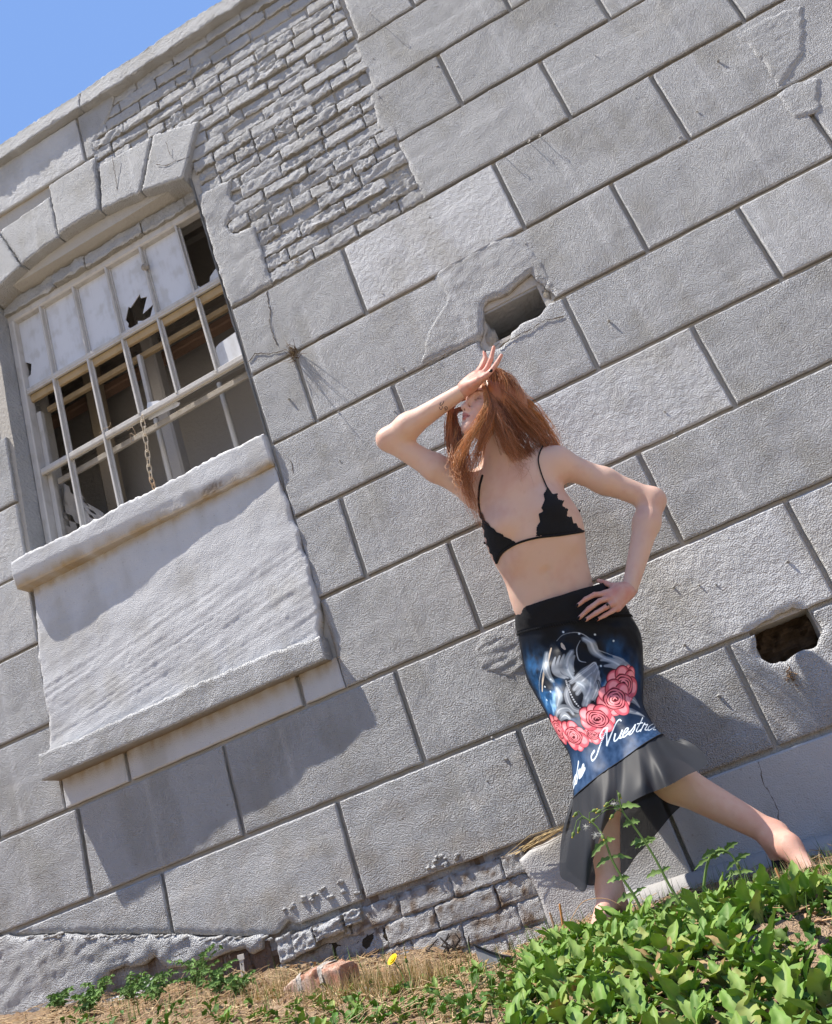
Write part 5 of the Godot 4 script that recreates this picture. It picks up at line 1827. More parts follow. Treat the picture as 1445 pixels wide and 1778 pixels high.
func rose(im: Image, c: Vector2, rx: float, ry: float, turn: float) -> void:
	var dark := Color(0.34, 0.07, 0.10)
	var mid := Color(0.82, 0.36, 0.40)
	var pale := Color(0.96, 0.60, 0.61)
	for k in 7:   # outer petals
		var a := turn + TAU * k / 7.0
		var p := c + Vector2(cos(a) * rx, sin(a) * ry) * 0.55
		blot(im, p * im.get_width(), (rx + ry) * 0.235 * im.get_width() * (1.0 + 0.15 * sin(k * 2.3)), dark, 2.0)
		blot(im, (p + Vector2(0.001, 0.002)) * im.get_width(), (rx + ry) * 0.222 * im.get_width() * (1.0 + 0.15 * sin(k * 2.3)), mid, 3.0)
		blot(im, (p + Vector2(cos(a) * rx, sin(a) * ry) * 0.13) * im.get_width(), (rx + ry) * 0.14 * im.get_width(), pale, 7.0)
	for lay in 4:
		var s := 0.62 - lay * 0.15
		for k in 5 - lay:
			var a := turn * 1.7 + lay * 0.9 + TAU * k / (5 - lay)
			var arc := []
			for j in 7:
				var t := a + (j / 6.0 - 0.5) * 1.75
				var bulge := s * (1.0 - 0.10 * absf(j - 3.0) / 3.0)
				arc.append(c + Vector2(cos(t) * rx, sin(t) * ry) * bulge)
			var inn := []
			for p in arc:
				inn.append(c + (p - c) * 0.86)
			stroke(im, inn, rx * 0.13, rx * 0.05, Color(mid.lerp(pale, 0.45 + 0.12 * lay), 0.9), 3.0)
			stroke(im, arc, rx * 0.030, rx * 0.008, Color(dark, 0.7), 2.0)
	blot(im, c * im.get_width(), rx * 0.12 * im.get_width(), dark, 2.0)
	stroke(im, [c + Vector2(-rx, 0) * 0.1, c + Vector2(0, -ry) * 0.1, c + Vector2(rx, 0) * 0.1], rx * 0.03, rx * 0.02, pale, 1.0)

func print_texture() -> ImageTexture:
	var s := 640
	var im := Image.create_empty(s, s, false, Image.FORMAT_RGB8)
	var glows := [[[Vector2(0.2367, 0.5625)], 0.16, 1.0], [[Vector2(0.603, 0.4938)], 0.12, 0.95], [[Vector2(0.1952, 0.3475)], 0.13, 0.5], [[Vector2(0.6727, 0.3375)], 0.10, 0.34], [[Vector2(0.4432, 0.25)], 0.07, 0.26], [[Vector2(0.1379, 0.67)], 0.08, 0.5], [[Vector2(0.806, 0.4588)], 0.10, 0.35]]
	var cloud := noise(61, 0.016, 4)
	var wisp := noise(62, 0.03, 3)
	for y in s:
		var v := float(y) / s
		for x in s:
			var u := float(x) / s
			var c := Color(0.006, 0.007, 0.010)
			var navy := smoothstep(0.36, 0.6, v) * 0.6 + smoothstep(0.80, 0.92, v) * 0.5
			c = c.lerp(Color(0.012, 0.035, 0.085), navy)
			var g := 0.0
			for gl in glows:
				var q: Vector2 = gl[0][0]
				g += gl[2] * exp(-Vector2(u - q.x, (v - q.y) * 1.1).length_squared() / (gl[1] * gl[1] * 0.55))
			g *= 0.65 + 0.9 * cloud.get_noise_2d(x, y * 0.8 + x * 0.25)
			g = clampf(g, 0.0, 1.25) * smoothstep(0.90, 0.78, v)
			c = c.lerp(Color(0.03, 0.14, 0.34), clampf(g * 1.5, 0.0, 1.0)).lerp(Color(0.42, 0.68, 0.85), clampf(g * 1.5 - 0.75, 0.0, 1.0))
			c = c.lerp(Color(0.05, 0.10, 0.20), clampf(smoothstep(0.84, 0.9, v) * (0.35 + wisp.get_noise_2d(x, y) * 0.6), 0.0, 0.6))
			var edge := smoothstep(0.05, 0.13, u) * smoothstep(0.985, 0.88, u)
			c = Color(0.006, 0.007, 0.010).lerp(c, edge)
			im.set_pixel(x, y, c.linear_to_srgb())
	# (the strokes below are given as linear colours and turned by ink())
	var black := ink(0.008, 0.009, 0.012)
	var grey := ink(0.24, 0.26, 0.29)
	var pale := ink(0.55, 0.58, 0.60)
	var gold := ink(0.62, 0.50, 0.38)
	# robe masses
	for m in [[[Vector2(0.4851, 0.2825)], 0.085], [[Vector2(0.4297, 0.3325)], 0.08], [[Vector2(0.5448, 0.3525)], 0.085], [[Vector2(0.4941, 0.4338)], 0.09], [[Vector2(0.3275, 0.3925)], 0.055], [[Vector2(0.2502, 0.4688)], 0.045], [[Vector2(0.6309, 0.44)], 0.05], [[Vector2(0.4398, 0.5438)], 0.095], [[Vector2(0.3386, 0.6112)], 0.07], [[Vector2(0.5234, 0.58)], 0.06], [[Vector2(0.6799, 0.495)], 0.04], [[Vector2(0.2451, 0.6912)], 0.06], [[Vector2(0.732, 0.6138)], 0.05]]:
		blot(im, m[0][0] * s, m[1] * s, Color(black, 0.93), 26.0)
	# folds of the veil, drawn grey on black
	var folds := [[Vector2(0.3623, 0.3275), Vector2(0.3405, 0.3725), Vector2(0.3381, 0.4225), Vector2(0.3815, 0.4562)], [Vector2(0.3881, 0.3262), Vector2(0.3621, 0.3763), Vector2(0.3603, 0.425), Vector2(0.401, 0.4575)], [Vector2(0.413, 0.3238), Vector2(0.3857, 0.3738), Vector2(0.3874, 0.4225), Vector2(0.4187, 0.4488)], [Vector2(0.4375, 0.3225), Vector2(0.4143, 0.3662), Vector2(0.4128, 0.4138), Vector2(0.4379, 0.4375)], [Vector2(0.4644, 0.3388), Vector2(0.4387, 0.3838), Vector2(0.441, 0.425)], [Vector2(0.5942, 0.385), Vector2(0.664, 0.3962), Vector2(0.718, 0.4325), Vector2(0.7551, 0.4788)], [Vector2(0.608, 0.4188), Vector2(0.6601, 0.4262), Vector2(0.7, 0.455)], [Vector2(0.6671, 0.3725), Vector2(0.7214, 0.4038), Vector2(0.7758, 0.4562)]]
	for f in folds:
		stroke(im, f, 0.013, 0.004, Color(grey, 0.9), 5.0)
	for f in [[Vector2(0.3869, 0.2362), Vector2(0.431, 0.2138), Vector2(0.5028, 0.215), Vector2(0.5482, 0.2513), Vector2(0.5743, 0.3163), Vector2(0.6429, 0.3562), Vector2(0.722, 0.3975), Vector2(0.8048, 0.47)], [Vector2(0.5057, 0.2612), Vector2(0.4814, 0.305), Vector2(0.4837, 0.3662), Vector2(0.5159, 0.385)], [Vector2(0.5237, 0.2588), Vector2(0.5769, 0.2988), Vector2(0.5894, 0.3362)], [Vector2(0.3043, 0.3125), Vector2(0.257, 0.3813), Vector2(0.1848, 0.4625), Vector2(0.1178, 0.5425)]]:
		stroke(im, f, 0.0035, 0.0015, Color(pale, 0.85), 1.5)
	for f in [[Vector2(0.3471, 0.27), Vector2(0.3247, 0.315), Vector2(0.2927, 0.3662), Vector2(0.2389, 0.4375), Vector2(0.1833, 0.5062)], [Vector2(0.4087, 0.2562), Vector2(0.4128, 0.275), Vector2(0.4215, 0.295)]]:
		stroke(im, f, 0.009, 0.004, gold, 2.0)
	# folded hands
	for f in [[Vector2(0.5613, 0.3988), Vector2(0.5203, 0.4238), Vector2(0.4648, 0.455), Vector2(0.4056, 0.4875)], [Vector2(0.5677, 0.4188), Vector2(0.5249, 0.4638), Vector2(0.4768, 0.51), Vector2(0.4222, 0.555)], [Vector2(0.5684, 0.445), Vector2(0.5359, 0.5038), Vector2(0.4875, 0.5625), Vector2(0.4402, 0.6212)], [Vector2(0.5657, 0.4825), Vector2(0.5396, 0.5425), Vector2(0.5067, 0.59)], [Vector2(0.3887, 0.5), Vector2(0.3555, 0.5612), Vector2(0.3628, 0.6262), Vector2(0.4098, 0.6512)], [Vector2(0.5345, 0.4462), Vector2(0.477, 0.4838), Vector2(0.4116, 0.5288)]]:
		stroke(im, f, 0.020, 0.009, Color(ink(0.22, 0.235, 0.26), 0.9), 7.0)
		stroke(im, f, 0.0045, 0.0015, Color(pale, 0.6), 2.5)
	stroke(im, [Vector2(0.3883, 0.4788), Vector2(0.4234, 0.47), Vector2(0.4677, 0.4425), Vector2(0.5085, 0.4225), Vector2(0.56, 0.3925), Vector2(0.57, 0.4575), Vector2(0.5553, 0.5325), Vector2(0.5165, 0.605)], 0.003, 0.0015, Color(pale, 0.9), 1.2)
	for bead in [[Vector2(0.383, 0.4738), Vector2(0.3812, 0.5188), Vector2(0.3939, 0.5913), Vector2(0.4256, 0.65)], [Vector2(0.5567, 0.4962), Vector2(0.5619, 0.5325), Vector2(0.5593, 0.5738)]]:
		for k in 17:
			var p: Vector2 = catmull(bead, k / 16.0)
			blot(im, p * s, 0.0075 * s, black, 1.2)
			blot(im, p * s, 0.0055 * s, ink(0.45, 0.46, 0.48), 1.5)
	# soft sheen over veil, sleeves and wrists
	for f in [[Vector2(0.3161, 0.29), Vector2(0.2966, 0.3488), Vector2(0.2901, 0.415), Vector2(0.3027, 0.46)], [Vector2(0.4567, 0.3138), Vector2(0.4257, 0.3562), Vector2(0.4146, 0.4062), Vector2(0.425, 0.4638)], [Vector2(0.5246, 0.2538), Vector2(0.5554, 0.2825), Vector2(0.5716, 0.3338), Vector2(0.6143, 0.3763)], [Vector2(0.6143, 0.3763), Vector2(0.6762, 0.41), Vector2(0.732, 0.4525), Vector2(0.7617, 0.5025)], [Vector2(0.4432, 0.4925), Vector2(0.4731, 0.5225), Vector2(0.4838, 0.575), Vector2(0.461, 0.6238)], [Vector2(0.5881, 0.5362), Vector2(0.6334, 0.515), Vector2(0.656, 0.5562)], [Vector2(0.3081, 0.5038), Vector2(0.304, 0.555), Vector2(0.2555, 0.6038)], [Vector2(0.5225, 0.4762), Vector2(0.5011, 0.5388), Vector2(0.4638, 0.5863)]]:
		stroke(im, f, 0.024, 0.010, Color(ink(0.30, 0.34, 0.38), 0.42), 14.0)
		stroke(im, f, 0.006, 0.002, Color(ink(0.62, 0.66, 0.70), 0.55), 4.0)
	# pale cloud curls at the sleeves
	for f in [[Vector2(0.193, 0.6612), Vector2(0.2606, 0.6238), Vector2(0.332, 0.6238), Vector2(0.3515, 0.6575)], [Vector2(0.2031, 0.6875), Vector2(0.2824, 0.6575), Vector2(0.3121, 0.6788)], [Vector2(0.6859, 0.4475), Vector2(0.7346, 0.4288), Vector2(0.7855, 0.4575)], [Vector2(0.7121, 0.6238), Vector2(0.7944, 0.6175), Vector2(0.8487, 0.6638)], [Vector2(0.6623, 0.69), Vector2(0.7527, 0.695), Vector2(0.8502, 0.7412)]]:
		stroke(im, f, 0.020, 0.008, Color(ink(0.22, 0.24, 0.27), 0.8), 8.0)
		stroke(im, f, 0.004, 0.0015, Color(pale, 0.8), 2.0)
	for p in [Vector2(0.2935, 0.445), Vector2(0.2278, 0.4838), Vector2(0.2546, 0.5188), Vector2(0.5879, 0.2412), Vector2(0.5894, 0.4162), Vector2(0.6801, 0.2912), Vector2(0.4354, 0.2), Vector2(0.5881, 0.5362), Vector2(0.1853, 0.5588), Vector2(0.5114, 0.2238)]:
		blot(im, p * s, 0.006 * s, Color(ink(0.8, 0.9, 0.95), 0.9), 3.0)
	# roses, far to near
	var roses := [[[Vector2(0.7515, 0.4775)], [Vector2(0.8148, 0.4825)], 0.4], [[Vector2(0.7147, 0.5325)], [Vector2(0.8361, 0.5388)], 1.1], [[Vector2(0.6478, 0.6063)], [Vector2(0.7722, 0.6138)], 2.0], [[Vector2(0.1415, 0.7188)], [Vector2(0.2398, 0.7213)], 0.9], [[Vector2(0.4164, 0.8012)], [Vector2(0.4869, 0.8012)], 2.6], [[Vector2(0.4905, 0.71)], [Vector2(0.6056, 0.7163)], 0.2], [[Vector2(0.271, 0.7775)], [Vector2(0.378, 0.785)], 1.6]]
	for r in roses:
		var rx: float = absf(r[1][0].x - r[0][0].x)
		rose(im, r[0][0], rx, rx * 0.82, r[2])
	# script along the hem
	for st in [[Vector2(0.3721, 0.89), Vector2(0.3413, 0.905), Vector2(0.3455, 0.9212), Vector2(0.3798, 0.9125), Vector2(0.4216, 0.8762), Vector2(0.5222, 0.7812)], [Vector2(0.5247, 0.7775), Vector2(0.489, 0.8338), Vector2(0.4651, 0.8875)], [Vector2(0.4651, 0.8875), Vector2(0.5252, 0.8262), Vector2(0.5958, 0.7562), Vector2(0.6282, 0.7388), Vector2(0.6327, 0.7488)], [Vector2(0.5247, 0.7775), Vector2(0.4976, 0.78), Vector2(0.4534, 0.8162), Vector2(0.4451, 0.8388)], [Vector2(0.5483, 0.8325), Vector2(0.5216, 0.87), Vector2(0.5275, 0.88), Vector2(0.561, 0.8625), Vector2(0.6051, 0.82)], [Vector2(0.6051, 0.82), Vector2(0.5615, 0.87), Vector2(0.5773, 0.87)], [Vector2(0.5919, 0.8525), Vector2(0.6252, 0.8412), Vector2(0.651, 0.82), Vector2(0.6385, 0.815), Vector2(0.5984, 0.8462), Vector2(0.586, 0.8725), Vector2(0.6086, 0.8675), Vector2(0.6448, 0.8488)], [Vector2(0.6355, 0.86), Vector2(0.6832, 0.8288), Vector2(0.7196, 0.8025)], [Vector2(0.7103, 0.8088), Vector2(0.6888, 0.84), Vector2(0.6523, 0.8675), Vector2(0.6317, 0.8712), Vector2(0.6385, 0.86)], [Vector2(0.824, 0.7525), Vector2(0.707, 0.8462), Vector2(0.6981, 0.87), Vector2(0.736, 0.8575)], [Vector2(0.739, 0.8), Vector2(0.7891, 0.7988)], [Vector2(0.7218, 0.8725), Vector2(0.7823, 0.8238), Vector2(0.8122, 0.805), Vector2(0.8011, 0.8225), Vector2(0.834, 0.8212)], [Vector2(0.834, 0.8212), Vector2(0.7699, 0.8662), Vector2(0.7868, 0.8762)], [Vector2(1, 0.8338), Vector2(0.9361, 0.82), Vector2(0.8283, 0.8475), Vector2(0.7971, 0.8825), Vector2(0.8421, 0.8762), Vector2(1, 0.8275)], [Vector2(1, 0.8275), Vector2(0.8618, 0.885), Vector2(0.8947, 0.895)], [Vector2(0.0457, 0.9475), Vector2(0, 0.9475), Vector2(0, 0.9612), Vector2(0, 0.9712), Vector2(0, 0.965), Vector2(0.0651, 0.945)], [Vector2(0.0651, 0.945), Vector2(0, 0.965), Vector2(0.0329, 0.9625)], [Vector2(0.1603, 0.9375), Vector2(0.1387, 0.9375), Vector2(0.0847, 0.9512), Vector2(0.0712, 0.9625), Vector2(0.1194, 0.9562), Vector2(0.1677, 0.935)], [Vector2(0.2141, 0.9025), Vector2(0.1662, 0.9362), Vector2(0.1356, 0.955), Vector2(0.1576, 0.9538)], [Vector2(0.1629, 0.9562), Vector2(0.1929, 0.935), Vector2(0.2052, 0.9262), Vector2(0.206, 0.9325), Vector2(0.2238, 0.9275)], [Vector2(0.2238, 0.9275), Vector2(0.2006, 0.9462), Vector2(0.2176, 0.9475)], [Vector2(0.2242, 0.9388), Vector2(0.2527, 0.9312), Vector2(0.2681, 0.9212), Vector2(0.2541, 0.92), Vector2(0.2286, 0.9362), Vector2(0.2278, 0.9475), Vector2(0.2473, 0.9425), Vector2(0.2741, 0.9325)]]:
		stroke(im, st, 0.0032, 0.0052, ink(0.66, 0.72, 0.76), 1.3)
	return ImageTexture.create_from_image(im)

func ink(r: float, g: float, b: float) -> Color:
	return Color(r, g, b).linear_to_srgb()

func skirt() -> void:
	var ls := [Vector3(-0.4803, 0.6711, 0.195), Vector3(-0.5048, 0.6244, 0.17), Vector3(-0.5267, 0.5428, 0.15), Vector3(-0.5395, 0.4711, 0.15), Vector3(-0.5306, 0.4056, 0.165), Vector3(-0.5141, 0.3273, 0.19), Vector3(-0.4987, 0.2446, 0.225), Vector3(-0.4826, 0.1686, 0.26), Vector3(-0.5095, 0.056, 0.305)]
	var rs := [Vector3(-0.1633, 0.6424, 0.165), Vector3(-0.1522, 0.5493, 0.13), Vector3(-0.1458, 0.4671, 0.1), Vector3(-0.1685, 0.3952, 0.095), Vector3(-0.197, 0.3231, 0.11), Vector3(-0.2226, 0.2568, 0.15), Vector3(-0.2194, 0.2029, 0.195), Vector3(-0.2086, 0.162, 0.235), Vector3(-0.1986, 0.1375, 0.27)]
	var deep := [0.108, 0.115, 0.122, 0.130, 0.132, 0.130, 0.126, 0.124, 0.125]
	var sk := Node3D.new()
	sk.name = "skirt"
	person.add_child(sk, true)
	var tex := print_texture()
	var cloth := mat(Color.WHITE, 0.5, false)
	cloth.albedo_texture = tex
	cloth.metallic_specular = 0.3
	var nu := 96
	var nv := 90
	var at := func(t: float, phi: float, out: float) -> Vector3:
		var l: Vector3 = catmull(ls, t)
		var r: Vector3 = catmull(rs, t)
		var d: float = catmull(deep, t)
		var c := (l + r) / 2
		var a := (r - l) / 2
		var f := (Vector3.BACK - a * (Vector3.BACK.dot(a) / a.length_squared())).normalized()
		var fold := 0.0
		if sin(phi) > 0.0:   # drag folds across the lap and between the thighs
			fold = 0.0095 * sin(t * 30.0 + phi * 3.2 + 2.2 * nz[1].get_noise_2d(phi * 1.6, t * 3.0)) * smoothstep(0.12, 0.3, t) * smoothstep(1.0, 0.6, t) * (0.45 + nz[0].get_noise_2d(phi * 2.0, t * 4.0))
			fold += -0.022 * exp(-pow((phi - 1.75) / 0.30, 2)) * smoothstep(0.3, 0.75, t)
			fold += 0.004 * nz[2].get_noise_2d(phi * 3.0, t * 9.0)
			fold += 0.010 * exp(-pow((t - 0.22) / 0.03, 2)) * 0.3
		if sin(phi) > 0.0 and t < 0.3:   # the band dips at the front
			c.y -= 0.020 * sin(phi) * (1.0 - t / 0.3)
		return c - a * cos(phi) * (1.0 + out) + f * (d * pow(absf(sin(phi)), 0.86) * signf(sin(phi)) * (1.0 + out * 0.8) + fold)
	var front_mb := MB.new()
	var back_mb := MB.new()
	for part in 2:
		var mb: MB = front_mb if part == 0 else back_mb
		for j in nv + 1:
			var t := float(j) / nv
			for i in nu / 2 + 1:
				var phi := PI * i / (nu / 2) + PI * part
				mb.vert(at.call(t, phi, 0.0), Color.WHITE, Vector2(float(i) / (nu / 2), t))
		for j in nv:
			for i in nu / 2:
				var a := j * (nu / 2 + 1) + i
				mb.quad(a, a + nu / 2 + 1, a + nu / 2 + 2, a + 1)
	obj("printed_panel", front_mb, cloth, sk, FOOT)
	obj("back_panel", back_mb, M.black, sk, FOOT)
	# wide waistband, with a gathered seam below
	var wb := MB.new()
	for j in 13:
		var t := lerpf(-0.0, 0.145, j / 12.0)
		var puff := 0.022 * sin(PI * j / 12.0)
		for i in nu + 1:
			wb.vert(at.call(t, TAU * i / nu, 0.012 + puff) + Vector3(0, 0.004 if j == 0 else 0.0, 0))
	for j in 12:
		for i in nu:
			var a := j * (nu + 1) + i
			wb.quad(a, a + nu + 1, a + nu + 2, a + 1)
	obj("waistband", wb, M.black, sk, FOOT)
	var st := MB.new()
	for k in 70:
		var phi := PI * (k + 0.5) / 70.0
		var p: Vector3 = at.call(0.152, phi, 0.016)
		var q: Vector3 = at.call(0.165, phi + 0.012, 0.016)
		st.tube([p, (p + q) / 2 + Vector3(0, 0, 0.001), q], [0.0012, 0.0022, 0.0012], 5)
	obj("seam_gathers", st, M.black, sk, FOOT)
	var hemline := MB.new()
	var hp := []
	var hr := []
	for k in 60:
		hp.append(at.call(1.0, PI * k / 59.0, 0.002))
		hr.append(0.0022)
	hemline.tube(hp, hr, 6)
	obj("hem_roll", hemline, M.black, sk, FOOT)
	# the dark sheer flounce: front sheet with a long point at the left, and a lining behind
	var sheer := mat(lin(0.030, 0.032, 0.037), 0.5, false)
	sheer.transparency = BaseMaterial3D.TRANSPARENCY_ALPHA
	sheer.albedo_color.a = 0.9
	var hem := [Vector3(-0.5096, 0.0596, 0.33), Vector3(-0.574, -0.0241, 0.36), Vector3(-0.6128, -0.118, 0.38), Vector3(-0.5722, -0.1519, 0.42), Vector3(-0.5385, -0.1779, 0.45), Vector3(-0.4944, -0.1156, 0.46), Vector3(-0.462, -0.0736, 0.47), Vector3(-0.4235, -0.0428, 0.47), Vector3(-0.3904, -0.0247, 0.47), Vector3(-0.3606, -0.0143, 0.47), Vector3(-0.3004, -0.0058, 0.47), Vector3(-0.2569, -0.0047, 0.465), Vector3(-0.2203, -0.0035, 0.455), Vector3(-0.165, 0.0054, 0.44), Vector3(-0.1073, 0.015, 0.405), Vector3(-0.1209, 0.0619, 0.345), Vector3(-0.1582, 0.1073, 0.31)]
	var fl := MB.new()
	var n := 110
	var m := 26
	for j in m + 1:
		var w := float(j) / m
		for i in n + 1:
			var u := float(i) / n
			var top: Vector3 = at.call(0.985, lerpf(-0.10, PI + 0.12, u), -0.012)
			var bot: Vector3 = catmull(hem, u)
			var p := top.lerp(bot, w)
			var rip := sin(u * 34.0 + 3.0 * nz[0].get_noise_2d(u * 3.0, 1.0)) * 0.011 * smoothstep(0.0, 0.8, w)
			p += Vector3(0.15, 0.0, 1.0).normalized() * (rip + 0.030 * sin(PI * w) * (1.0 - 0.5 * u)) + Vector3(0, -0.012, 0) * sin(PI * w)
			p.x += 0.006 * sin(u * 21.0) * w
			fl.vert(p, Color.WHITE, Vector2(u, w))
	for j in m:
		for i in n:
			var a := j * (n + 1) + i
			fl.quad(a, a + n + 1, a + n + 2, a + 1)
	obj("flounce", fl, sheer, sk, FOOT)
	var hem2 := [Vector3(-0.5981, -0.1041, 0.33), Vector3(-0.5621, -0.1728, 0.3), Vector3(-0.5161, -0.1782, 0.27), Vector3(-0.465, -0.1769, 0.25), Vector3(-0.4136, -0.1468, 0.235), Vector3(-0.3465, -0.1137, 0.225), Vector3(-0.2772, -0.0776, 0.22), Vector3(-0.2061, -0.0452, 0.215), Vector3(-0.1476, 0.0014, 0.22)]
	var fb := MB.new()
	for j in 21:
		var w := float(j) / 20
		for i in n + 1:
			var u := float(i) / n
			var top: Vector3 = at.call(0.985, -lerpf(0.05, PI - 0.05, u), -0.01)
			var bot: Vector3 = catmull(hem2, u)
			var p := top.lerp(bot, w)
			p += Vector3(0, 0, 1) * (sin(u * 27.0) * 0.012 * w - 0.02 * sin(PI * w))
			fb.vert(p, Color.WHITE, Vector2(u, w))
	for j in 20:
		for i in n:
			var a := j * (n + 1) + i
			fb.quad(a, a + n + 1, a + n + 2, a + 1)
	obj("flounce", fb, sheer, sk, FOOT)

func hair(hp: Callable) -> void:
	var hm := mat(Color.WHITE, 0.38)
	hm.metallic_specular = 0.5
	hm.rim_enabled = true
	hm.rim = 0.3
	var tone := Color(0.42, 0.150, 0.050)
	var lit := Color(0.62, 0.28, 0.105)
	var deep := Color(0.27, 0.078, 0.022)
	var mb := MB.new()
	# short hair combed over the scalp from the parting
	for k in 26:
		var a := lerpf(-0.5, 2.9, k / 25.0)
		var o := Vector3(sin(a), 0, -cos(a))
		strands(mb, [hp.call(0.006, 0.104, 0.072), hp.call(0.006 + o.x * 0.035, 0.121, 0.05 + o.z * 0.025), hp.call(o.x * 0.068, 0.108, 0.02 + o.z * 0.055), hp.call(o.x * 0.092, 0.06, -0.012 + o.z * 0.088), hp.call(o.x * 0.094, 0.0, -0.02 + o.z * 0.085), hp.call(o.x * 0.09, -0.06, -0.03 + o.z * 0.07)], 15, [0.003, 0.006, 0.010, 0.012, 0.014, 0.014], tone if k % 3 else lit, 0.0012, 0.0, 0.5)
	# the mass over the crown and down behind the far shoulder
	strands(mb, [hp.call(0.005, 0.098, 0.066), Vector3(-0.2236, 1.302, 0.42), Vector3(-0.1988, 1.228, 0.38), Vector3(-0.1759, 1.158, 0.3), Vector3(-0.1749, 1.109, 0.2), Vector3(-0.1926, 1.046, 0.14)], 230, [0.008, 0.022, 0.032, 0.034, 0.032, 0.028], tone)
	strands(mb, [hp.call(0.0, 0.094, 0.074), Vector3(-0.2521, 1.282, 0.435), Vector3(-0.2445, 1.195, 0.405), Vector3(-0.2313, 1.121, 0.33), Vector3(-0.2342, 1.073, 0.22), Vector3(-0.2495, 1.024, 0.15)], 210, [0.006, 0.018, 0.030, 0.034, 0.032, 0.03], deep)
	strands(mb, [hp.call(0.01, 0.089, 0.080), Vector3(-0.261, 1.267, 0.452), Vector3(-0.2684, 1.191, 0.442), Vector3(-0.2681, 1.128, 0.4), Vector3(-0.2692, 1.091, 0.28), Vector3(-0.2881, 1.056, 0.18)], 150, [0.005, 0.014, 0.020, 0.024, 0.024, 0.02], tone)
	strands(mb, [hp.call(0.0, 0.106, 0.044), Vector3(-0.1988, 1.338, 0.36), Vector3(-0.1597, 1.255, 0.31), Vector3(-0.1438, 1.178, 0.24), Vector3(-0.1462, 1.106, 0.17), Vector3(-0.168, 1.038, 0.13)], 150, [0.012, 0.020, 0.024, 0.026, 0.024, 0.022], lit)
	# across the cheek and jaw
	strands(mb, [hp.call(0.004, 0.088, 0.078), Vector3(-0.2707, 1.283, 0.468), Vector3(-0.3016, 1.238, 0.478), Vector3(-0.3608, 1.186, 0.485), Vector3(-0.4183, 1.146, 0.47), Vector3(-0.4534, 1.11, 0.45)], 130, [0.004, 0.009, 0.013, 0.018, 0.022, 0.022], lit)
	strands(mb, [hp.call(0.012, 0.085, 0.078), Vector3(-0.2626, 1.269, 0.465), Vector3(-0.2944, 1.208, 0.472), Vector3(-0.3473, 1.147, 0.47), Vector3(-0.397, 1.099, 0.45), Vector3(-0.4389, 1.044, 0.43)], 130, [0.004, 0.010, 0.013, 0.014, 0.018, 0.016], tone)
	# the hank behind the face that hangs before the near shoulder, ending in a point
	strands(mb, [hp.call(-0.075, 0.07, 0.02), Vector3(-0.3813, 1.374, 0.4), Vector3(-0.4215, 1.303, 0.41), Vector3(-0.4423, 1.215, 0.425), Vector3(-0.4432, 1.139, 0.43), Vector3(-0.4464, 1.074, 0.43), Vector3(-0.4491, 0.9871, 0.42), Vector3(-0.4542, 0.9146, 0.4)], 230, [0.006, 0.007, 0.010, 0.018, 0.026, 0.024, 0.017, 0.006], tone)
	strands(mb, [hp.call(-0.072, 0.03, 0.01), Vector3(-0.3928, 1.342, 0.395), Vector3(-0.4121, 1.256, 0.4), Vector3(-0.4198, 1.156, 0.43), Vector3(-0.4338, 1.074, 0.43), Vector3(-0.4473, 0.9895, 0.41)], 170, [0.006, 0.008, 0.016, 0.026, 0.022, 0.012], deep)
	strands(mb, [Vector3(-0.3998, 1.289, 0.4), Vector3(-0.4413, 1.178, 0.43), Vector3(-0.4582, 1.089, 0.44), Vector3(-0.4664, 1.01, 0.43)], 70, [0.010, 0.020, 0.024, 0.016], lit, 0.0009, 0.0, 1.8)
	strands(mb, [hp.call(0.012, 0.085, 0.080), Vector3(-0.2545, 1.242, 0.465), Vector3(-0.258, 1.174, 0.458), Vector3(-0.2582, 1.11, 0.43), Vector3(-0.2589, 1.059, 0.405), Vector3(-0.264, 1.01, 0.39)], 70, [0.005, 0.012, 0.016, 0.020, 0.022, 0.020], tone, 0.0008, 0.0, 1.6)
	# flyaways
	strands(mb, [hp.call(0.0, 0.10, 0.05), Vector3(-0.1924, 1.313, 0.38), Vector3(-0.149, 1.202, 0.31), Vector3(-0.1436, 1.085, 0.22)], 26, [0.02, 0.04, 0.045, 0.05], lit, 0.0005, 0.0, 2.0)
	obj("hair", mb, hm, person, FOOT)
	var capm := MB.new()
	var head := Field.new()
	head.setup([cap(hp.call(0, 0.036, -0.024), hp.call(0, 0.036, 0.004), 0.087, 0.084, 0.02), cap(hp.call(0.012, -0.045, -0.05), hp.call(0.02, 0.02, -0.03), 0.062, 0.075, 0.04), cap(hp.call(0, -0.02, 0.10), hp.call(0, 0.03, 0.125), 0.066, 0.066, 0.02, Vector3.ZERO, true)], 0.006)
	var hn := noise(77, 40.0, 3)
	head.nets(capm, func(p: Vector3) -> Color: return deep.lerp(tone, 0.5 + 0.5 * hn.get_noise_2d(p.x * 0.5 + p.y * 0.3, p.z * 3.0)))
	obj("hair_cap", capm, hm, person, FOOT)


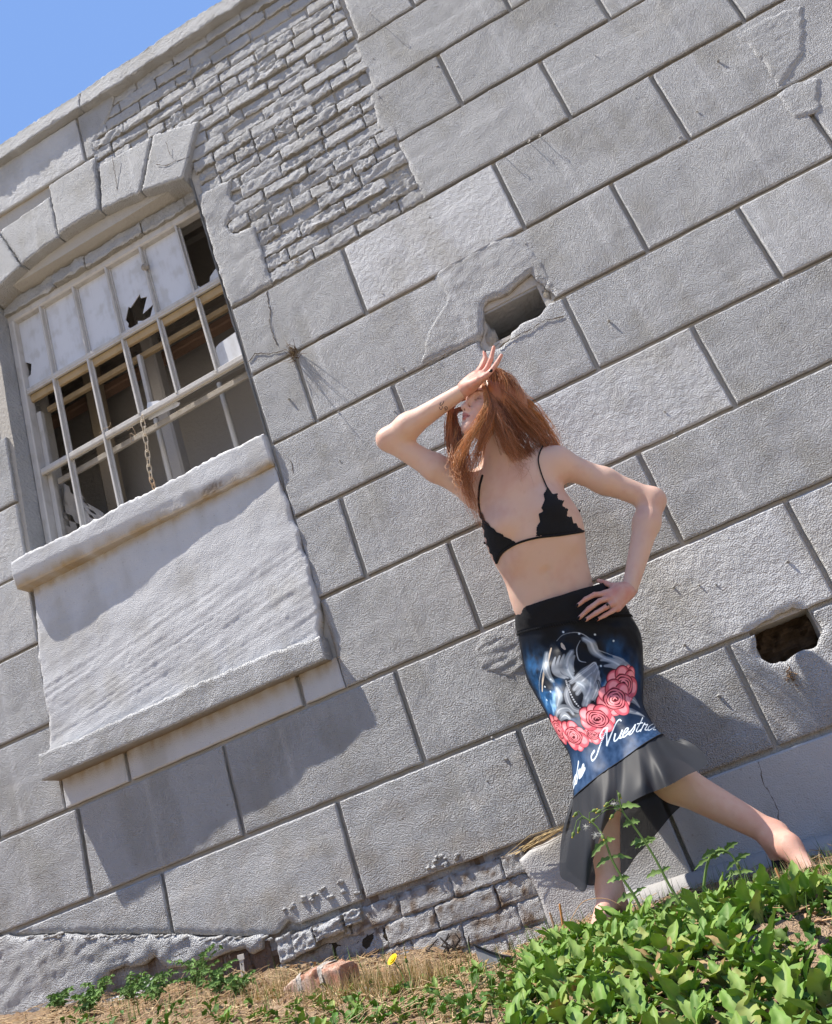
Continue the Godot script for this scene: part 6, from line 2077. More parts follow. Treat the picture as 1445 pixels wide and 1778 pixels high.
# ------------------------------------------------------------------ weeds
func leaf_mesh(length: float, width: float, a0: float, a1: float, base: Color, teeth: float, sd: float) -> ArrayMesh:
	var mb := MB.new()
	var nu := 12
	var p := Vector3(0.004, 0.0, 0.0)
	var roll := R.randf_range(-0.5, 0.5)
	for i in nu + 1:
		var u := float(i) / nu
		var ang := lerpf(a0, a1, u * u * 0.6 + u * 0.4)
		var d := Vector3(cos(ang), sin(ang), 0)
		var nrm := Vector3(-sin(ang), cos(ang), 0)
		var w := width * 0.5 * pow(sin(PI * clampf(pow(u, 1.25) * 0.94 + 0.03, 0.0, 1.0)), 0.75)
		w = maxf(w, width * 0.045)
		if u > 0.2:
			w *= 1.0 + teeth * (1.0 if i % 2 == 0 else -1.0) * (1.0 - u * 0.5)
		for k in 5:
			var s := (k - 2) / 2.0
			var wave := sin(u * 13.0 + sd + s * 1.2) * 0.10 * width * absf(s) + nz[2].get_noise_2d(u * 4.0 + sd * 7.0, s * 2.0) * width * 0.14
			var q := p + Vector3(0, 0, 1) * (s * w) + nrm * (absf(s) * w * 0.42 + wave) + Vector3(0, 0, roll * u * u * length * 0.3)
			var c := base * (1.0 + 0.22 * nz[2].get_noise_2d(u * 9.0 + sd, s * 7.0))
			if k == 2:
				c = c.lerp(Color(0.25, 0.34, 0.12), 0.55)
			c = c.lerp(Color(0.30, 0.25, 0.07), clampf(nz[1].get_noise_2d(u * 5.0 + sd * 3.0, s * 3.0) - 0.25, 0.0, 0.5))
			mb.vert(q, Color(c.r, c.g, c.b))
		p += d * (length / nu)
	for i in nu:
		for k in 4:
			var a := i * 5 + k
			mb.quad(a, a + 1, a + 6, a + 5)
	return mb.mesh(M.leaf)

func build_plants() -> void:
	var greens := [Color(0.131, 0.232, 0.046), Color(0.163, 0.284, 0.055), Color(0.087, 0.173, 0.037), Color(0.203, 0.304, 0.068), Color(0.142, 0.252, 0.059), Color(0.274, 0.314, 0.091), Color(0.101, 0.199, 0.046)]
	var leaves := []
	for k in 21:
		leaves.append(leaf_mesh(R.randf_range(0.042, 0.085), R.randf_range(0.014, 0.034), R.randf_range(0.9, 1.45), R.randf_range(-0.3, 0.7), (Color(0.36, 0.24, 0.11) if k == 13 else Color(0.24, 0.26, 0.08) if k == 6 else greens[k % 7]), R.randf_range(0.08, 0.2), k * 3.7))
	var protos := []
	for k in 7:
		var o := Node3D.new()
		var nl := 9 + k % 4
		for j in nl:
			var l := MeshInstance3D.new()
			l.name = "leaf" if j == 0 else "leaf_%03d" % j
			l.mesh = leaves[(k * 5 + j * 3) % leaves.size()]
			l.rotation = Vector3(0, TAU * j * 0.382 + R.randf_range(-0.3, 0.3), R.randf_range(-0.25, 0.3))
			l.scale = Vector3.ONE * R.randf_range(0.65, 1.2)
			o.add_child(l, true)
		protos.append(o)
	var spots := []
	for tries in 9000:
		if spots.size() >= 278:
			break
		var z := R.randf_range(0.42, 1.86)
		var x := R.randf_range(-0.80, 0.13)
		if x < -0.74 + 0.20 * maxf(z - 0.45, 0.0) + 0.05 * nz[0].get_noise_1d(z * 5.0):
			continue
		if Vector2(x - 0.02, (z - 1.36) * 0.8).length() < 0.13:   # the bare patch at the right edge
			continue
		var ok := true
		for s in spots:
			if Vector2(s.x - x, s.y - z).length() < 0.050:
				ok = false
				break
		if ok:
			spots.append(Vector2(x, z))
	for p in [[-0.62, 0.62], [-0.56, 0.57], [-0.50, 0.60], [-0.44, 0.58], [-0.40, 0.64], [-0.53, 0.66], [-0.47, 0.68], [-0.59, 0.70]]:
		spots.append(Vector2(p[0], p[1]))
	var n_right := spots.size()
	for p in [[-0.98, 0.62], [-0.92, 0.75], [-1.04, 0.72], [-0.88, 0.88], [-0.98, 0.90], [-0.82, 0.70], [-1.10, 0.82], [-1.06, 0.94], [-0.80, 0.98], [-0.90, 1.02], [-1.18, 0.80], [-1.25, 0.72], [-1.33, 0.70], [-1.42, 0.72], [-1.36, 0.80], [-1.28, 0.84], [-1.48, 0.80], [-1.20, 0.92], [-1.40, 0.88], [-1.10, 1.02], [-1.0, 1.05]]:
		spots.append(Vector2(p[0], p[1]))
	for tries in 400:
		if spots.size() > n_right + 58:
			break
		var z := R.randf_range(0.45, 1.25)
		var x := R.randf_range(-1.75, -0.72) * (1.0 - 0.2 * z)
		if z < 0.62 and x > -1.5 and x < -1.15:
			continue
		if nz[0].get_noise_2d(x * 5.0, z * 5.0) > -0.05:
			spots.append(Vector2(x, z))
	for k in spots.size():
		var o: Node3D = protos[k % protos.size()].duplicate()
		var s: Vector2 = spots[k]
		o.name = numbered("broad_leaved_weed")
		add_child(o, true)
		o.position = Vector3(s.x, ground_y(s.x, s.y) - 0.004, s.y)
		o.rotation = Vector3(R.randf_range(-0.15, 0.15), R.randf() * TAU, R.randf_range(-0.15, 0.15))
		var sc := R.randf_range(0.75, 1.1)
		if k < n_right:
			sc *= lerpf(0.66, 1.0, smoothstep(0.45, 0.9, s.y)) * lerpf(1.0, 0.62, smoothstep(-0.25, -0.05, s.x) * smoothstep(1.1, 0.8, s.y))
		else:
			sc *= R.randf_range(0.4, 0.68)
		if k < n_right and k >= n_right - 8:   # taller ones hide the standing foot
			sc = R.randf_range(1.0, 1.3)
		o.scale = Vector3.ONE * sc
		if k < n_right:
			tag(o, "low rosette of broad toothed green leaves in the thick weed patch before the woman's feet", "weed", "broad leaved weeds in the right foreground")
		else:
			tag(o, "small rosette of toothed green leaves in dry soil near the yellow flower and rubble", "weed", "small broad leaved weeds left of the patch")
	for p in protos:
		p.free()
	thistles()
	flower()
	ferny()
	litter()

func stem_pts(guide: Array, n := 24) -> Array:
	var o := []
	for k in n:
		o.append(catmull(guide, float(k) / (n - 1)))
	return o

func small_leaf(mb: MB, at: Vector3, dir: Vector3, len: float, wid: float, col: Color) -> void:
	var s := dir.cross(Vector3(0.2, 0.3, 1)).normalized()
	var nrm := s.cross(dir).normalized()
	var first := mb.v.size()
	var n := 6
	for i in n + 1:
		var u := float(i) / n
		var w := wid * 0.5 * sin(PI * clampf(u * 0.95 + 0.05, 0, 1)) * (1.25 if i % 2 else 0.6)
		var c := at + dir * len * u + Vector3(0, -len * 0.35 * u * u, 0)
		mb.vert(c + s * w + nrm * w * 0.4, col)
		mb.vert(c, col * 1.1)
		mb.vert(c - s * w + nrm * w * 0.4, col)
	for i in n:
		var a := first + i * 3
		mb.quad(a, a + 1, a + 4, a + 3)
		mb.quad(a + 1, a + 2, a + 5, a + 4)

func bud(mb: MB, at: Vector3, dir: Vector3, r: float, tip: Color) -> void:
	mb.tube([at, at + dir * r * 0.8, at + dir * r * 2.0, at + dir * r * 2.8], [r * 0.5, r, r * 0.75, r * 0.35], 8, Color(0.16, 0.22, 0.06))
	mb.tube([at + dir * r * 2.6, at + dir * r * 3.3], [r * 0.42, r * 0.5], 7, tip)

func thistles() -> void:
	var green := Color(0.13, 0.20, 0.055)
	var specs := [
		{"g": [Vector3(-0.355, -0.2156, 0.86), Vector3(-0.3666, -0.165, 0.86), Vector3(-0.3733, -0.1197, 0.86), Vector3(-0.3726, -0.081, 0.86), Vector3(-0.3785, -0.0444, 0.86), Vector3(-0.4004, -0.0129, 0.86)], "label": "tall thin sow thistle leaning left, its drooping buds against the dark skirt", "buds": [Vector3(-0.4092, -0.0012, 0.86), Vector3(-0.431, -0.0386, 0.87), Vector3(-0.4168, -0.0324, 0.86), Vector3(-0.3749, -0.0105, 0.86), Vector3(-0.3724, -0.0658, 0.87)], "leaves": [0.06, 0.2, 0.42, 0.6]},
		{"g": [Vector3(-0.27, -0.2488, 0.84), Vector3(-0.2772, -0.2141, 0.84), Vector3(-0.2853, -0.1403, 0.84), Vector3(-0.2994, -0.077, 0.84), Vector3(-0.3121, -0.0328, 0.84), Vector3(-0.3066, 0.0048, 0.84)], "label": "taller sow thistle stem with one round bud at its tip before the skirt", "buds": [Vector3(-0.3053, 0.0079, 0.84), Vector3(-0.3336, -0.0326, 0.85), Vector3(-0.3336, -0.0049, 0.85), Vector3(-0.3784, -0.0273, 0.85), Vector3(-0.3567, -0.0146, 0.85)], "leaves": [0.1, 0.3, 0.48, 0.5, 0.66, 0.85]},
		{"g": [Vector3(-0.221, -0.257, 0.8), Vector3(-0.1988, -0.2145, 0.8), Vector3(-0.1713, -0.1829, 0.8), Vector3(-0.1439, -0.1789, 0.8), Vector3(-0.1272, -0.1973, 0.8), Vector3(-0.127, -0.2235, 0.8), Vector3(-0.128, -0.2466, 0.8)], "label": "bent sow thistle stem arching over like a hook beside the kerb", "buds": [Vector3(-0.1243, -0.2125, 0.8), Vector3(-0.1278, -0.2513, 0.8)], "leaves": [0.3, 0.42, 0.55, 0.75, 0.9]}]
	for s in specs:
		var root: Vector3 = s.g[0]
		root.y = ground_y(root.x, root.z)
		var o := thing("sow_thistle", s.label, "weed", root, "sow thistles before the woman")
		var st := MB.new()
		var pts := stem_pts([root] + s.g)
		var rad := []
		for k in pts.size():
			rad.append(lerpf(0.0036, 0.0016, float(k) / pts.size()))
		st.tube(pts, rad, 8, green * 1.15)
		obj("stem", st, M.leaf, o, root)
		for b in s.buds:
			var m := MB.new()
			var near: Vector3 = pts[0]
			for p in pts:
				if p.distance_to(b) < near.distance_to(b):
					near = p
			var mid := near.lerp(b, 0.5) + Vector3(0, 0.008, 0)
			m.tube([near, mid, b], [0.0012, 0.001, 0.0009], 6, green)
			bud(m, b, (b - mid).normalized() if b.distance_to(mid) > 0.002 else Vector3.UP, 0.0042, Color(0.5, 0.38, 0.06))
			obj("bud", m, M.leaf, o, root)
		for t in s.leaves:
			for side in [-1.0, 1.0]:
				var m := MB.new()
				var at: Vector3 = catmull(s.g, t)
				small_leaf(m, at, Vector3(side * R.randf_range(0.5, 1.0), R.randf_range(-0.1, 0.6), R.randf_range(-0.3, 0.5)).normalized(), R.randf_range(0.018, 0.045), R.randf_range(0.008, 0.018), green * R.randf_range(0.8, 1.3))
				obj("leaf", m, M.leaf, o, root)
	# a puff of seed down caught on the first stem
	var fl := MB.new()
	for c in [Vector3(-0.4012, -0.0365, 0.865), Vector3(-0.3873, -0.061, 0.865), Vector3(-0.3746, -0.0628, 0.865), Vector3(-0.3228, -0.0112, 0.85)]:
		for k in 40:
			var d := Vector3(R.randfn(), R.randfn(), R.randfn()).normalized()
			fl.tube([c, c + d * R.randf_range(0.004, 0.011)], [0.0003, 0.00015], 3, Color(0.75, 0.73, 0.68), false)
	var down := obj("seed_down", fl, M.straw, null)
	tag(down, "tufts of white seed down clinging to the leaning sow thistle buds", "seed down")

func flower() -> void:
	var head := Vector3(-1.044, -0.1743, 0.66)
	var base := Vector3(head.x + 0.02, ground_y(head.x, 0.68), 0.68)
	var o := thing("yellow_flower", "single bright yellow daisy-like weed flower near the orange rubble", "flower", base)
	var st := MB.new()
	st.tube(stem_pts([base, base.lerp(head, 0.5) + Vector3(0.008, 0, 0), head], 10), [0.0016, 0.0016, 0.0016, 0.0015, 0.0015, 0.0015, 0.0014, 0.0014, 0.0014, 0.0014], 6, Color(0.14, 0.22, 0.06))
	obj("stem", st, M.leaf, o, base)
	var ax := Vector3(-0.25, 0.75, 0.6).normalized()
	var e1 := ax.cross(Vector3.RIGHT).normalized()
	var e2 := ax.cross(e1)
	for ring in 2:
		for k in 15:
			var a := TAU * (k + ring * 0.5) / 15.0
			var d := (e1 * cos(a) + e2 * sin(a))
			var s := d.cross(ax)
			var m := MB.new()
			var len := 0.016 if ring == 0 else 0.011
			for i in 4:
				var u := i / 3.0
				var w := 0.0020 * (0.6 + u) * (0.8 if i == 3 else 1.0)
				var c := head + d * len * u + ax * (0.004 * u + ring * 0.002)
				m.vert(c + s * w, Color(0.85, 0.62, 0.02))
				m.vert(c - s * w, Color(0.85, 0.62, 0.02))
			for i in 3:
				m.quad(i * 2, i * 2 + 1, i * 2 + 3, i * 2 + 2)
			obj("petal", m, M.leaf, o, base)
	var ce := MB.new()
	ce.lump(head + ax * 0.002, Vector3(0.005, 0.004, 0.005), 0.1, R, Color(0.75, 0.42, 0.02))
	obj("flower_centre", ce, M.leaf, o, base)
	var h2 := Vector3(-1.009, -0.1915, 0.66)
	var b2 := Vector3(h2.x + 0.005, ground_y(h2.x, 0.68), 0.68)
	var o2 := thing("flower_bud", "closed orange-tipped bud on a short stem right of the yellow flower", "flower", b2)
	var s2 := MB.new()
	s2.tube([b2, b2.lerp(h2, 0.6), h2], [0.0014, 0.0014, 0.0012], 6, Color(0.14, 0.22, 0.06))
	obj("stem", s2, M.leaf, o2, b2)
	var bm := MB.new()
	bud(bm, h2, Vector3(0.1, 1, 0.2).normalized(), 0.0045, Color(0.8, 0.42, 0.03))
	obj("bud", bm, M.leaf, o2, b2)

func ferny() -> void:
	var labels := ["feathery green weed sprawling under the plaster edge, largest at lower left", "small feathery weed at the lower left corner beside the white board", "feathery sprig growing right of the white board", "low feathery weed between white board and larger feathery weed", "feathery seedling at the far lower left corner", "feathery weed in front of the white board", "loose feathery weed left of the white bracket", "small feathery sprig before the dark bricks"]
	var spots := [[-1.93, 0.22, 1.0], [-2.42, 0.12, 0.6], [-2.0, 0.36, 0.75], [-2.20, 0.22, 0.7], [-2.55, 0.16, 0.55], [-2.28, 0.34, 0.6], [-1.78, 0.34, 0.7], [-1.66, 0.42, 0.5]]
	for k in 8:
		var s: Array = spots[k]
		var root := Vector3(s[0], ground_y(s[0], s[1]), s[1])
		var o := thing("feathery_weed", labels[k], "weed", root, "feathery weeds at the wall's foot")
		for j in 13:
			var a := TAU * j / 13.0 + R.randf()
			var h: float = s[2] * R.randf_range(0.05, 0.13)
			var d: Vector3 = Vector3(cos(a), 0, sin(a)) * s[2] * R.randf_range(0.04, 0.10)
			var g := [root, root + d * 0.4 + Vector3(0, h * 0.8, 0), root + d + Vector3(0, h, 0)]
			var fr := MB.new()
			fr.tube(stem_pts(g, 7), [0.0013, 0.0012, 0.0011, 0.001, 0.0009, 0.0008, 0.0006], 5, Color(0.16, 0.2, 0.07))
			for i in 8:
				var at: Vector3 = catmull(g, 0.3 + 0.7 * i / 7.0)
				for sd in [-1.0, 1.0]:
					small_leaf(fr, at, Vector3(R.randfn() * 0.5 + sd * d.z * 12.0, R.randf_range(-0.2, 0.5), R.randfn() * 0.5 - sd * d.x * 12.0).normalized(), R.randf_range(0.012, 0.024), 0.010, Color(0.11, 0.19, 0.05) * R.randf_range(0.75, 1.4))
			obj("frond", fr, M.leaf, o, root)

func scatter(called: String, mesh: ArrayMesh, count: int, label: String, category: String, place: Callable) -> void:
	var mm := MultiMesh.new()
	mm.transform_format = MultiMesh.TRANSFORM_3D
	mm.use_colors = true
	mm.mesh = mesh
	mm.instance_count = count
	for k in count:
		var t: Array = place.call(k)
		mm.set_instance_transform(k, t[0])
		mm.set_instance_color(k, t[1])
	var o := MultiMeshInstance3D.new()
	o.multimesh = mm
	o.name = numbered(called)
	add_child(o, true)
	tag(o, label, category)
	o.set_meta("kind", "stuff")

func litter() -> void:
	var cover := leaf_mesh(0.030, 0.015, 0.9, 0.1, Color(0.8, 1.0, 0.8), 0.12, 4.0)
	scatter("ground_cover", cover, 2300, "small green leaves and seedlings filling gaps between the weeds", "ground cover", func(k):
		var z := R.randf_range(0.45, 1.75)
		var x := R.randf_range(-0.78 + 0.16 * z, 0.13)
		if k % 3 == 0:
			x = R.randf_range(-2.5, -0.7) * (1.0 - 0.2 * z)
		if nz[0].get_noise_2d(x * 7.0, z * 7.0) < -0.22:
			z = 0.55 + 0.5 * (z - 0.45)
			x = -0.35 + 0.4 * x
		var b := Basis(Vector3.UP, R.randf() * TAU) * Basis(Vector3.BACK, R.randf_range(-0.6, 0.4)) * Basis().scaled(Vector3.ONE * R.randf_range(0.5, 1.4))
		return [Transform3D(b, Vector3(x, ground_y(x, z) + R.randf_range(-0.004, 0.012), z)), Color(0.10, 0.19, 0.045).lerp(Color(0.22, 0.26, 0.08), R.randf() * R.randf()) * R.randf_range(0.6, 1.2)])
	var blade := MB.new()
	for i in 6:
		var u := i / 5.0
		var w := 0.0016 * (1.0 - u * 0.9)
		blade.vert(Vector3(0.016 * u * u, 0.075 * u, w))
		blade.vert(Vector3(0.016 * u * u, 0.075 * u, -w))
	for i in 5:
		blade.quad(i * 2, i * 2 + 1, i * 2 + 3, i * 2 + 2)
	var bladem := blade.mesh(M.leaf)
	scatter("green_grass", bladem, 1900, "sparse green grass blades among weeds", "grass", func(_k):
		var left := R.randf() < 0.5
		var z := R.randf_range(0.10, 1.3)
		var x := R.randf_range(-2.5, -0.7) * (1.0 - z * 0.25) if left else R.randf_range(-0.8, 0.35)
		var b := Basis(Vector3.UP, R.randf() * TAU) * Basis(Vector3.BACK, R.randf_range(-0.35, 0.35)) * Basis().scaled(Vector3.ONE * R.randf_range(0.35, 1.05))
		return [Transform3D(b, Vector3(x, ground_y(x, z) - 0.003, z)), Color(0.10, 0.17, 0.04) * R.randf_range(0.8, 1.6)])
	var straw := MB.new()
	straw.tube([Vector3(-0.03, 0, 0), Vector3(-0.01, 0.003, 0.002), Vector3(0.012, 0.001, -0.002), Vector3(0.03, 0.002, 0.001)], [0.0007, 0.0009, 0.0008, 0.0005], 4)
	scatter("dry_straw", straw.mesh(M.straw), 9000, "dry straw and dead stalks strewn over the soil", "straw", func(_k):
		var z := R.randf_range(0.02, 1.9)
		var x := R.randf_range(-2.75, 0.45)
		if x > -0.7 and R.randf() < 0.3:
			x = R.randf_range(-1.6, -0.7)
		var b := Basis(Vector3.UP, R.randf() * TAU) * Basis(Vector3.BACK, R.randfn() * 0.28) * Basis().scaled(Vector3.ONE * R.randf_range(0.4, 1.5))
		return [Transform3D(b, Vector3(x, ground_y(x, z) + R.randf_range(0.0, 0.018), z)), Color(0.62, 0.48, 0.28).lerp(Color(0.38, 0.23, 0.12), R.randf()) * R.randf_range(0.7, 1.25)])
	scatter("dry_grass", bladem, 2600, "dry reddish-brown grass tufts along the foot of the wall", "dry grass", func(_k):
		var c := int(R.randf() * 7.0)
		var cx: float = [-1.02, -1.0, -1.12, -1.25, -1.08, -1.5, 0.02][c] + R.randfn() * 0.06
		var z: float = [0.55, 0.62, 0.65, 0.6, 0.62, 0.5, 0.75][c] + R.randfn() * 0.06
		var b := Basis(Vector3.UP, R.randf() * TAU) * Basis(Vector3.BACK, R.randfn() * 0.5) * Basis().scaled(Vector3.ONE * R.randf_range(0.3, 1.0))
		return [Transform3D(b, Vector3(cx, ground_y(cx, z) - 0.002, z)), Color(0.46, 0.27, 0.13).lerp(Color(0.52, 0.40, 0.22), R.randf()) * R.randf_range(0.6, 1.2)])
	var dead := MB.new()
	for i in 6:
		for k in 3:
			var u := i / 5.0
			dead.vert(Vector3(u * 0.03, 0.006 * sin(u * 5.0) + 0.004 * absf(k - 1.0), (k - 1) * 0.008 * sin(PI * clampf(u, 0.05, 0.95))))
	for i in 5:
		for k in 2:
			dead.quad(i * 3 + k, i * 3 + k + 1, i * 3 + k + 4, i * 3 + k + 3)
	scatter("dead_leaves", dead.mesh(M.straw), 1500, "curled brown dead leaves lying on the soil", "dead leaves", func(_k):
		var z := R.randf_range(0.05, 1.8)
		var x := R.randf_range(-2.6, 0.4)
		var b := Basis(Vector3.UP, R.randf() * TAU) * Basis(Vector3.BACK, R.randfn() * 0.4) * Basis(Vector3.RIGHT, R.randfn() * 0.6) * Basis().scaled(Vector3.ONE * R.randf_range(0.4, 1.1))
		return [Transform3D(b, Vector3(x, ground_y(x, z) + 0.006, z)), Color(0.34, 0.20, 0.11).lerp(Color(0.48, 0.36, 0.22), R.randf()) * R.randf_range(0.6, 1.2)])
	var clod := MB.new()
	clod.lump(Vector3.ZERO, Vector3(0.008, 0.006, 0.007), 0.25, R, Color.WHITE, 7, 5)
	scatter("soil_clods", clod.mesh(M.soil), 1600, "small clods and grit on the dry soil", "clods", func(_k):
		var z := R.randf_range(0.0, 1.8)
		var x := R.randf_range(-2.7, 0.4)
		var b := Basis(Vector3.UP, R.randf() * TAU) * Basis().scaled(Vector3.ONE * R.randf_range(0.2, 1.3) * R.randf_range(0.5, 1.2))
		return [Transform3D(b, Vector3(x, ground_y(x, z) + 0.004, z)), Color(0.36, 0.25, 0.16) * R.randf_range(0.7, 1.3)])


# ------------------------------------------------------------------ small things at the wall's foot and in its cracks
func tuft(called: String, label: String, category: String, at: Vector3, count: int, length: float, out: Vector3, cols: Array, thick := 0.0009) -> void:
	var mb := MB.new()
	for k in count:
		var d := (out + Vector3(R.randfn(), R.randfn(), R.randfn()) * 0.42).normalized()
		var l := length * R.randf_range(0.3, 1.0)
		var s := at + Vector3(R.randfn() * 0.010, R.randfn() * 0.014, -0.006)
		var mid := s + d * l * 0.55
		var e := mid + (d + Vector3(R.randfn(), R.randfn() - 0.4, R.randfn()) * 0.4).normalized() * l * 0.45
		var c: Color = cols[k % cols.size()]
		mb.tube([s, mid, e], [thick, thick * 0.8, thick * 0.4], 4, c * R.randf_range(0.7, 1.2), false)
	lone(called, mb, M.straw, at, label, category)

func build_debris() -> void:
	var browns := [Color(0.20, 0.14, 0.08), Color(0.34, 0.26, 0.16), Color(0.12, 0.08, 0.05)]
	tuft("dry_weed_tuft", "dry brown weed tuft in the joint right of the window's sill", "dry weed", Vector3(-1.004, 2.164, 0.004), 60, 0.055, Vector3(-0.1, 0.15, 1.0), browns, 0.0012)
	tuft("dry_weed_tuft", "long withered stalks jutting from the joint beside the window", "dry weed", Vector3(-1.007, 2.134, 0.004), 9, 0.13, Vector3(0.15, -0.35, 0.9), browns, 0.0016)
	tuft("dry_weed_tuft", "wispy dry roots hanging in the brickwork gap above the second block", "dry weed", Vector3(-0.863, 2.603, 0), 22, 0.05, Vector3(0.0, -0.9, 0.4), browns)
	tuft("dry_weed_tuft", "crumbly brown roots below the corner of the lower right hole", "dry weed", Vector3(0.218, 0.1893, -0), 40, 0.03, Vector3(0.0, -0.4, 0.9), [Color(0.22, 0.13, 0.07), Color(0.30, 0.19, 0.10)], 0.0016)
	# dry grass lying in the joint left of the skirt
	var hay := MB.new()
	for k in 26:
		var a := Vector3(-0.7882, -0.0213, 0.02) + Vector3(R.randfn() * 0.03, R.randfn() * 0.006, R.randf() * 0.02)
		var b := Vector3(-0.616, -0.001, 0.02) + Vector3(R.randfn() * 0.03, R.randfn() * 0.008, R.randf() * 0.025)
		var m := a.lerp(b, 0.5) + Vector3(0, R.randfn() * 0.008, R.randf() * 0.01)
		hay.tube([a, m, b], [0.0009, 0.0011, 0.0006], 4, Color(0.48, 0.36, 0.19) * R.randf_range(0.7, 1.25), false)
	lone("dry_grass_bundle", hay, M.straw, Vector3(-0.7003, -0.0078, 0.02), "dry tan grass wedged under the block left of the skirt", "dry grass")
	# old brick with mortar bands
	var bc := Vector3(-1.366, -0.2005, 0.46)
	var gy := ground_y(bc.x, 0.46)
	var ro := Vector3(bc.x, gy, 0.46)
	var rub := thing("broken_brick_lump", "broken orange brick lump with pale mortar bands lying on the soil", "rubble", ro)
	var xs := [-0.092, -0.044, -0.030, 0.026, 0.040, 0.094]
	for k in 5:
		var mortar := k % 2 == 1
		var b := MB.new()
		var n := 9
		for face in 1:
			var grid := {}
			for i in n + 1:
				for j in 13:
					var u := float(i) / n
					var a := PI * j / 12.0
					var x: float = lerpf(xs[k], xs[k + 1], u)
					var hx: float = 0.074 * (1.0 - 0.42 * pow(absf(x + 0.0) / 0.12, 2.2)) + (0.004 if mortar else 0.0) + 0.012 * x / 0.1
					var rr := 0.010 * nz[5].get_noise_3d(x * 30.0, cos(a) * 2.5, sin(a) * 2.5 + k)
					var y := pow(maxf(sin(a), 0.0), 0.28) * (hx + rr) - 0.012
					var z := signf(cos(a)) * pow(absf(cos(a)), 0.32) * (0.062 + rr)
					var col := Color(0.72, 0.65, 0.57) if mortar else Color(0.66, 0.31, 0.20).lerp(Color(0.74, 0.58, 0.47), clampf((0.85 if k == 0 else 0.3) + nz[1].get_noise_3d(x * 26.0, a * 2.0, k) * 1.2, 0.0, 1.0))
					grid[i * 13 + j] = b.vert(ro + Vector3(x, y - x * 0.12, z), col)
			for i in n:
				for j in 12:
					b.quad(grid[i * 13 + j], grid[i * 13 + j + 1], grid[(i + 1) * 13 + j + 1], grid[(i + 1) * 13 + j])
			if k == 0 or k == 4:
				var i := 0 if k == 0 else n
				var c := b.vert(ro + Vector3(xs[0] if k == 0 else xs[5], 0.02, 0), Color(0.5, 0.24, 0.14))
				for j in 12:
					if k == 0:
						b.tri(c, grid[i * 13 + j + 1], grid[i * 13 + j])
					else:
						b.tri(c, grid[i * 13 + j], grid[i * 13 + j + 1])
		obj("mortar_band" if mortar else "brick_piece", b, M.rubble, rub, ro)
	# white board sunk in the soil, lower left
	var bp := [Vector3(-2.469, -0.0217, 0.1), Vector3(-2.331, -0.0329, 0.1), Vector3(-2.183, -0.0133, 0.1)]
	var board := MB.new()
	var prof := []
	for k in 21:
		var t := k / 20.0
		var p: Vector3 = catmull(bp, t)
		prof.append(p + Vector3(0, 0.022, 0))
	var first := 0
	for k in 21:
		var p: Vector3 = prof[k]
		var g := ground_y(p.x, 0.10) - 0.03
		for q in [Vector3(p.x, g, 0.125), Vector3(p.x, p.y - 0.004, 0.118), Vector3(p.x, p.y, 0.108), Vector3(p.x, p.y - 0.003, 0.096), Vector3(p.x, g, 0.085)]:
			board.vert(q + Vector3(0, 0.003 * nz[5].get_noise_1d(k * 0.9), 0), Color(1.05, 1.05, 1.05))
	for k in 20:
		for j in 4:
			var a := first + k * 5 + j
			board.quad(a, a + 5, a + 6, a + 1)
	lone("white_board", board, M.smooth, Vector3(bp[1].x, ground_y(bp[1].x, 0.1), 0.10), "broken white board lying against the plaster at the lower left", "board")
	# small white bracket on the bricks
	var br := MB.new()
	var b0 := Vector3(-1.882, -0.0316, 0.02)
	var b1 := Vector3(-1.892, -0.1102, 0.02)
	br.beam(b0, b1, Vector3.BACK, 0.016, 0.003, Color(1.1, 1.1, 1.1))
	br.beam(b0 + Vector3(-0.012, 0.003, 0.002), b0 + Vector3(0.014, 0.001, 0.002), Vector3.BACK, 0.018, 0.003, Color(1.1, 1.1, 1.1))
	for k in 3:
		br.lump(b0.lerp(b1, 0.25 + 0.3 * k) + Vector3(0, 0, 0.002), Vector3(0.003, 0.003, 0.0012), 0.0, R, Color(0.1, 0.08, 0.06))
	lone("metal_bracket", br, M.metal, b0, "small white metal bracket fixed to the brown bricks above the rubble", "bracket")
	# triangle of grey glass with a black rubber edge
	var gl := MB.new()
	var g := [Vector3(-0.8763, -0.2098, 0.5), Vector3(-0.8278, -0.2461, 0.5), Vector3(-0.764, -0.2748, 0.5), Vector3(-0.8322, -0.3071, 0.53), Vector3(-0.8672, -0.2934, 0.52)]
	var mid: Vector3 = (g[0] + g[1] + g[2] + g[3] + g[4]) / 5.0
	for side in 2:
		var off := Vector3(0, 0, -0.004) * side
		for k in 5:
			var a := gl.vert(mid + off)
			var b := gl.vert(g[k] + off)
			var c := gl.vert(g[(k + 1) % 5] + off)
			if side == 0:
				gl.tri(a, c, b)
			else:
				gl.tri(a, b, c)
	var shard := thing("glass_shard", "grey glass shard with curved black rubber edge in dry grass left of weeds", "glass", mid)
	var gm := mat(lin(0.20, 0.20, 0.20), 0.25, false)
	obj("pane", gl, gm, shard, mid)
	var rb := MB.new()
	rb.tube(stem_pts([Vector3(-0.8745, -0.2096, 0.505), Vector3(-0.8505, -0.2284, 0.505), Vector3(-0.8261, -0.2458, 0.505), Vector3(-0.7954, -0.2634, 0.505), Vector3(-0.758, -0.2757, 0.505)], 14), [0.003, 0.003, 0.003, 0.003, 0.003, 0.003, 0.003, 0.003, 0.003, 0.003, 0.003, 0.003, 0.003, 0.003], 7)
	obj("rubber_edge", rb, M.black, shard, mid)
	# black sodden rag beside the shard
	var rag := MB.new()
	var rc := Vector3(-1.121, -0.2069, 0.05)
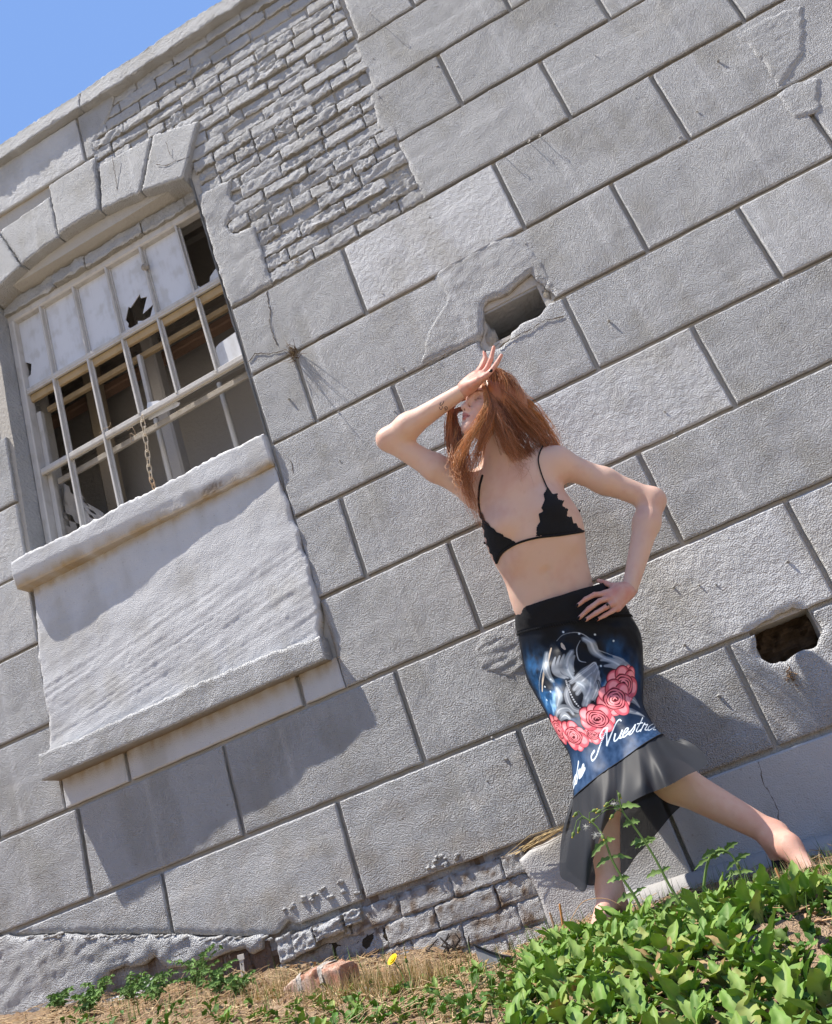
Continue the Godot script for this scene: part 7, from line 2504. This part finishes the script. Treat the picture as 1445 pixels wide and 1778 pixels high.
	for k in 26:
		var p := rc + Vector3(R.randfn() * 0.03, R.randf_range(-0.05, 0.03), R.randf_range(-0.01, 0.02))
		rag.tube([p, p + Vector3(R.randfn() * 0.02, -0.02, 0.006), p + Vector3(R.randfn() * 0.02, -0.045, 0.01)], [0.002, 0.004, 0.0015], 5, Color(0.04, 0.032, 0.028))
	lone("charred_roots", rag, M.straw, rc, "tangle of charred black roots at the wall's foot left of the shard", "roots")
	# cut stalks
	for s in [[Vector3(-0.6225, -0.2346, 0.55), Vector3(-0.5986, -0.1845, 0.55), Color(0.52, 0.22, 0.07), "short orange-brown cut stalk standing left of the weed patch"], [Vector3(-0.6425, -0.2182, 0.52), Vector3(-0.639, -0.1975, 0.52), Color(0.42, 0.26, 0.15), "stubby brown stalk just left of the orange one"], [Vector3(-0.0594, -0.2839, 0.55), Vector3(-0.0587, -0.2677, 0.55), Color(0.5, 0.24, 0.10), "cut reddish stalk in the weeds before the outstretched foot"]]:
		var m := MB.new()
		var a: Vector3 = s[0]
		a.y = ground_y(a.x, a.z)
		var b: Vector3 = s[1]
		m.tube([a, a.lerp(b, 0.5), b], [0.0036, 0.0034, 0.003], 8, s[2])
		lone("cut_stalk", m, M.straw, a, s[3], "stalk")
	# thin bent grass over the soil before the wall
	var bent := MB.new()
	bent.tube(stem_pts([Vector3(-0.6003, -0.2337, 0.5), Vector3(-0.5538, -0.2013, 0.5), Vector3(-0.5131, -0.2022, 0.5), Vector3(-0.4812, -0.2151, 0.5), Vector3(-0.4582, -0.2366, 0.5)], 16), [0.001, 0.001, 0.001, 0.001, 0.001, 0.001, 0.001, 0.001, 0.001, 0.001, 0.001, 0.001, 0.0008, 0.0008, 0.0006, 0.0005], 5, Color(0.5, 0.3, 0.15))
	lone("dry_twig", bent, M.straw, Vector3(-0.5538, -0.2013, 0.5), "thin bent dry twig before the standing leg", "twig")
	# pale loose stones
	for s in [[Vector3(-1.168, -0.2668, 0.62), 0.035, "flat pale stone half hidden by leaves under the yellow flower"], [Vector3(-0.1306, -0.3607, 1.3), 0.018, "small tan stone on the bare soil at the right edge"]]:
		var m := MB.new()
		var p: Vector3 = s[0]
		p.y = ground_y(p.x, p.z) + 0.004
		m.lump(p, Vector3(s[1], s[1] * 0.4, s[1] * 0.7), 0.12, R, Color(0.6, 0.57, 0.52), 12, 8)
		lone("loose_stone", m, M.rubble, p, s[2], "stone")
	# dark bark at the lower left corner
	var bark := MB.new()
	var ba := Vector3(-2.62, ground_y(-2.62, 0.42) + 0.012, 0.42)
	var bpts := []
	var brad := []
	for k in 12:
		bpts.append(ba + Vector3(0.022 * k, -0.0045 * k + 0.004 * nz[5].get_noise_1d(k * 1.3), 0.004 * k))
		brad.append(0.014 + 0.005 * nz[6].get_noise_1d(k * 2.1))
	bark.tube(bpts, brad, 9, Color(0.10, 0.06, 0.05))
	lone("bark_piece", bark, M.rubble, ba, "dark brown piece of bark lying at the lower left corner", "bark")
